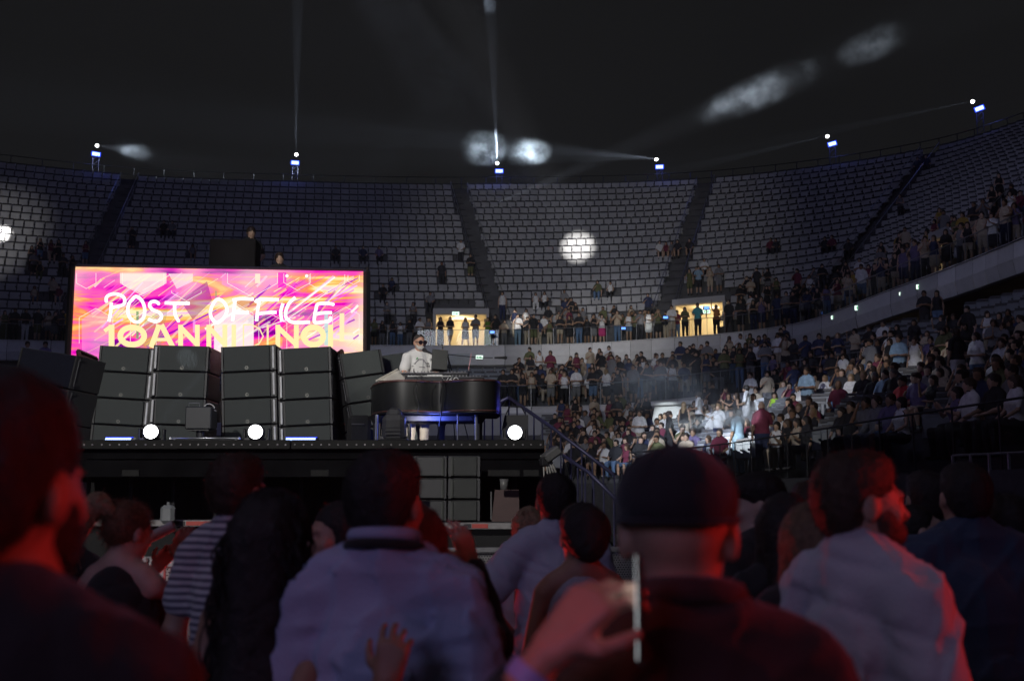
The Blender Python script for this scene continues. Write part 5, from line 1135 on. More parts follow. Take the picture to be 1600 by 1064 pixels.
# spectators among the upper seats
def upseat(px, row, rec, yawj=.2):
    r = up_row(row); rec = (px,) + rec; return put(UP, r[0] + .55 * (r[1] - r[0]) - (.012 if rec[8] == 'sit' else .016), r[2] - (.0 if rec[8] == 'sit' else 0), rec, 'upper seats', 'spectators among the upper seats', yawj)
US = [(837, 3, ('f', 'white', 'tank', 'white', 'trousers', 'lap', 'bob', 'sit')), (851, 3, ('f', 'white', 'tank', 'black', 'trousers', 'lap', None, 'sit')), (850, 0, ('m', 'white', 'tee', 'beige', 'shorts', 'lap', None, 'sit')), (857, 1, ('m', 'black', 'tee', 'beige', 'shorts', 'lap', 'bald', 'sit')), (884, 2, ('m', 'navy', 'tee', 'dark', 'trousers', 'lap', None, 'sit')), (893, 2, ('m', 'black', 'tee', 'dark', 'trousers', 'face', None, 'sit')),
      (822, 1, ('f', 'white', 'tank', 'white', 'shorts', 'lap', None, 'sit')), (934, 4, ('m', 'olive', 'tee', 'denim', 'trousers', 'drink', None, 'sit')), (954, 4, ('f', 'white', 'tank', 'black', 'trousers', 'lap', 'bun', 'sit')), (785, 2, ('m', 'white', 'tank', 'navy', 'trousers', 'down', 'bob', 'stand')), (882, 3, ('m', 'grey', 'tee', 'dark', 'trousers', 'lap', None, 'sit')),
      (1031, 9, ('m', 'white', 'tee', 'dark', 'shorts', 'lap', None, 'sit')), (1041, 9, ('f', 'maroon', 'tank', 'dark', 'shorts', 'lap', None, 'sit')), (1050, 9, ('f', 'grey', 'tank', 'dark', 'shorts', 'lap', None, 'sit')), (1059, 9, ('m', 'dark', 'tee', 'dark', 'shorts', 'lap', None, 'sit')), (1078, 9, ('m', 'dark', 'tee', 'dark', 'shorts', 'lap', None, 'sit')),
      (1089, 5, ('m', 'dark', 'tee', 'olive', 'shorts', 'lap', None, 'sit')), (1101, 6, ('m', 'white', 'tee', 'dark', 'shorts', 'fold', None, 'sit')), (1078, 4, ('f', 'olive', 'tank', 'olive', 'shorts', 'hips', None, 'stand')), (1092, 4, ('m', 'light-blue', 'tee', 'dark', 'shorts', 'rail', None, 'stand')), (1110, 4, ('f', 'beige', 'tank', 'beige', 'shorts', 'clasp', None, 'stand')), (1124, 4, ('m', 'grey', 'tee', 'grey', 'shorts', 'clasp', None, 'stand')),
      (255, 12, ('m', 'black', 'tee', 'dark', 'trousers', 'lap', None, 'sit')), (268, 12, ('m', 'grey', 'tee', 'dark', 'trousers', 'lap', None, 'sit')), (205, 10, ('m', 'dark', 'tee', 'dark', 'shorts', 'phone', None, 'stand')), (300, 9, ('f', 'grey', 'tank', 'dark', 'shorts', 'lap', None, 'sit')), (567, 9, ('m', 'navy', 'tee', 'dark', 'trousers', 'lap', None, 'sit')), (592, 9, ('m', 'purple', 'tee', 'dark', 'trousers', 'lap', None, 'sit')), (524, 9, ('m', 'dark', 'tee', 'dark', 'trousers', 'lap', None, 'sit')),
      (598, 4, ('m', 'black', 'tee', 'dark', 'trousers', 'lap', None, 'sit')), (612, 5, ('f', 'navy', 'tee', 'dark', 'trousers', 'lap', None, 'sit')), (690, 6, ('m', 'dark', 'tee', 'dark', 'trousers', 'down', None, 'stand')), (735, 7, ('m', 'black', 'tee', 'olive', 'shorts', 'clasp', None, 'stand')), (672, 3, ('m', 'grey', 'tee', 'dark', 'trousers', 'lap', None, 'sit')), (720, 9, ('m', 'white', 'tee', 'dark', 'trousers', 'lap', None, 'stand')), (604, 1, ('f', 'grey', 'tee', 'dark', 'trousers', 'clasp', None, 'stand')), (645, 1, ('f', 'grey', 'tank', 'dark', 'trousers', 'clasp', None, 'stand')),
      (1205, 8, ('m', 'maroon', 'tee', 'dark', 'trousers', 'lap', None, 'sit')), (1213, 8, ('f', 'dark', 'tee', 'dark', 'trousers', 'lap', None, 'sit')), (1290, 7, ('m', 'dark', 'tee', 'dark', 'trousers', 'lap', None, 'sit')), (1301, 7, ('m', 'maroon', 'tee', 'dark', 'trousers', 'lap', None, 'sit')), (1408, 10, ('f', 'grey', 'tank', 'dark', 'trousers', 'clasp', None, 'stand')), (1435, 17, ('m', 'navy', 'tee', 'dark', 'trousers', 'lap', None, 'sit')), (1448, 17, ('m', 'navy', 'tee', 'dark', 'trousers', 'lap', None, 'sit'))]
for px, rw, rec in US: upseat(px, rw, rec)
for i in range(16):   # cluster on the stairs at far left
    rw = R2.choice([2, 3, 4, 5, 6, 7, 8]); px = R2.uniform(34, 122) + rw * 1.5; sx = R2.choice('mf'); lg = R2.choice(['sit', 'stand', 'sit'])
    upseat(px, rw, (sx, R2.choice(['grey', 'white', 'black', 'beige', 'dark', 'maroon']), 'tee' if sx == 'm' else 'tank', R2.choice(['beige', 'denim', 'black', 'olive']), R2.choice(['shorts', 'trousers']), 'lap' if lg == 'sit' else R2.choice(['phone', 'face', 'fold', 'clasp']), None, lg))
for i in range(26):   # dark clusters on the right of the upper tier
    rw = R2.choice([0, 1, 1, 2, 3, 4, 6]); px = R2.uniform(1290, 1590); sx = R2.choice('mf'); lg = R2.choice(['sit', 'stand'])
    upseat(px, rw, (sx, R2.choice(['grey', 'white', 'dark', 'black', 'maroon', 'mustard']), 'tee' if sx == 'm' else 'tank', R2.choice(['beige', 'denim', 'black']), R2.choice(['shorts', 'trousers']), 'lap' if lg == 'sit' else R2.choice(['fold', 'clasp', 'clap']), None, lg))
# middle tier, front rail
MR = [(800, 'm', 'black', 'tee', 'black', 'trousers', 'fold', None, 'stand'), (786, 'm', 'black', 'tee', 'black', 'trousers', 'fold', None, 'stand'), (817, 'f', 'black', 'tank', 'dark', 'mini', 'clasp', None, 'stand'), (831, 'f', 'beige', 'tank', 'dark', 'trousers', 'clasp', None, 'stand'), (861, 'm', 'beige', 'tee', 'grey', 'shorts', 'rail', None, 'stand'), (882, 'f', 'white', 'tank', 'black', 'trousers', 'rail', None, 'stand'), (901, 'm', 'white', 'tee', 'grey', 'shorts', 'clasp', None, 'stand'),
      (927, 'm', 'black', 'tee', 'denim', 'shorts', 'fold', None, 'stand'), (966, 'f', 'black', 'tank', 'black', 'dress', 'drink', None, 'stand'), (990, 'm', 'grey', 'tee', 'dark', 'shorts', 'down', None, 'stand'), (1012, 'm', 'dark', 'tee', 'grey', 'shorts', 'face', None, 'stand'), (1033, 'm', 'grey', 'tee', 'dark', 'trousers', 'clasp', None, 'stand'), (1052, 'f', 'white', 'tank', 'dark', 'trousers', 'clasp', None, 'stand')]
for rec in MR: put(MI, .02 + .02 * random.random(), ZM, rec, 'middle rail', 'spectators at the middle tier rail', .2)
o = put(MI, .03, ZM, (948, 'f', 'white', 'tee', 'black', 'skirt', 'clasp', 'bob', 'stand'), 'middle rail', 'spectators at the middle tier rail', 0); o.rotation_euler.z += pi - .4; o['hair_tone'] = list(HAIR[3])
def midrow(px, i, rec, yawj=.25):
    i = min(i, NM - 1)
    q = s_at_px(.2, 6.2, px, MI); r = mi_row(i, q); rec = (px,) + rec; return put(MI, r[0] + .45 * (r[1] - r[0]), r[2], rec, 'middle tier', 'spectators in the middle tier', yawj)
midrow(843, 5, ('f', 'white', 'tank', 'black', 'trousers', 'clasp', 'bun', 'stand')); midrow(937, 4, ('f', 'black', 'tank', 'black', 'trousers', 'down', None, 'stand')); midrow(952, 5, ('m', 'white', 'shirt', 'dark', 'trousers', 'drink', None, 'stand'))
for i in range(58):
    px = R2.choice([R2.uniform(1060, 1600), R2.uniform(1180, 1600), R2.uniform(860, 1100)]); rw = R2.randint(0, 4); sx = R2.choice('mf'); lg = R2.choice(['sit', 'stand', 'stand']) if px > 1060 else 'sit'
    if px > 1240 and (rw > 1 or R2.random() < .45): continue
    midrow(px, rw, (sx, R2.choice(['grey', 'white', 'dark', 'black', 'black', 'purple', 'beige', 'navy', 'white']), 'tee' if sx == 'm' else R2.choice(['tee', 'tank']), R2.choice(['beige', 'denim', 'black', 'dark', 'grey']), R2.choice(['shorts', 'trousers']), 'lap' if lg == 'sit' else R2.choice(['fold', 'clasp', 'clap', 'phone', 'drink', 'down']), None, lg))
midrow(1447, 7, ('m', 'dark', 'tee', 'dark', 'trousers', 'fold', None, 'stand')); midrow(1467, 7, ('f', 'black', 'tank', 'denim', 'trousers', 'down', 'long', 'stand'))
# lower stand: hand-placed people (pixel of the feet decides where they stand)
def low(px, py_head, H_, y, rec, yaw=None, label=None, z=None):
    """place by head pixel and distance"""
    p = at_y(px, py_head, y); z_ = p[2] - H_; me = pv(rec[0], MIX[rec[5]], rec[4], rec[2], rec[6], rec[7])
    what = '%s in a %s %s' % ('woman' if rec[0] == 'f' else 'man', rec[1], {'tee': 'T-shirt', 'tank': 'tank top', 'crop': 'crop top', 'shirt': 'shirt', 'long': 'long-sleeved top'}[rec[2]])
    pos = np.array([p[0], p[1], z_]); return person(me, pos, (face_to(pos) if yaw is None else yaw), rec[0], rec[1], rec[3], what, 'lower stand', 'spectators in the lower stand', label=label)
HP = []
def lorow_q(i, px, t):
    q = s_at_px(.5, 3.3, px, LO)
    for _ in range(3):
        r = lo_row(i, q); q = s_at_px(r[0] + t * (r[1] - r[0]), r[2], px, LO)
    return q
def lowrow(px, i, rec, yaw=None, label=None, hairi=None, t=.45):
    """place on a row of the lower stand; a number over 100 is the picture height of the head"""
    if i >= 100:
        hy = i; hh = (1.32 if rec[7] == 'sit' else 1.76) * (.95 if rec[0] == 'f' else 1.02); best = None
        for k in range(NL):
            q = lorow_q(k, px, t); r = lo_row(k, q); p_ = LO.pt(q, r[0] + t * (r[1] - r[0]), r[2]); e = abs(proj(p_ + (0, 0, hh))[1] - hy)
            if best is None or e < best[0]: best = (e, k)
        i = best[1]
    q = lorow_q(i, px, t)
    r = lo_row(i, q); pos = LO.pt(q, r[0] + t * (r[1] - r[0]), r[2])
    if label: HP.append((px, proj(pos + (0, 0, 1.7 if rec[7] != 'sit' else 1.3))[1], proj(pos)[1], np.linalg.norm(pos)))
    me = pv(rec[0], MIX[rec[5]], rec[4], rec[2], rec[6], rec[7])
    what = '%s in %s %s, %s' % ('woman' if rec[0] == 'f' else 'man', rec[1], {'tee': 'T-shirt', 'tank': 'tank top', 'crop': 'crop top', 'shirt': 'shirt', 'long': 'long-sleeved top'}[rec[2]], 'seated' if rec[7] == 'sit' else POSE_TXT[MIX[rec[5]]])
    return person(me, pos, (face_to(pos) if yaw is None else yaw) + random.uniform(-.2, .2), rec[0], rec[1], rec[3], what, 'lower stand', 'spectators in the lower stand', hairi=hairi, label=label)
lowrow(1000, 640, ('m', 'white', 'tee', 'beige', 'shorts', 'clasp', None, 'stand'), label='short-haired person in a bright white T-shirt left of the white parapet')
lowrow(1047, 640, ('m', 'black', 'tee', 'dark', 'trousers', 'down', None, 'stand'), yaw=-1.3, label='dark silhouetted man standing in front of the glowing white parapet')
lowrow(1070, 628, ('f', 'black', 'tank', 'beige', 'shorts', 'down', None, 'stand'), yaw=-.4, hairi=3, label='blonde woman in black seen from behind by the glowing parapet')
lowrow(1093, 612, ('m', 'white', 'tee', 'dark', 'trousers', 'clasp', None, 'stand'), yaw=1.2, label='fair-haired man in white turned left, right of the glowing parapet')
lowrow(1124, 632, ('f', 'white', 'tee', 'navy', 'mini', 'out', None, 'stand'), hairi=3, label='blonde woman in white top and navy shorts reaching out with a phone')
lowrow(1168, 601, ('m', 'white', 'shirt', 'white', 'trousers', 'clasp', None, 'stand'), yaw=1.0, label='man in a brightly lit white shirt above the haze streak')
lowrow(1140, 610, ('f', 'black', 'tank', 'dark', 'trousers', 'clasp', None, 'stand')); lowrow(1152, 612, ('f', 'dark', 'tank', 'dark', 'trousers', 'out', None, 'stand'), yaw=1.4)
lowrow(1212, 612, ('f', 'lime', 'tank', 'dark', 'trousers', 'lap', None, 'sit'), label='seated person in a lime green top behind the haze streak')
lowrow(1238, 630, ('m', 'white', 'tee', 'dark', 'shorts', 'lap', None, 'sit'))
lowrow(1155, 674, ('m', 'light-blue', 'shirt', 'light-blue', 'trousers', 'drink', None, 'stand'), yaw=-2.6 + pi, label='bearded man in a pale grey-blue shirt holding an orange drink in bright light')
lowrow(1193, 669, ('m', 'maroon', 'tee', 'navy', 'trousers', 'drink', 'bald', 'stand'), yaw=-.2, label='bald man in a maroon T-shirt seen from behind in bright light', t=.2)
lowrow(1216, 676, ('f', 'white', 'tank', 'white', 'trousers', 'clasp', None, 'sit'), label='woman in white seated right of the maroon T-shirt')
lowrow(1232, 670, ('f', 'black', 'crop', 'beige', 'trousers', 'drink', None, 'sit'), yaw=1.9, label='long-haired woman in a black crop top and pale trousers in bright light', skini=0) if 0 else lowrow(1232, 670, ('f', 'black', 'crop', 'beige', 'trousers', 'drink', None, 'sit'), yaw=1.9, label='long-haired woman in a black crop top and pale trousers in bright light')
lowrow(1248, 670, ('f', 'beige', 'tank', 'dark', 'trousers', 'drink', 'bob', 'sit'), yaw=2.0, label='woman holding an orange drink beside the long dark hair')
lowrow(1262, 664, ('f', 'dark', 'tee', 'dark', 'trousers', 'drink', 'long', 'sit'), yaw=1.5, label='woman with very long dark hair turned left, rightmost of the brightly lit group')
# the seated right-hand row
row = [(1263, 'm', 'light-blue', 'tee', 'dark', 'trousers', 'clasp', None, 'stand', 'man in a light blue T-shirt standing left of the seated row'), (1291, 'f', 'white', 'crop', 'dark', 'trousers', 'lap', None, 'sit', 'blonde woman in a patterned white top, second in the seated row'), (1313, 'm', 'maroon', 'tee', 'navy', 'shorts', 'lap', 'bald', 'sit', 'bald man in a maroon T-shirt and shorts in the seated row'), (1332, 'f', 'white', 'tee', 'navy', 'trousers', 'lap', 'bob', 'sit', 'blonde bobbed woman in white with sunglasses in the seated row'), (1352, 'm', 'black', 'tee', 'denim', 'shorts', 'lap', None, 'sit', 'dark-haired man in black beside the blonde bobbed woman'),
       (1370, 'm', 'black', 'tee', 'beige', 'shorts', 'lap', 'crew', 'sit', 'grey-haired man in black in the middle of the seated row'), (1386, 'm', 'light-blue', 'tee', 'denim', 'shorts', 'lap', 'crew', 'sit', 'man in a blue shirt seated left of the beige trousers'), (1399, 'm', 'black', 'tee', 'beige', 'trousers', 'lap', 'crew', 'sit', 'older man in black top and beige trousers beside the red T-shirt'), (1414, 'm', 'red', 'tee', 'beige', 'shorts', 'lap', 'cap', 'sit', 'man in a red T-shirt and dark cap in the seated row'), (1437, 'm', 'purple', 'tee', 'beige', 'shorts', 'drink', 'cap', 'sit', 'man in a purple T-shirt and red cap beside the red T-shirt'),
       (1462, 'f', 'black', 'tank', 'black', 'shorts', 'phone', None, 'sit', 'person holding up a lit phone at the right end of the seated row')]
ROWY = {1263: 571, 1291: 583, 1313: 594, 1332: 586, 1352: 580, 1370: 578, 1386: 577, 1399: 574, 1414: 583, 1437: 583, 1462: 585}
for r in row: lowrow(r[0], ROWY[r[0]], tuple(r[1:9]), label=r[9], hairi=3 if 'blonde' in r[9] else (4 if 'grey' in r[9] or 'older' in r[9] else None))
for r in [(1396, 616, 'm', 'purple', 'tee', 'denim', 'shorts', 'lap', 'crew', 'sit', 'man in a violet T-shirt seated below the red T-shirt'), (1412, 618, 'f', 'white', 'tank', 'dark', 'trousers', 'lap', 'bob', 'sit', 'woman in a white sleeveless top beside the violet T-shirt'),
          (1318, 657, 'f', 'dark', 'tee', 'dark', 'trousers', 'lap', 'long', 'sit', 'dark-haired woman seated low, left of the black T-shirt pair'), (1333, 652, 'm', 'black', 'tee', 'dark', 'trousers', 'lap', None, 'sit', 'man in black in profile, seated low in front of the empty seats'), (1357, 655, 'm', 'grey', 'tee', 'grey', 'trousers', 'face', None, 'sit', 'person in grey leaning forward, seated low near the glass panel'), (1374, 651, 'm', 'grey', 'long', 'grey', 'trousers', 'lap', None, 'sit', 'bearded man in a long grey top seated beside the glass panel'),
          (1500, 662, 'f', 'purple', 'tank', 'dark', 'trousers', 'clap', 'bob', 'sit', 'woman clapping at the rail right of the glass panel'), (1521, 657, 'm', 'white', 'tee', 'dark', 'trousers', 'lap', None, 'sit', 'person in a white T-shirt right of the clapping woman'), (1560, 642, 'm', 'black', 'tee', 'dark', 'trousers', 'rail', None, 'sit', 'bearded man in black resting his arm on the right rail'), (1592, 622, 'f', 'white', 'tee', 'dark', 'trousers', 'lap', None, 'sit', 'person in white at the right edge above the rail')]:
    lowrow(r[0], r[1], tuple(r[2:10]), label=r[10])
o = lowrow(1433, 526, ('f', 'white', 'tank', 'white', 'dress', 'down', 'bun', 'stand'), label='woman in a white belted dress standing above the seated row'); o['bottom_tone'] = list(COLS['white'])
lowrow(1408, 522, ('m', 'light-blue', 'tee', 'dark', 'trousers', 'clasp', 'crew', 'stand'), label='man in a pale blue T-shirt with a bag strap left of the white dress')
lowrow(1499, 512, ('m', 'black', 'tee', 'white', 'trousers', 'down', 'crew', 'stand'), yaw=.3, label='man in a black T-shirt and white trousers seen from behind at right')
lowrow(1530, 520, ('f', 'white', 'tee', 'denim', 'trousers', 'clasp', None, 'stand'), label='woman in white lit by her phone right of the black T-shirt')
def covers(pos, sit):
    """would somebody here hide one of the spectators placed by hand, or the bare seats"""
    h = proj(pos + (0, 0, 1.3 if sit else 1.72)); d = np.linalg.norm(pos); w_ = .28 * F / d
    if 1275 < h[0] < 1392 and 612 < h[1] < 700: return True
    return any(d < q_[3] + .2 and abs(h[0] - q_[0]) < w_ + 5 and h[1] < q_[1] + .48 * (q_[2] - q_[1]) for q_ in HP)
tries = 0; nfill = 0
while nfill < 60 and tries < 1500:
    tries += 1; i = R2.randint(0, NL - 1)
    px = R2.choice([R2.uniform(862, 1250), R2.uniform(862, 1130), R2.uniform(1250, 1600), R2.uniform(1100, 1600)]); lg = 'sit' if R2.random() < .8 or i < NL - 3 else 'stand'
    q = lorow_q(i, px, .45); r = lo_row(i, q); pos = LO.pt(q, r[0] + .45 * (r[1] - r[0]), r[2])
    if any(np.linalg.norm(pos[:2] - t_[:2]) < .5 for t_ in TAKEN) or covers(pos, lg == 'sit'): continue
    pp = proj(pos + (0, 0, 1))
    if pp[1] > 745 or (pp[1] > 700 and px < 900): continue
    sx = R2.choice('mf'); nfill += 1
    lowrow(px, i, (sx, R2.choice(['grey', 'white', 'dark', 'black', 'black', 'purple', 'beige', 'navy', 'white', 'maroon']), 'tee' if sx == 'm' else R2.choice(['tee', 'tank']), R2.choice(['beige', 'denim', 'black', 'dark', 'grey']), R2.choice(['shorts', 'trousers']), 'lap' if lg == 'sit' else R2.choice(['fold', 'clasp', 'clap', 'drink', 'down']), None, lg))
# two heads above the left speaker column
for px, n_ in ((43, 'leftmost'), (71, 'second')):
    low(px, 537, 1.72, 44, ('m', 'white' if px < 50 else 'purple', 'tee', 'dark', 'trousers', 'down', 'cap', 'stand'), label='%s capped head showing over the dark left speaker column' % n_)
b = MB(); pc = at_y(57, 537, 44); b.box((0, 0, (pc[2] - 1.72) / 2), (6, 2.5, pc[2] - 1.76)); tag(b.build('platform', conc_dark, loc=(pc[0], 44.3, 0)), 'dark platform under the two capped heads behind the left speakers', 'platform')
# technicians behind the screen
tk = at_y(390, 355, 22.9); me = pv('m', ('rail', 'rail'), 'trousers', 'tee', 'crew', 'stand', lean=.15); o = person(me, (tk[0], 22.95, tk[2] - 1.79), 3.6, 'm', 'black', 'black', '', '', 'stage crew behind the screen', label='dark bearded technician leaning over the black desk behind the screen')
tk = at_y(440, 398, 22.6); o = person(pv('m', ('fold', 'fold'), 'trousers', 'tee', 'short', 'stand'), (tk[0], 22.4, tk[2] - 1.79), 3.4, 'm', 'black', 'black', '', '', 'stage crew behind the screen', label='second technician whose head just shows over the screen top')
# further spectators beyond the ones that show largest: one mass
def attr_mat(name):
    m = bpy.data.materials.new(name); m.use_nodes = True; nt = m.node_tree; a = nt.nodes.new('ShaderNodeAttribute'); a.attribute_name = 'tone'; nt.links.new(a.outputs['Color'], nt.nodes['Principled BSDF'].inputs['Base Color']); nt.nodes['Principled BSDF'].inputs['Roughness'].default_value = .85; return m
LOWV = []
for sx, ps, bt, tt, hr, lg in (('m', 'fold', 'trousers', 'tee', 'short', 'stand'), ('f', 'clasp', 'trousers', 'tank', 'long', 'stand'), ('m', 'lap', 'trousers', 'tee', 'short', 'sit'), ('f', 'lap', 'shorts', 'tank', 'long', 'sit'), ('m', 'face', 'shorts', 'tee', 'short', 'sit'), ('f', 'phone', 'mini', 'tee', 'long', 'stand'), ('m', 'drink', 'trousers', 'tee', 'short', 'stand')):
    G = human(H=1.66 if sx == 'f' else 1.78, female=sx == 'f', R=MIX[ps][0], L=MIX[ps][1], legs=lg, hair=hr, top=tt, bottom=bt); pr_ = []
    for n in ('skin', 'bottom', 'top', 'shoes', 'hair'): pr_ += G[n]
    me = sdf_mesh('low', pr_, .036, PM6); nv = len(me.vertices); co = np.empty(nv * 3, np.float32); me.vertices.foreach_get('co', co); Q = np.empty(len(me.polygons) * 4, np.int32); me.polygons.foreach_get('vertices', Q); mi_ = np.empty(len(me.polygons), np.int32); me.polygons.foreach_get('material_index', mi_)
    LOWV.append((lg, co.reshape(-1, 3), Q.reshape(-1, 4), mi_)); bpy.data.meshes.remove(me)
MV, MQ, MT, kv = [], [], [], 0; nm_ = 0
def mass_put(pos, lg):
    global kv, nm_
    if any(np.linalg.norm(pos[:2] - t_[:2]) < .42 and abs(pos[2] - t_[2]) < .6 for t_ in TAKEN): return False
    TAKEN.append(np.array(pos)); l_, co, Q, mi_ = R2.choice([v for v in LOWV if v[0] == lg]); a = face_to(pos) + R2.uniform(-.5, .5); sc = R2.uniform(.94, 1.05)
    R3 = np.array([[cos(a), -sin(a), 0], [sin(a), cos(a), 0], [0, 0, 1]]); MV.append(co @ R3.T * sc + pos); MQ.append(Q + kv); kv += len(co); nm_ += 1
    pal = np.array([R2.choice(SKIN), R2.choice(HAIR[:3]), COLS[R2.choice(['black', 'dark', 'dark', 'grey', 'white', 'beige', 'navy', 'maroon', 'black', 'black', 'olive'])], COLS[R2.choice(['black', 'dark', 'denim', 'beige', 'grey'])], (.04, .04, .04), (.03, .02, .02)]); MT.append(pal[mi_]); return True
def rowpos(tier, rowf, i, px, t=.45, z0=3.3):
    q = s_at_px(.5 if tier is LO else .2, z0, px, tier)
    for _ in range(2): r = rowf(i, q); q = s_at_px(r[0] + t * (r[1] - r[0]), r[2], px, tier)
    r = rowf(i, q); return tier.pt(q, r[0] + t * (r[1] - r[0]), r[2])
for k in range(1500):
    if nm_ >= 360: break
    z_ = R2.random()
    if z_ < .58:
        i = R2.randint(0, NL - 1); px = R2.choice([R2.uniform(862, 1060), R2.uniform(1040, 1600), R2.uniform(1240, 1620)]); pos = rowpos(LO, lo_row, i, px); pp = proj(pos + (0, 0, 1))
        lg = 'sit' if i < NL - 3 or R2.random() < .4 else 'stand'
        if pp[1] > 790 or covers(pos, lg == 'sit') or (1015 < px < 1075 and pp[1] < 668): continue
        mass_put(pos, lg)
    elif z_ < .80:
        i = R2.randint(0, 4); px = R2.uniform(800, 1250) if R2.random() < .8 else R2.uniform(1250, 1610)
        if px > 1240: i = 0
        pos = rowpos(MI, mi_row, i, px, z0=6.2); mass_put(pos, 'stand' if px > 1150 or R2.random() < .4 else 'sit')
    elif z_ < .90:
        px = R2.choice([R2.uniform(-10, 115), R2.uniform(575, 670), R2.uniform(790, 1060)]); q = s_at_px(.03, ZU, px, UP); mass_put(UP.pt(q, .035 + .03 * R2.random(), ZU), 'stand')
    else:
        i = R2.choice([0, 0, 1, 1, 2, 3]); px = R2.choice([R2.uniform(1140, 1620), R2.uniform(1140, 1620), R2.uniform(800, 1040)]); 
        if px < 1100: i = R2.choice([0, 0, 1])
        pos = rowpos(UP, lambda i_, q_: up_row(i_), i, px, z0=11.5); mass_put(pos, R2.choice(['sit', 'stand']))
fc = np.concatenate(MT); me = mesh_np('crowd', np.concatenate(MV), np.concatenate(MQ), attr_mat('crowd_clothes'), None, True); at_ = me.attributes.new('tone', 'FLOAT_COLOR', 'FACE')
at_.data.foreach_set('color', np.concatenate([fc, np.ones((len(fc), 1))], 1).astype(np.float32).ravel()); tag(link('crowd', me), 'dense dim crowd filling the stands between the nearer spectators', 'crowd', kind='stuff')
# labels: what, where and the ordinal from the left within the area
from collections import defaultdict
byarea = defaultdict(list)
for rec in CROWD:
    if rec[3]: rec[0]['label'] = rec[3]
    else: byarea[(rec[1], rec[2])].append(rec)
for (what, ar), L_ in byarea.items():
    L_.sort(key=lambda r: proj(r[0].location)[0])
    for i, r in enumerate(L_):
        r[0]['label'] = '%s, %s' % (what, ar) if len(L_) == 1 else '%s, %s, %s such from left' % (what, ar, ordi(i))
for r in CROWD:
    if r[2] in ('upper rail',): r[0].scale = (1.08, 1.08, 1.1)
for o in bpy.data.objects:
    if 'label' in o and len(o['label'].split()) > 16: print('LONG', o['label'])
print('CROWD', len(CROWD), 'variants', len(VAR))

# seats: the 300 nearest in view are objects of their own, the others one mass
tk_ = np.array([t[:2] for t in TAKEN]); tz = np.array([t[2] for t in TAKEN])
free = []
for s_ in SEATS:
    p = s_[5]
    if p[1] < 8: continue
    pp = proj(p + (0, 0, .6))
    if not (-60 < pp[0] < 1660): continue
    if s_[0] != 'U' or True:
        d = np.hypot(tk_[:, 0] - p[0], tk_[:, 1] - p[1]); 
        if ((d < .42) & (abs(tz - p[2]) < .5)).any(): continue
    hid = (pp[1] > 750) or (90 < pp[0] < 575 and 418 < pp[1]) or (pp[0] < 870 and pp[1] > 545) or pp[1] < -10
    dist = np.linalg.norm(p - (0, 0, 1.7)); free.append((dist + (1000 if hid or not (0 < pp[0] < 1600) else 0), s_, pp))
free.sort(key=lambda r: r[0])
SECT = {'L': ['lower stand left block', 'lower stand block beside the stairs', 'lower stand middle block', 'lower stand right block', 'lower stand nearest block'], 'M': ['middle tier left block', 'middle tier centre block', 'middle tier corner block', 'middle tier right block', 'middle tier nearest block'], 'U': ['upper far left block', 'upper block over the screen', 'upper block with bright spot', 'upper dim block right of spot', 'upper right block', 'upper far right block'] + ['x'] * 4}
for dist, s_, pp in free[:300]:
    o = link('seat', SM_L if s_[0] == 'U' else SM_B, loc=s_[5], rot=(0, 0, s_[6] + pi))
    tag(o, 'empty folding seat, %s row up, %s along, %s' % (ordi(s_[2]), ordi(s_[3]), SECT[s_[0]][s_[1]]), 'seat', 'empty folding seats of the stands')
def mass(name, items, m, label):
    V = []; Fc = []; FM = []; nv = len(sv); R_ = np.random.default_rng(3)
    quads = [f for f in sf if len(f) == 4]; tris = [f for f in sf if len(f) == 3]; qm = [sfm[i] for i, f in enumerate(sf) if len(f) == 4]
    qa = np.array(quads); AV = []; AQ = []; AM = []
    for k, (d_, s_, pp) in enumerate(items):
        a = s_[6] + pi; R3 = np.array([[cos(a), -sin(a), 0], [sin(a), cos(a), 0], [0, 0, 1]]); AV.append(sv @ R3.T + s_[5]); AQ.append(qa + k * nv); AM += qm
    o = link(name, mesh_np(name, np.concatenate(AV), np.concatenate(AQ), [m, darksteel], AM)); tag(o, label, 'seats', kind='stuff'); return o
mass('far_seats', [f for f in free[300:] if f[1][0] == 'U'], seat_m, 'rows of pale folding seats filling the upper tier')
rest = [f for f in free[300:] if f[1][0] != 'U']
if rest: mass('far_dark_seats', rest, seat_b, 'rows of dark folding seats filling the middle tier and lower stand')
print('SEATS', len(free))

# aisle stairs and handrails of the upper tier
for k, q0 in enumerate(AISLES_U[1:6]):
    nm = ['left of the screen', 'above the performer', 'right of the brightly lit seats', 'in the dim blue block at right', 'at the far right edge'][k]
    r = empty('aisle_stairs', UP.pt(q0, .08, 10.3), label='dark stair aisle with steel rails %s' % nm, cat='stairs', group='stair aisles of the upper tier'); o_ = np.array(r.location); yaw = UP.facing(q0)
    b = MB(); X = np.array([cos(yaw), sin(yaw), 0])
    for i in range(NU):
        rr_ = up_row(i)
        for h in (0, 1):
            t_ = rr_[0] + (rr_[1] - rr_[0]) * (.0 + .5 * h); p = UP.pt(q0, t_ + .01, rr_[2] - .30 + .31 * h) - o_
            b.box(p, (1.1, .42, .06), rotm(0, 0, yaw)); b.box(p - (0, 0, .0), (1.12, .03, .07), rotm(0, 0, yaw))
    b.build('step', mat('stair_dark', (.045, .045, .05), .8), r)
    for sx in (-1, 1):
        b = MB(); pts = [UP.pt(q0, up_row(i)[0] + .01, up_row(i)[2] + .95) - o_ + X * sx * .62 for i in range(0, NU, 2)]
        if k == 2 or k == 1: pts = pts
        b.tube(pts, .022, 5)
        for p in pts: b.cyl(p, p - (0, 0, 1.05), .020, 5)
        b.tube([p - (0, 0, .5) for p in pts], .014, 5); b.build('handrail', steel, r)
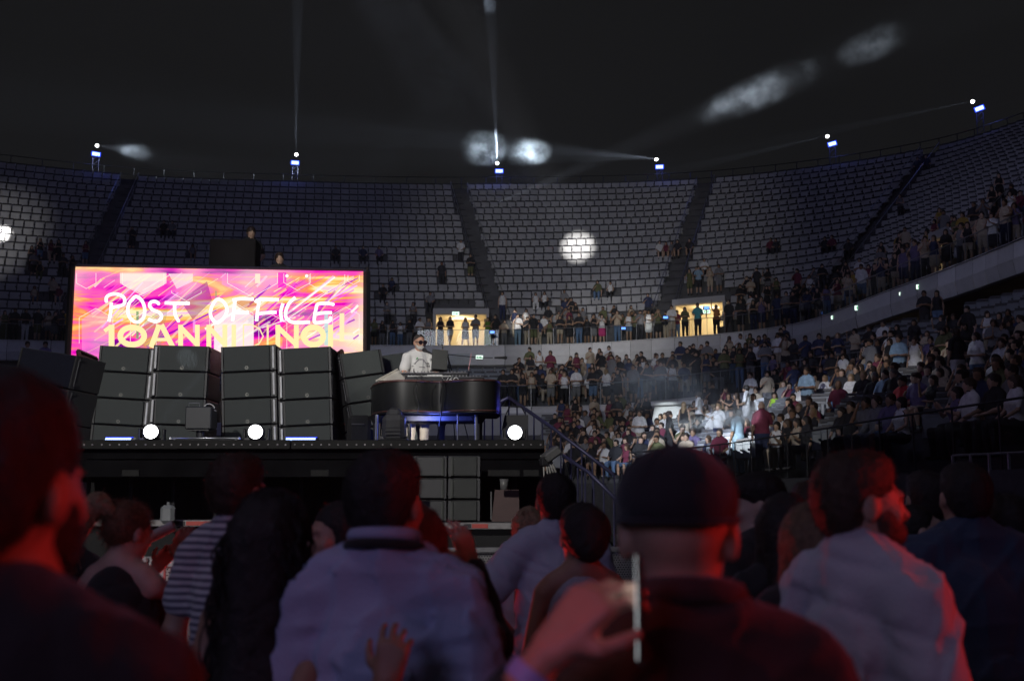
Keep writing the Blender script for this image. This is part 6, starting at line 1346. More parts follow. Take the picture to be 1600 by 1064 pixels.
# rim railing
V = MB(); q = np.linspace(0, 5.4, 60)
for z in (24.2, 24.7): V.tube([UP.pt(a, 1.0, z) for a in q], .03, 4)
for a in q: V.cyl(UP.pt(a, 1.0, 23.6), UP.pt(a, 1.0, 24.7), .03, 4)
tag(V.build('rim_railing', darksteel), 'thin steel railing running along the top rim of the arena', 'railing')
# glass balustrades
def balustrade(label, tier, t, z, s0, s1, n, h=1.05, postm=steel, pane=True, ph=.02):
    r = empty('glass_balustrade', tier.pt((s0 + s1) / 2, t, z), label=label, cat='balustrade', group='glass balustrades of the tiers'); o_ = np.array(r.location); ss = np.linspace(s0, s1, n + 1)
    for a, b_ in zip(ss[:-1], ss[1:]):
        e = (b_ - a) * .01; p0, p1 = tier.pt(a + e, t, z) - o_, tier.pt(b_ - e, t, z) - o_
        m_ = MB(); m_.add([p0, p1, p1 + (0, 0, h), p0 + (0, 0, h)], [(0, 1, 2, 3)]); m_.build('glass_pane', glass, r)
    m_ = MB(); m_.tube([tier.pt(a, t, z + h) - o_ for a in np.linspace(s0, s1, n * 3 + 1)], ph, 5); m_.build('handrail', postm, r)
    for a in ss: p = tier.pt(a, t, z) - o_; m_ = MB(); m_.cyl(p, p + (0, 0, h), ph * .8, 5); m_.build('post', postm, r)
    return r
balustrade('glass balustrade along the front of the upper tier', UP, .004, ZU, .3, 6.2, 46, 1.0)
balustrade('glass balustrade along the front of the middle tier', MI, .004, ZM, 1.6, 5.6, 30, 1.0)
balustrade('dark framed glass balustrade along the foot of the lower stand', LO, .0, ZL, 2.6, 6.3, 22, 1.0, darksteel)
# tall framed glass beside the right-hand seats
tg = empty('glass_screen', at_y(1475, 700, 24), label='tall framed glass screen with a sloping top among the right-hand seats', cat='glass screen'); o_ = np.array(tg.location)
pts = [[at_y(px, py, y) - o_ for px, py in c_] for y, c_ in ((24.0, ((1415, 720), (1415, 655), (1526, 598), (1529, 700))), (25.5, ((1360, 730), (1358, 652), (1412, 640), (1415, 735))))]
for P_ in pts:
    m_ = MB(); m_.add(P_, [(0, 1, 2, 3)]); m_.build('glass_pane', glass, tg)
    m_ = MB(); 
    for a, b_ in zip(P_, P_[1:] + P_[:1]): m_.tube([a, b_], .012, 5)
    m_.build('frame', steel, tg)
# lower right crowd railing
lr = empty('side_railing', (6.0, 13, 0), label='dark rung railing at the foot of the right-hand stand', cat='railing')
b = MB()
for z in (1.2, 1.45, 1.7, 1.95, 2.25): b.tube([(at_y(1490, 740, 17)[0] - 6, 17 - 13, z), (at_y(1610, 740, 15.5)[0] - 6, 15.5 - 13, z)], .02, 5)
for u in np.linspace(0, 1, 5): x = at_y(1490, 740, 17)[0] - 6; x2 = at_y(1610, 740, 15.5)[0] - 6; b.cyl((x + (x2 - x) * u, 4 - 1.5 * u, 0), (x + (x2 - x) * u, 4 - 1.5 * u, 2.25), .025, 5)
b.build('rung', steel, lr)
# white glowing parapet block (vomitory wall) in the lower stand
vb_p = at_y(1058, 664, 43.5); vb = empty('vomitory_wall', (vb_p[0], 43.5, 0), (0, 0, -.2), label='white rounded stairwell parapet glowing in the spotlight above the lower stand', cat='stairwell wall')
b = MB(); b.add([(-1.15, 0, 3.2), (1.15, 0, 3.2), (1.15, 2, 3.2), (-1.15, 2, 3.2), (-.85, 0, vb_p[2] + .75), (1.1, 0, vb_p[2] + .85), (1.1, 2, vb_p[2] + .85), (-.85, 2, vb_p[2] + .75)], [(0, 3, 2, 1), (4, 5, 6, 7), (0, 1, 5, 4), (1, 2, 6, 5), (2, 3, 7, 6), (3, 0, 4, 7)]); b.build('wall', mat('white_render', (.72, .73, .75), .7, var=.04), vb)
b = MB(); b.box((.1, -.06, vb_p[2] + .83), (2.15, .25, .14), rotm(0, -.03), .03); b.build('coping', MATS['white_render'], vb)
vw = at_y(1160, 642, 40.5); vb2 = empty('vomitory_wall', (vw[0], 40.5, 0), (0, 0, -.55), label='second white stairwell parapet, dimmer, right of the first', cat='stairwell wall')
b = MB(); b.add([(-1.5, 0, 3.2), (1.1, 0, 3.2), (1.1, 2, 3.2), (-1.5, 2, 3.2), (-1.4, 0, vw[2] - .05), (.8, 0, vw[2] + .45), (.8, 2, vw[2] + .45), (-1.4, 2, vw[2] - .05)], [(0, 3, 2, 1), (4, 5, 6, 7), (0, 1, 5, 4), (1, 2, 6, 5), (2, 3, 7, 6), (3, 0, 4, 7)]); b.build('wall', MATS['white_render'], vb2)
# exit signs
sign_w = emis('exit_sign_white', (.75, 1, .85), 1.6); sign_g = emis('exit_sign_green', (.02, .45, .12), 1.0)
def exit_sign(label, px, py, tier, t, z, wd=.42, wht=False):
    pos, q = at_row(tier, px, t, z); p = pos; yaw = face_to(p, (0, 0))
    r = empty('exit_sign', p, (0, 0, yaw + pi), label=label, cat='sign', group='small lit emergency exit signs'); h = wd * .5
    b = MB(); b.box((0, .03, 0), (wd + .05, .05, h + .05), None, .01); b.build('housing', steel, r)
    b = MB(); b.box((0, -.003, 0), (wd, .012, h)); b.build('panel', sign_w, r)
    b = MB(); b.box((-wd * .25, -.012, 0), (wd * .10, .004, h * .6)); b.box((wd * .02, -.012, 0), (wd * .24, .004, h * .2)); b.add([(wd * .14, -.0141, -h * .28), (wd * .34, -.0141, 0), (wd * .14, -.0141, h * .28)], [(0, 1, 2)]); b.build('pictogram', sign_g, r)
ez = lambda px, py, y: at_y(px, py, y)
def sign_at(label, px, py, y, wd=.42):
    p = at_y(px, py, y); r = empty('exit_sign', p, (0, 0, math.atan2(-(0 - p[0]), -p[1]) + pi), label=label, cat='sign', group='small lit emergency exit signs'); h = wd * .5
    b = MB(); b.box((0, .03, 0), (wd + .05, .05, h + .05), None, .01); b.build('housing', steel, r)
    b = MB(); b.box((0, -.003, 0), (wd, .012, h)); b.build('panel', sign_w, r)
    b = MB(); b.box((-wd * .25, -.012, 0), (wd * .10, .004, h * .6)); b.box((wd * .02, -.012, 0), (wd * .24, .004, h * .2)); b.add([(wd * .14, -.0141, -h * .28), (wd * .34, -.0141, 0), (wd * .14, -.0141, h * .28)], [(0, 1, 2)]); b.build('pictogram', sign_g, r)
def y_of(tier, t, z, px): return at_row(tier, px, t, z)[0][1]
yu = y_of(UP, .09, 12.5, 712); sign_at('green exit sign over the left warm doorway', 712, 490, yu)
sign_at('green exit sign over the right warm doorway', 1104, 487, y_of(UP, .09, 12.5, 1104))
for px, py, wd, nm in ((749, 558, .42, 'over the doorway behind the performer\'s microphone'), (1304, 496, .32, 'leftmost under the sloping parapet at right'), (1343, 481, .42, 'largest one under the sloping parapet at right'), (1410, 459, .26, 'small one before the standing couple'), (1439, 448, .36, 'beside the standing man\'s shoulder')):
    t_ = .004; z_ = 9.0; pos, q = at_row(UP, px, t_, z_); sign_at('lit exit sign ' + nm, px, py, pos[1] - .35, wd)
# rim lamps
LAMPS = []
for i, (px, py, rl) in enumerate(((150, 242, 5), (461, 255.5, 0), (780, 268.5, 0), (1030.5, 262, 0), (1300.5, 226, -12), (1530.5, 171, -16))):
    yb = at_row(UP, min(px, 1700), 1.01, 24)[0]; y = yb[1] + .2; p = at_y(px, py, y)
    nm = ['leftmost', 'second, above the screen', 'third, under glowing smoke', 'fourth, above lit seats', 'fifth, over dim seats', 'rightmost'][i]
    r = empty('rim_lamp', (p[0], p[1], 23.9), (0, 0, -math.atan2(p[0], p[1])), label='blue flood panel and white lamp on rim mast, ' + nm, cat='floodlight', group='blue lamps along the arena rim')
    b = MB(); hz_ = p[2] - 23.9
    for dx in (-.2, .2):
        for dy in (-.2, .2): b.cyl((dx, dy, -.4), (dx, dy, hz_ - .3), .025, 4)
    for k in range(int(hz_ / .4)): b.cyl((-.2, -.2, k * .4), (.2, -.2, k * .4 + .4), .015, 4)
    b.build('mast', mat('mast_blue_grey', (.10, .10, .14), .5, .5), r)
    b = MB(); b.box((0, -.05, hz_), (.62, .2, .36), rotm(0, radians(rl), 0), .03); b.build('housing', blkp, r)
    b = MB(); b.box((0, -.16, hz_), (.50, .02, .24), rotm(0, radians(rl), 0)); b.build('flood_panel', emis('flood_blue_core', (.38, .55, 1), 3.0), r)
    b = MB(); b.box((0, -.15, hz_), (.62, .016, .34), rotm(0, radians(rl), 0)); b.build('flood_rim', emis('flood_blue_rim', (.02, .06, 1), 1.6), r)
    hp_ = [(151.5, 228.5), (463, 242.5), (777, 256), (1025.5, 250), (1293, 214), (1520, 160)][i]; hpw = at_y(hp_[0], hp_[1], y); c_, s_2 = cos(-r.rotation_euler.z), sin(-r.rotation_euler.z); dxy = hpw[:2] - p[:2]; lx, ly = dxy[0] * c_ - dxy[1] * s_2, dxy[0] * s_2 + dxy[1] * c_
    b = MB(); b.tube([(lx, ly + .18, hpw[2] - 23.9), (lx, ly - .1, hpw[2] - 23.9)], [.10, .13], 12); b.build('beam_head', blkp, r, smooth=True)
    b = MB(); b.tube([(lx, ly - .101, hpw[2] - 23.9), (lx, ly - .13, hpw[2] - 23.9)], [.12, .10], 12); b.build('beam_lens', emis('beam_lens_white', (1, 1, 1), 12), r)
    LAMPS.append((hpw + (0, -.3, 0), y)); point('rim_blue', (p[0], p[1] - .7, p[2]), 50, BLUE, .2)
# small lit lamps at the parapet
for px, py, y, nm in ((648, 515, 70, 'in the dark block left of the warm doorway'), (769, 519, 65.2, 'on the rail over the green dress'), (974, 513, 64.5, 'on the rail beside the denim shorts'), (1040, 496, 62.5, 'on the rail beside the beige shorts'), (1104, 481, 60, 'beside the right warm doorway')):
    p = at_y(px, py, y); r = empty('rail_lamp', p, (0, 0, 0), label='small blue flood lamp ' + nm, cat='lamp', group='small blue lamps on the upper rail')
    b = MB(); b.box((0, .06, 0), (.36, .1, .2), None, .02); b.cyl((0, .1, -.1), (0, .1, -.5), .03, 6); b.build('housing', blkp, r)
    b = MB(); b.box((0, 0, 0), (.26, .02, .12)); b.build('lens', emis('rail_lamp_blue', (.12, .3, 1), 2.5), r)

# ================================================================== FOREGROUND AUDIENCE
def skinm(name, c): 
    m = mat(name, c, .5, var=.10, scale=14, bump=.15, bscale=180); m.node_tree.nodes['Principled BSDF'].inputs['Subsurface Weight'].default_value = .08; m.node_tree.nodes['Principled BSDF'].inputs['Subsurface Scale'].default_value = .01; return m
sk1, sk2, sk3 = skinm('skin_warm', (.46, .27, .19)), skinm('skin_pale', (.56, .38, .29)), skinm('skin_tan', (.36, .20, .13))
hr_k = mat('hair_black', (.016, .012, .011), .55, var=.3, scale=60, bump=.5, bscale=160); hr_b = mat('hair_brown', (.05, .028, .016), .5, var=.3, scale=60, bump=.5, bscale=160); hr_l = mat('hair_blonde', (.30, .20, .11), .45, var=.35, scale=60, bump=.5, bscale=160)
hr_g = mat('hair_greying', (.13, .12, .11), .6, var=.4, scale=90, bump=.4, bscale=200)
def cloth(name, c, var=.05, bump=.25): return mat(name, c, .9, var=var, scale=5, bump=bump, bscale=130, sheen=.15)
def folds(seed, amp=.005, f=1.0):
    r = np.random.default_rng(seed); W_ = [(r.normal(0, 1, 3) * (14, 14, 7) * f, r.normal(0, 1, 3) * 9 * f, r.uniform(0, 6.3), r.uniform(0, 6.3)) for _ in range(5)]
    def g(X, Y, Z):
        o = 0
        for k, (a, b_, p, q) in enumerate(W_):
            ph = a[0] * X + a[1] * Y + a[2] * Z + p + 2.2 * np.sin(b_[0] * X + b_[1] * Y + b_[2] * Z + q); o = o + (1 - np.abs(np.sin(ph))) ** 2 * (1 if k % 2 else -1) / (1 + .3 * k)
        return (amp * (o - 1.0)).astype(np.float32)
    return g
def fuzz(name, me, n, ln, wd, m, parent, seed=0, down=.4, zmin=-9, jit=.5):
    """short hair blades standing off a hair surface"""
    r = np.random.default_rng(seed); nv = len(me.vertices); co = np.empty(nv * 3, np.float32); me.vertices.foreach_get('co', co); co = co.reshape(-1, 3)
    no = np.empty(nv * 3, np.float32); me.vertices.foreach_get('normal', no); no = no.reshape(-1, 3)
    idx = r.integers(0, nv, n); P = co[idx]; N_ = no[idx]; T = np.cross(N_, r.normal(0, 1, (n, 3))); T /= np.linalg.norm(T, axis=1)[:, None] + 1e-6
    D = N_ + r.normal(0, jit, (n, 3)) * .6 + np.array([0, 0, -down]); D /= np.linalg.norm(D, axis=1)[:, None]; l = ln * r.uniform(.4, 1.2, (n, 1))
    A = P - N_ * .002; B_ = A + T * wd; M1 = A + D * l * .6 + T * wd * .2; M2 = M1 + T * wd * .6; E = A + D * l + np.array([0, 0, -1]) * l * .25 * down
    V = np.stack([A, B_, M2, M1, E], 1).reshape(-1, 3); k = np.arange(n)[:, None] * 5; Q = np.concatenate([k + [0, 1, 2, 3], k + [3, 2, 4, 4]])
    me2 = bpy.data.meshes.new(name); me2.from_pydata([tuple(v) for v in V], [], [tuple(q) for q in (k + [0, 1, 2, 3]).tolist()] + [tuple(q) for q in (k + [3, 2, 4]).tolist()]); me2.materials.append(m); me2.update(); return link(name, me2, parent)
def strands(name, starts, path, n, m, parent, wd=.004, seed=0, seg=14):
    """long locks: path(start, u, rnd) -> point"""
    r = np.random.default_rng(seed); V = []; Q = []
    for i in range(n):
        s = starts[r.integers(len(starts))] if not callable(starts) else starts(r); rd = r.uniform(-1, 1, 6); a = r.uniform(0, pi); w1 = np.array([cos(a), sin(a), 0]) * wd; w2 = np.array([-sin(a), cos(a), 0]) * wd
        for w_ in (w1, w2):
            k = len(V)
            for j in range(seg + 1):
                u = j / seg; p = path(s, u, rd); t = 1 - .7 * u; V += [p - w_ * t, p + w_ * t]
            Q += [(k + 2 * j, k + 2 * j + 1, k + 2 * j + 3, k + 2 * j + 2) for j in range(seg)]
    o = link(name, mesh_np(name, V, Q, m, None, True), parent); return o
FG = {}
def fg(key, label, px, py, d, byaw, skin, hairm, topm, botm=None, vox=.010, seed=1, amp=.005, fz=1500, fl=.02, group='audience members in the foreground', handsR=None, handsL=None, hairpos=None, cap_m=None, **kw):
    p = at_y(px, py, d); H = p[2] / 1.006; r = empty('person', (p[0], d - .0, 0), (0, 0, byaw), label=label, cat='person', group=group)
    def loc(q): q = np.array(q, float) - (p[0], d, 0); return np.array([q[0] * cos(byaw) + q[1] * sin(byaw), -q[0] * sin(byaw) + q[1] * cos(byaw), q[2]]) / (H / 1.75)
    def dirl(v): return np.array([v[0] * cos(byaw) + v[1] * sin(byaw), -v[0] * sin(byaw) + v[1] * cos(byaw), v[2]])
    if handsR: kw['R'] = (loc(handsR[0]), loc(handsR[1]), dirl(handsR[2]), dirl(handsR[3]))
    if handsL: kw['L'] = (loc(handsL[0]), loc(handsL[1]), dirl(handsL[2]), dirl(handsL[3]))
    G = human(H=H, hands=True, detail=True, **kw)
    link('body', sdf_mesh('body', G['skin'], vox, [skin]), r)
    if G['top']: link('top', sdf_mesh('top', G['top'], max(vox, .010), [topm], folds(seed, amp * 1.7)), r)
    link('trousers', sdf_mesh('trousers', G['bottom'], .016, [botm or cloth('denim_dark', (.03, .035, .05))], folds(seed + 5, .004)), r)
    link('shoes', sdf_mesh('shoes', G['shoes'], .014, [shoe_o]), r)
    if G['hair'] and not cap_m:
        hm = sdf_mesh('hair', G['hair'], .009, [hairm], folds(seed + 9, .004, 4)); link('hair', hm, r)
        if fz: fuzz('hair_strands', hm, fz, fl, .0016, hairm, r, seed)
    if G['beard']: bm_ = sdf_mesh('beard', G['beard'], .008, [hairm], folds(seed + 3, .002, 5)); link('beard', bm_, r); fuzz('beard_strands', bm_, 900, .012, .0014, hairm, r, seed + 4)
    G['root'] = r; G['loc'] = lambda q: loc(q) * (H / 1.75); FG[key] = G; return G

tee_k = cloth('black_jersey', (.02, .018, .018)); tee_dr = cloth('dark_maroon_jersey', (.028, .018, .018)); tee_w = cloth('white_cotton', (.52, .50, .53)); tee_n = cloth('navy_cotton', (.045, .065, .11)); shirt_b = cloth('pale_blue_cotton', (.42, .44, .60))
def stripes():
    m = cloth('striped_cotton', (.5, .48, .5)); nt = m.node_tree; b = nt.nodes['Principled BSDF']; tc = nt.nodes.new('ShaderNodeTexCoord'); wv = nt.nodes.new('ShaderNodeTexWave'); wv.bands_direction = 'Z'; wv.inputs['Scale'].default_value = 12; wv.inputs['Distortion'].default_value = .6; wv.inputs['Detail'].default_value = 1
    cr = nt.nodes.new('ShaderNodeValToRGB'); cr.color_ramp.elements[0].position = .35; cr.color_ramp.elements[0].color = (.17, .16, .20, 1); cr.color_ramp.elements[1].position = .55; cr.color_ramp.elements[1].color = (.60, .58, .58, 1)
    nt.links.new(tc.outputs['Object'], wv.inputs['Vector']); nt.links.new(wv.outputs['Fac'], cr.inputs['Fac']); nt.links.new(cr.outputs[0], b.inputs['Base Color']); return m
g = fg('big', 'large out-of-focus short-haired man in a dark top at the left edge', 8, 587, 1.36, -.05, sk1, hr_k, tee_dr, yaw=-.22, beard=True, hair='crew', seed=1, fz=1200, fl=.008, girth=1.0)
g = fg('stripe', 'short-haired man in a white striped T-shirt seen from behind', 374, 710, 4.25, -.4, sk1, hr_b, stripes(), yaw=-.1, girth=.85, hair='short', seed=2, fz=1800, fl=.022)
g = fg('shirt', 'dark-haired man in a pale blue dress shirt with a dark strap', 606, 705, 2.92, -.12, sk1, hr_k, shirt_b, top='long', baggy=.014, yaw=-.25, hair='short', seed=3, amp=.0075, fz=1600, fl=.014, vox=.009)
r = g['root']; s = g['s']; b = MB(); b.tube([(.076 * s * cos(a), (-.022 + .074 * sin(a)) * s, (1.552 - .012 * sin(a)) * s) for a in np.linspace(0, 2 * pi, 22)], .018, 8, False); b.build('collar', shirt_b, r, smooth=True)
b = MB(); pts = [(.090 * cos(a) * s, (-.025 + .094 * sin(a)) * s, (1.528 - .014 * sin(a)) * s) for a in np.linspace(pi * .02, -pi * 1.02, 18)]; b.tube(pts, .012, 6); b.build('strap', tee_k, r, smooth=True)
g = fg('curly', 'woman with very long curly black hair between striped and blue shirts', 430, 760, 3.02, -.1, sk3, hr_k, tee_k, female=True, top='tank', hair='long', yaw=-.1, seed=4, fz=0,
       handsR=((-.52, 2.72, 1.15), (-.285, 2.60, 1.275), (.16, .08, 1), (.1, 1, -.1)), vox=.008)
hp = g['hp']; cen = hp(0, -.02, 1.67)
def st_c(r_):
    a = r_.uniform(0, 2 * pi); e = r_.uniform(.15, 1); return (a, e)
def path_c(s_, u, rd):
    a, e = s_; hx = .088 + .012 * rd[0]; top = cen + np.array([hx * cos(a) * sin(e * 1.5), .100 * sin(a) * sin(e * 1.5), .095 * cos(e * 1.5)])
    ln = .52 + .14 * rd[1]; back = np.array([0, -.05 * u, 0]); spread = 1 + .35 * u * (1.2 - u)
    if sin(a) > .2 and u > .1: back = np.array([0, -.13 * min(1, u * 3), 0])
    c_ = 6 * pi * u * (1 + .2 * rd[2]) + rd[3] * 3; rr = .014 * min(1, u * 4)
    return np.array([cen[0] + (top[0] - cen[0]) * spread * (1 + .25 * min(1, u * 2)), top[1], top[2] - ln * u * u ** .15]) + back + np.array([rr * cos(c_), rr * sin(c_), 0]) 
strands('curls', st_c, path_c, 900, hr_k, g['root'], .0042, 3, 34)
b_ = sdf_mesh('hair_mass', [cap(hp(0, -.065, 1.62), hp(0, -.10, 1.22), .092, .082, 0, .05), cap(hp(0, -.10, 1.24), hp(0, -.10, 1.10), .085, .05, 0, .05)], .012, [hr_k], folds(8, .008, 3)); link('hair_mass', b_, g['root'])
g = fg('tail', 'red-lit woman with a ponytail and black sleeveless top holding a paper roll', 196, 780, 4.6, -.2, sk2, mat('hair_auburn', (.16, .07, .035), .5, var=.5, scale=70, bump=.6, bscale=160), tee_k, female=True, top='tank', hair='crop', yaw=-.45, pitch=-.25, seed=5, fz=3000, fl=.03,
       handsR=((-1.29, 4.95, 1.20), (-1.475, 5.08, 1.44), (.45, .1, .9), (.4, -.9, .1)), handsL=((-1.80, 4.9, 1.15), (-1.58, 5.10, 1.36), (.6, .1, .8), (.5, -.8, 0)))
hp = g['hp']; t0 = hp(0, -.105, 1.69)
def path_t(s_, u, rd): return s_ + np.array([-.13 * sin(u * 2.0) + .03 * rd[0] * u - .04 * u, -.045 * u ** .5 + .03 * rd[1] * u, .03 * sin(u * 3) - .19 * u ** 1.5 * (1 + .25 * rd[2])])
strands('ponytail', lambda r_: t0 + r_.normal(0, .009, 3), path_t, 620, hr_l, g['root'], .0045, 7, 12)
tm = sdf_mesh('tail', [cap(t0, t0 + (-.05, -.02, .035), .024, .034, 0, .03), cap(t0 + (-.05, -.02, .035), t0 + (-.105, -.03, -.01), .036, .042, 0, .03), cap(t0 + (-.105, -.03, -.01), t0 + (-.125, -.03, -.11), .040, .018, 0, .03)], .008, [hr_l], folds(44, .005, 4)); link('ponytail_mass', tm, g['root']); fuzz('tail_strands', tm, 900, .035, .002, hr_l, g['root'], 9, .8)
b = MB(); b.tube([t0 + np.array((.0, .02, 0)), t0 + np.array((-.01, -.012, .004))], .026, 10); b.build('hair_band', tee_k, g['root'], smooth=True)
p0 = at_y(222, 846, 5.05); p1 = at_y(272, 820, 5.05); b = MB(); b.tube([p0 - p0, p1 - p0], .021, 12, False); b.tube([(p1 - p0) * .02, p1 - p0], .015, 12, False); b.tube([(p1 - p0) * .3, (p1 - p0) * .98], .0225, 12, False)
tag(b.build('paper_roll', mat('pale_paper', (.62, .56, .54), .7, var=.12, scale=30), loc=p0, smooth=True), 'rolled sheet of pale paper held up by the ponytailed woman', 'paper roll')
g = fg('behind', 'person in a black T-shirt mostly hidden behind the big left head', 98, 772, 5.0, 0, sk2, hr_b, tee_k, seed=6, fz=300)
g = fg('face', 'dark-haired woman turned back, face peeking beside the blue shirt', 527, 780, 4.0, 2.2, sk1, hr_k, tee_k, female=True, hair='bob', seed=7, fz=500)
g = fg('clapper', 'person hidden behind the blue-shirted man with one raised open hand', 650, 782, 3.3, -.1, sk1, hr_b, tee_k, female=True, top='long', seed=8, fz=900, fl=.03, hair='long', vox=.008,
       handsR=((-.05, 3.62, 1.24), (-.125, 3.62, 1.475), (-.35, .0, 1), (-.6, .75, 0)), curl=.22)
g = fg('white', 'man in a white short-sleeved shirt seen from behind at the barrier', 868, 740, 5.4, .12, sk3, hr_k, cloth('white_shirt_cotton', (.50, .51, .60)), top='shirt', baggy=.016, seed=9, fz=900, fl=.015, R='clasp', L='hips')
r = g['root']; s = g['s']; b = MB(); b.tube([(.064 * s * cos(a), (-.018 + .060 * sin(a)) * s, (1.508 - .012 * sin(a)) * s) for a in np.linspace(0, 2 * pi, 20)], .013, 8, False); b.build('collar', MATS['white_shirt_cotton'], r, smooth=True)
g = fg('blonde', 'woman with long straight blonde hair left of the white-shirted man', 827, 788, 6.0, .1, sk2, hr_l, tee_w, female=True, hair='long', seed=10, fz=0)
hp = g['hp']
strands('long_hair', lambda r_: np.array([r_.uniform(-.085, .085), r_.uniform(-.02, .02), 0]), lambda s_, u, rd: hp(s_[0] * (.6 + .5 * min(1, u * 3)), -.09 + s_[1] - .03 * u, 1.74 - .10 * abs(rd[4]) - (.46 + .08 * rd[0]) * u) + np.array([.012 * rd[1] * u, .01 * rd[2], 0]), 500, hr_l, g['root'], .003, 4, 8)
g = fg('bun', 'dark-haired woman with bare shoulders and a thin pale strap', 908, 785, 4.3, .1, sk3, hr_k, cloth('pale_strap_top', (.35, .36, .42)), female=True, top='tank', hair='crew', seed=11, fz=900, fl=.02, yaw=.15)
b_ = sdf_mesh('bun', [ell(g['hp'](0, -.10, 1.60), (.060, .045, .055), 0, .02), ell(g['hp'](0, -.06, 1.66), (.088, .07, .09), 0, .03)], .009, [hr_k], folds(6, .004, 5)); link('bun', b_, g['root'])
g = fg('cap', 'large out-of-focus man in a black cap and dark red-lit shirt', 1058, 704, 1.82, -.05, sk1, hr_k, cloth('dark_red_shirt', (.045, .018, .017)), top='shirt', baggy=.008, yaw=-.12, hair='bald', seed=12, fz=0, fl=.006, amp=.008, vox=.007, girth=.95, curl=[.55, .5, .6, .7],
       handsL=((-.10, 1.60, 1.285), (.045, 1.60, 1.478), (.66, .05, .75), (.45, .55, -.45)), R='down')
hp, HR_ = g['hp'], g['HR']; s = g['s']
cp = [ell(hp(0, -.008, 1.690), (.0925 * s, .110 * s, .078 * s), 0, .02, HR_), ell(hp(0, -.02, 1.672), (.0915 * s, .107 * s, .055 * s), 0, .02, HR_)]
cm = cloth('black_cap_twill', (.014, .014, .017)); zc = hp(0, 0, 1.648)[2]
capme = sdf_mesh('cap', cp, .006, [cm], None, lambda X, Y, Z: (zc - Z) + 0 * X + 0 * Y); co_ = link('cap', capme, g['root'])
b = MB(); b.tube([hp(x, .10 + .055 * (1 - (x / .075) ** 2), 1.672) for x in np.linspace(-.075, .075, 9)], .010, 6); b.tube([hp(x, .09 + .03 * (1 - (x / .07) ** 2), 1.675) for x in np.linspace(-.07, .07, 9)], .010, 6); b.build('brim', cm, co_, smooth=True)
b = MB(); b.tube([hp(.094 * cos(a), -.008 + .112 * sin(a), 1.652) for a in np.linspace(0, 2 * pi, 26)], .006, 6, False); b.build('cap_edge', cm, co_, smooth=True)
for a in (0, pi / 3, 2 * pi / 3):
    b = MB(); b.tube([hp(.0935 * cos(a) * cos(t), -.008 + .111 * sin(a) * cos(t), 1.690 + .079 * sin(t)) for t in np.linspace(0, pi, 16)], .0022, 5, False); b.build('seam', cm, co_, smooth=True)
b = MB(); b.tube([hp(.032 * cos(t), -.114 + .006 * sin(t), 1.662 + .030 * sin(t)) for t in np.linspace(0, pi, 10)], .0035, 5); b.build('strap_opening', mat('cap_opening', (.06, .04, .03), .7), co_, smooth=True)
r = g['root']; b = MB(); b.tube([(.082 * s * cos(a), (-.022 + .078 * sin(a)) * s, (1.538 - .015 * sin(a)) * s) for a in np.linspace(0, 2 * pi, 22)], .021, 8, False); b.build('collar', MATS['dark_red_shirt'], r, smooth=True)
wl, el = g['wL'], g['eL']; b = MB(); u_ = unit(wl - el); b.tube([wl - u_ * .045, wl - u_ * .02], .034, 14, False); b.build('wristband', mat('violet_white_band', (.35, .36, .75), .5), r, smooth=True)
b = MB(); b.tube([wl - u_ * .075, wl - u_ * .055], .035, 14, False); b.build('bracelet', tee_k, r, smooth=True)
ph = at_y(1000, 950, 1.635); r = empty('smartphone', ph, (radians(0), radians(40), radians(-96)), label='bright smartphone held in the out-of-focus raised hand', cat='smartphone')
b = MB(); b.box((0, 0, 0), (.072, .009, .148), None, .004); b.build('body', blkp, r)
b = MB(); b.box((0, -.0048, 0), (.066, .001, .138)); b.build('display', emis('phone_display', (.9, .95, 1), 1.0), r)
b = MB(); b.box((.0, 0, -.0745), (.070, .0098, .006), None, .001); b.build('chrome_edge', mat('chrome', (.8, .8, .8), .12, 1), r)
b = MB()
for x, z in ((-.02, .055), (-.02, .035)): b.tube([(x, .0045, z), (x, .0065, z)], .008, 12)
b.build('camera_lens', mat('camera_glass', (.05, .07, .05), .05, 0, coat=1), r)
g = fg('capL', 'man in a black cap and black T-shirt in profile facing left', 1182, 740, 4.7, .9, sk2, hr_k, tee_k, yaw=.6, hair='cap', seed=13, fz=0)
g['root'].children[0]
b = MB(); q = g['U']((0, -.13, 1.28)); b.box(q, (.15, .012, .19), None, .004); b.build('back_print', mat('print_grey', (.16, .17, .22), .8), g['root'])
g = fg('dkw', 'woman with dark hair right of the black-shirted capped man', 1226, 765, 3.6, -.1, sk3, hr_k, tee_k, female=True, hair='long', seed=14, fz=600, fl=.02)
g = fg('bld', 'dark-blonde woman left of the bearded man', 1266, 778, 3.15, .1, sk2, mat('hair_dark_blonde', (.16, .09, .05), .5, var=.35, scale=60, bump=.5, bscale=160), tee_k, female=True, hair='long', seed=15, fz=900, fl=.03)
g = fg('beard', 'bearded man in profile facing right in a loose white T-shirt', 1340, 706, 2.95, -1.05, sk1, hr_b, tee_w, baggy=.012, girth=.9, yaw=-.42, beard=True, hair='short', seed=16, amp=.008, fz=1800, fl=.02, vox=.008)
b = MB(); b.add([(-.06, -.158, 1.22), (.04, -.158, 1.22), (.04, -.156, 1.14), (-.06, -.156, 1.14)], [(0, 1, 2, 3)]); b.build('back_print', mat('print_faint', (.30, .16, .20), .9, var=.6, scale=40), g['root'])
g = fg('looker', 'pale-faced woman looking up to the right between beard and navy shirt', 1442, 782, 5.0, -1.35, sk2, hr_k, tee_k, female=True, yaw=-.35, pitch=.25, hair='bun', seed=17, fz=300)
g = fg('navy', 'man in a navy blue T-shirt seen from behind at right', 1504, 723, 4.5, .05, sk1, hr_k, tee_n, baggy=.02, hair='short', seed=18, fz=1200, fl=.012, girth=1.15, amp=.007)
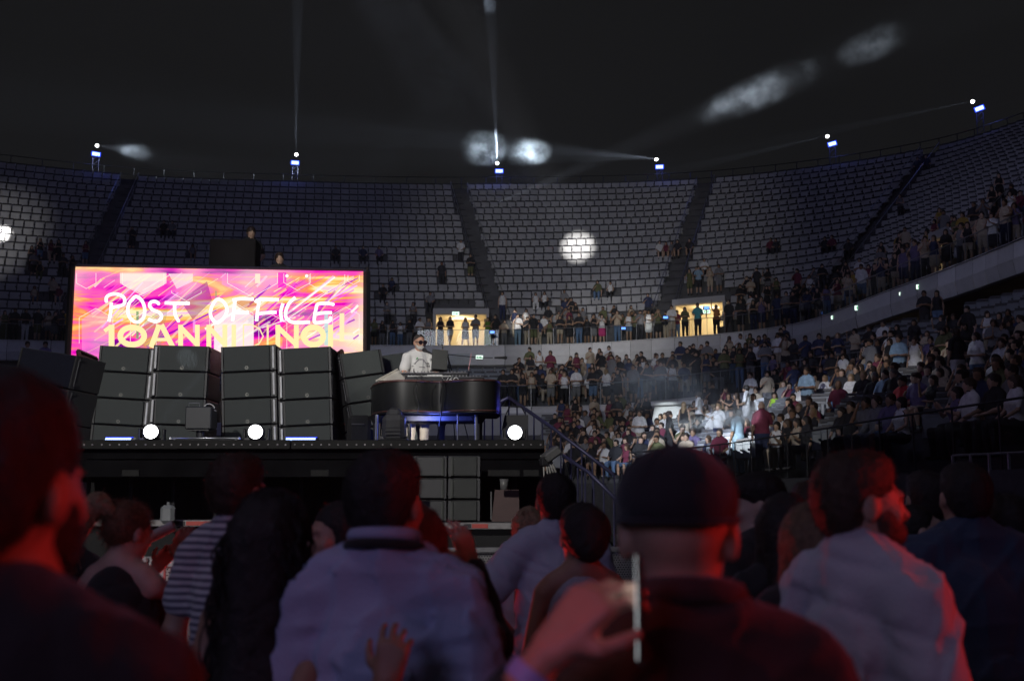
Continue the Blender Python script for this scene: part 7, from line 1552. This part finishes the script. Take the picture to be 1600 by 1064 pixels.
g = fg('far_a', 'dark-haired man whose head shows left of the navy shirt', 1445, 736, 5.3, .1, sk1, hr_k, tee_k, seed=19, fz=400)
g = fg('far_b', 'curly dark-haired person at the right edge behind the navy shirt', 1572, 768, 4.7, -.1, sk3, hr_k, tee_k, female=True, hair='bob', seed=20, fz=1500, fl=.035)
g = fg('far_c', 'person partly hidden right of the capped man, by the barrier', 1168, 768, 6.2, .3, sk1, hr_k, tee_k, seed=21, fz=300)
g = fg('far_d', 'dark-haired person with a grey shirt hidden behind the dark blonde hair', 1262, 752, 5.6, 0, sk1, hr_b, tee_dr, seed=22, fz=300)
# performer -------------------------------------------------------
pp_ = at_y(654, 523, 17.6)
Hh_ = (pp_[2] - DZ) / 1.006
r = empty('person', (pp_[0], 17.6, DZ), (0, 0, pi + .30), label='grey-bearded performer in a white printed shirt and sunglasses at the piano', cat='person')
G = human(H=Hh_, R='rail', L='rail', top='shirt', bottom='trousers', hair='crew', hands=True, detail=True, beard=True, lean=.12, yaw=.22, baggy=.016)
white_s = cloth('performer_white_shirt', (.74, .73, .71))
link('body', sdf_mesh('body', G['skin'], .010, [skinm('skin_performer', (.52, .30, .21))]), r); link('top', sdf_mesh('top', G['top'], .010, [white_s], folds(31, .006)), r)
link('trousers', sdf_mesh('trousers', G['bottom'], .014, [cloth('beige_trousers', (.55, .48, .38))], folds(32, .005)), r); link('shoes', sdf_mesh('shoes', G['shoes'], .012, [shoe_o]), r)
link('hair', sdf_mesh('hair', [ell(G['hp'](0, -.018, 1.682), (.082, .095, .079), 0, .02, G['HR']), ell(G['hp'](0, -.05, 1.64), (.074, .058, .075), 0, .02, G['HR'])], .009, [mat('hair_dark_grey', (.045, .038, .034), .6, var=.5, scale=90)]), r); link('beard', sdf_mesh('beard', G['beard'], .008, [mat('beard_white', (.55, .53, .50), .7, var=.2, scale=60)]), r)
hp, HR_ = G['hp'], G['HR']; b = MB()
gl_ = MB()
for sx in (-1, 1): gl_.tube([hp(sx * .034, .113, 1.638), hp(sx * .034, .119, 1.638)], [.029, .028], 16)
gm_ = MB(); gm_.tube([hp(-.01, .119, 1.645), hp(.01, .119, 1.645)], .004, 6); 
for sx in (-1, 1):
    gm_.tube([hp(sx * .064, .110, 1.645), hp(sx * .083, .06, 1.648), hp(sx * .085, -.005, 1.645)], .0045, 6)
    gm_.tube([hp(sx * .034 + .031 * cos(t), .116, 1.638 + .029 * sin(t)) for t in np.linspace(0, 2 * pi, 14)], .005, 6, False)
sgl = gm_.build('sunglasses', blkp, r, smooth=True); gl_.build('lens', mat('dark_lens_tint', (.03, .02, .03), .1), sgl)
b = MB()
for (x, z, w_, h_) in ((-.11, 1.33, .035, .012), (-.13, 1.29, .012, .03), (-.10, 1.29, .012, .03), (.09, 1.32, .03, .01), (.12, 1.28, .03, .008), (-.02, 1.27, .09, .008), (.10, 1.22, .012, .05), (-.12, 1.20, .03, .012)):
    b.box(G['U']((x, .118 + (.02 if abs(x) < .05 else .0), z)), (w_, .018, h_), rotm(-.12), .002)
b.build('shirt_print', mat('print_black', (.05, .05, .06), .8), r)
b = MB(); b.tube([G['U']((x, .125, 1.42 - 1.1 * (abs(x)))) for x in (-.09, -.06, -.03, .03, .06, .09)], .006, 5); b.tube([G['U']((-.03, .14, 1.40)), G['U']((-.035, .14, 1.05))], .004, 5); b.build('shirt_opening', cloth('grey_piping', (.25, .24, .26)), r)
# microphone cable of the lanyard
b = MB(); b.tube([G['U']((sx * .05, .115, 1.455 - .05 * abs(sx))) for sx in (.9, 1.1, 1.4)], .007, 5); b.build('green_lanyard', mat('green_ribbon', (.05, .45, .10), .6), r)

# ================================================================== SHOW LIGHTS AND ADDED SPOTS
def up_pt(px, py, y): return at_y(px, py, y)
# white follow spots landing on the stands (sources set unseen outside the frame, one at the stage end)
src = (-4, -15, 5); srl = (-28, 30, 15)
tgt = up_pt(905, 390, 76.5); spot('spot_seats', src, tgt, 1100000, 1.75, WHITE, 1, .03)
spot('spot_seats_halo', src, up_pt(925, 400, 76), 24000, 19, WHITE, .8, .1)
spot('spot_left', srl, up_pt(10, 372, 72), 900000, 2.3, WHITE, 1, .03)
spot('spot_left_halo', srl, up_pt(-20, 380, 72), 11000, 13, WHITE, .8, .1)
spot('spot_wall_left', (-28, 30, 14), up_pt(-20, 548, 66), 9000, 4.0, WHITE, .5, .05)
spot('spot_upright', (-3, 24, 15.5), up_pt(808, 500, 67), 60000, 2.2, WHITE, .6, .03)
spot('spot_dress', (-3, 24, 15.5), up_pt(1014, 512, 65), 24000, 1.4, WHITE, .6, .03)
spot('spot_rail_people', (-5, 24, 15.5), up_pt(930, 525, 65), 12000, 15, WHITE, .9, .1)
sl_ = at_y(856, 692, 17)
spot('spot_lower', (-3.5, 16, 11.5), up_pt(1165, 680, 34), 60000, 5.0, (.92, .96, 1), .8, .06)
spot('spot_pair', (-3.5, 16, 11.5), up_pt(1200, 712, 31), 32000, 4.5, (.95, .98, 1), .6, .06)
spot('spot_streak', sl_, up_pt(1250, 638, 34), 50000, 2.2, (.85, .93, 1), .5, .05)
spot('spot_row', (-3.5, 16, 11.5), up_pt(1330, 620, 34), 6500, 12, (.95, .95, 1), .9, .06)
spot('spot_right_group', (-3.5, 16, 11.5), up_pt(1470, 590, 32), 3500, 6, WHITE, .8, .06)
# beams of the rim lamps
BD = [(196, 238), (468, -200), (757, -200), (880, 236), (1080, 262), (1200, 225)]
for i, ((p, y), (px, py)) in enumerate(zip(LAMPS, BD)):
    q = at_y(px, py, y - 6); spot('rim_beam', p, q, [20000, 330000, 330000, 240000, 120000, 90000][i], [5, 5, 5.5, 4, 3, 3][i], (.75, .85, 1), .3, .03)
# stage beams
for L_, t_, pw in ((L1, (760, 60), 45000), (L2, (330, 600), 450), (L3, (840, 560), 1500)):
    f = L_ + unit(cam_p - L_) * .25; spot('stage_beam', f, at_y(t_[0], t_[1], 16.7 if pw > 2000 else 16.6), pw, 4 if pw > 2000 else 6, (.8, .88, 1), .3, .04)
point('piano_blue', (at_y(680, 645, 16.3)[0], 16.25, DZ + .42), 16, BLUE, .15)
spot('spot_parapet', (-3.5, 16, 11.5), at_y(1045, 655, 43.5), 30000, 2.8, (.9, 1, 1), .6, .05)
point('stair_blue', at_y(862, 645, 17.6), 9, (.1, .1, 1), .1)
point('strip_blue', at_y(183, 690, 15.3) + (0, -.1, .12), 2.5, BLUE, .1); point('strip_blue', at_y(470, 690, 15.3) + (0, -.1, .12), 2.5, BLUE, .1)
spot('grille_glint', (1.5, 12, 4.6), at_y(238, 620, 17.2), 160, 50, WHITE, .5, .1)
# smoke lit by the beams: closed bodies of uneven density
def smoke(label, c_, r_, rot, dens, seed, scale=1.6, col=(.85, .92, 1), lo=.45, name='smoke_cloud'):
    m = bpy.data.materials.new('smoke'); m.use_nodes = True; nt = m.node_tree; N = nt.nodes.new; L = nt.links.new; nt.nodes.remove(nt.nodes['Principled BSDF'])
    pv_ = N('ShaderNodeVolumePrincipled'); pv_.inputs['Color'].default_value = (*col, 1); pv_.inputs['Anisotropy'].default_value = .1
    tc = N('ShaderNodeTexCoord'); ns = N('ShaderNodeTexNoise'); ns.inputs['Scale'].default_value = scale; ns.inputs['Detail'].default_value = 5; ns.inputs['Roughness'].default_value = .6; ns.noise_dimensions = '4D'; ns.inputs['W'].default_value = seed
    L(tc.outputs['Object'], ns.inputs['Vector']); ln = N('ShaderNodeVectorMath'); ln.operation = 'LENGTH'; dv = N('ShaderNodeVectorMath'); dv.operation = 'DIVIDE'; dv.inputs[1].default_value = tuple(r_); L(tc.outputs['Object'], dv.inputs[0]); L(dv.outputs[0], ln.inputs[0])
    fa = N('ShaderNodeMapRange'); fa.interpolation_type = 'SMOOTHSTEP'; fa.inputs['From Min'].default_value = .0; fa.inputs['From Max'].default_value = 1.0; fa.inputs['To Min'].default_value = 1; fa.inputs['To Max'].default_value = 0; L(ln.outputs['Value'], fa.inputs['Value'])
    th = N('ShaderNodeMapRange'); th.inputs['From Min'].default_value = lo; th.inputs['From Max'].default_value = lo + .25; th.inputs['To Min'].default_value = .08; th.inputs['To Max'].default_value = 1; L(ns.outputs['Fac'], th.inputs['Value'])
    m1 = N('ShaderNodeMath'); m1.operation = 'MULTIPLY'; L(fa.outputs[0], m1.inputs[0]); L(th.outputs[0], m1.inputs[1]); m2 = N('ShaderNodeMath'); m2.operation = 'MULTIPLY'; L(m1.outputs[0], m2.inputs[0]); m2.inputs[1].default_value = dens
    L(m2.outputs[0], pv_.inputs['Density']); L(pv_.outputs[0], nt.nodes['Material Output'].inputs['Volume'])
    b = MB(); k, n = 12, 20; vs = []; fs = []
    for i in range(k + 1):
        th_ = pi * i / k
        for j in range(n): vs.append((r_[0] * sin(th_) * cos(2 * pi * j / n), r_[1] * sin(th_) * sin(2 * pi * j / n), r_[2] * cos(th_)))
    for i in range(k):
        for j in range(n): fs.append((i * n + j, (i + 1) * n + j, (i + 1) * n + (j + 1) % n, i * n + (j + 1) % n))
    b.add(vs, fs); o = b.build(name, m, loc=c_, rot=rot); 
    import bmesh as _b
    bm = _b.new(); bm.from_mesh(o.data); _b.ops.remove_doubles(bm, verts=bm.verts, dist=.0005); bm.to_mesh(o.data); bm.free(); tag(o, label, 'smoke', kind='stuff'); return o
def smoke_px(label, px, py, y, rx, rz_, ry, ang, dens, seed, **kw): s_ = y / F; return smoke(label, at_y(px, py, y), (rx * s_, ry * s_, rz_ * s_), (0, radians(-ang), 0), dens, seed, **kw)
smoke_px('left lobe of bright smoke above the third rim lamp', 757, 231, 81, 44, 36, 30, 0, .5, 1.0, scale=1.0, lo=.46)
smoke_px('right lobe of bright smoke above the third rim lamp', 826, 237, 81, 42, 33, 26, 0, .6, 2.3, scale=1.0, lo=.44)
smoke_px('faint smoke low under the bright lobes', 822, 276, 80, 60, 20, 30, -5, .12, 2.9, scale=.8)
def smoke_beam(label, a, b_, px, py, px0, px1, thick, dens, seed, **kw):
    """smoke lying along a beam from a to b_, between two picture columns"""
    from mathutils import Matrix
    a, b_ = np.array(a, float), np.array(b_, float); u = np.linspace(0, 1.6, 400); P_ = [a + (b_ - a) * k for k in u]; X_ = np.array([proj(q)[0] for q in P_])
    A_ = P_[int(np.argmin(abs(X_ - px0)))]; B_ = P_[int(np.argmin(abs(X_ - px1)))]; c_ = (A_ + B_) / 2; d = unit(B_ - A_); z_ = unit(np.array([0, 0, 1.]) - d * d[2]); y_ = np.cross(z_, d); L_ = np.linalg.norm(B_ - A_) / 2
    M = Matrix(((d[0], y_[0], z_[0]), (d[1], y_[1], z_[1]), (d[2], y_[2], z_[2]))).to_euler(); return smoke(label, c_, (L_, thick, thick), M, dens, seed, **kw)
ba, bb = at_y(775, 318, 74), at_y(1290, 100, 52)
smoke_beam('long smoke streak rising to the upper right of the sky, lower part', ba, bb, 0, 0, 1070, 1310, 1.15, .26, 4.1, scale=.9, lo=.50)
smoke_beam('upper end of the rising smoke streak', ba, bb, 0, 0, 1295, 1435, .95, .32, 6.6, scale=.9, lo=.48)
smoke_px('small smoke wisp beside the leftmost rim lamp', 205, 236, 80, 48, 24, 26, -14, .10, 5.0, scale=.8)
smoke_px('small smoke wisp at the top edge of the picture', 757, 8, 79, 34, 24, 24, 0, .14, 7.0, scale=.8)
smoke_px('blue-grey stage smoke drifting before the middle tier', 1040, 605, 34, 150, 62, 70, 0, .24, 8.0, scale=.9, lo=.38)
smoke_beam('bright haze streak crossing the lower stand', sl_, at_y(1250, 638, 34), 0, 0, 1010, 1275,   .42, .8, 9.5, scale=2.2, lo=.38)
# spots added to light the smoke; only the first two start at lamps
lp = [q[0] for q in LAMPS]
spot('beam_smoke', lp[3], at_y(790, 234, 80.5), 110000, 14, (.8, .92, 1), .5, .03)
spot('beam_wisp', lp[0], at_y(205, 236, 80), 16000, 26, (.8, .9, 1), .8, .03)
spot('streak_fill', ba, bb, 170000, 6.0, (.85, .92, 1), 1, .05)  # added source in open air over the seats, no lamp stands there
spot('middle_smoke_fill', (-4, 17, 12), at_y(1040, 605, 34), 26000, 18, (.72, .82, 1), .8, .1)
# even haze in the air of the arena
m = bpy.data.materials.new('haze'); m.use_nodes = True; nt = m.node_tree; nt.nodes.remove(nt.nodes['Principled BSDF']); pv_ = nt.nodes.new('ShaderNodeVolumePrincipled')
pv_.inputs['Color'].default_value = (.85, .88, 1, 1); pv_.inputs['Density'].default_value = .0005; pv_.inputs['Anisotropy'].default_value = .2; nt.links.new(pv_.outputs[0], nt.nodes['Material Output'].inputs['Volume'])
b = MB(); b.box((-10, 42, 20.5), (190, 110, 44)); o = b.build('haze', m); tag(o, kind='stuff')
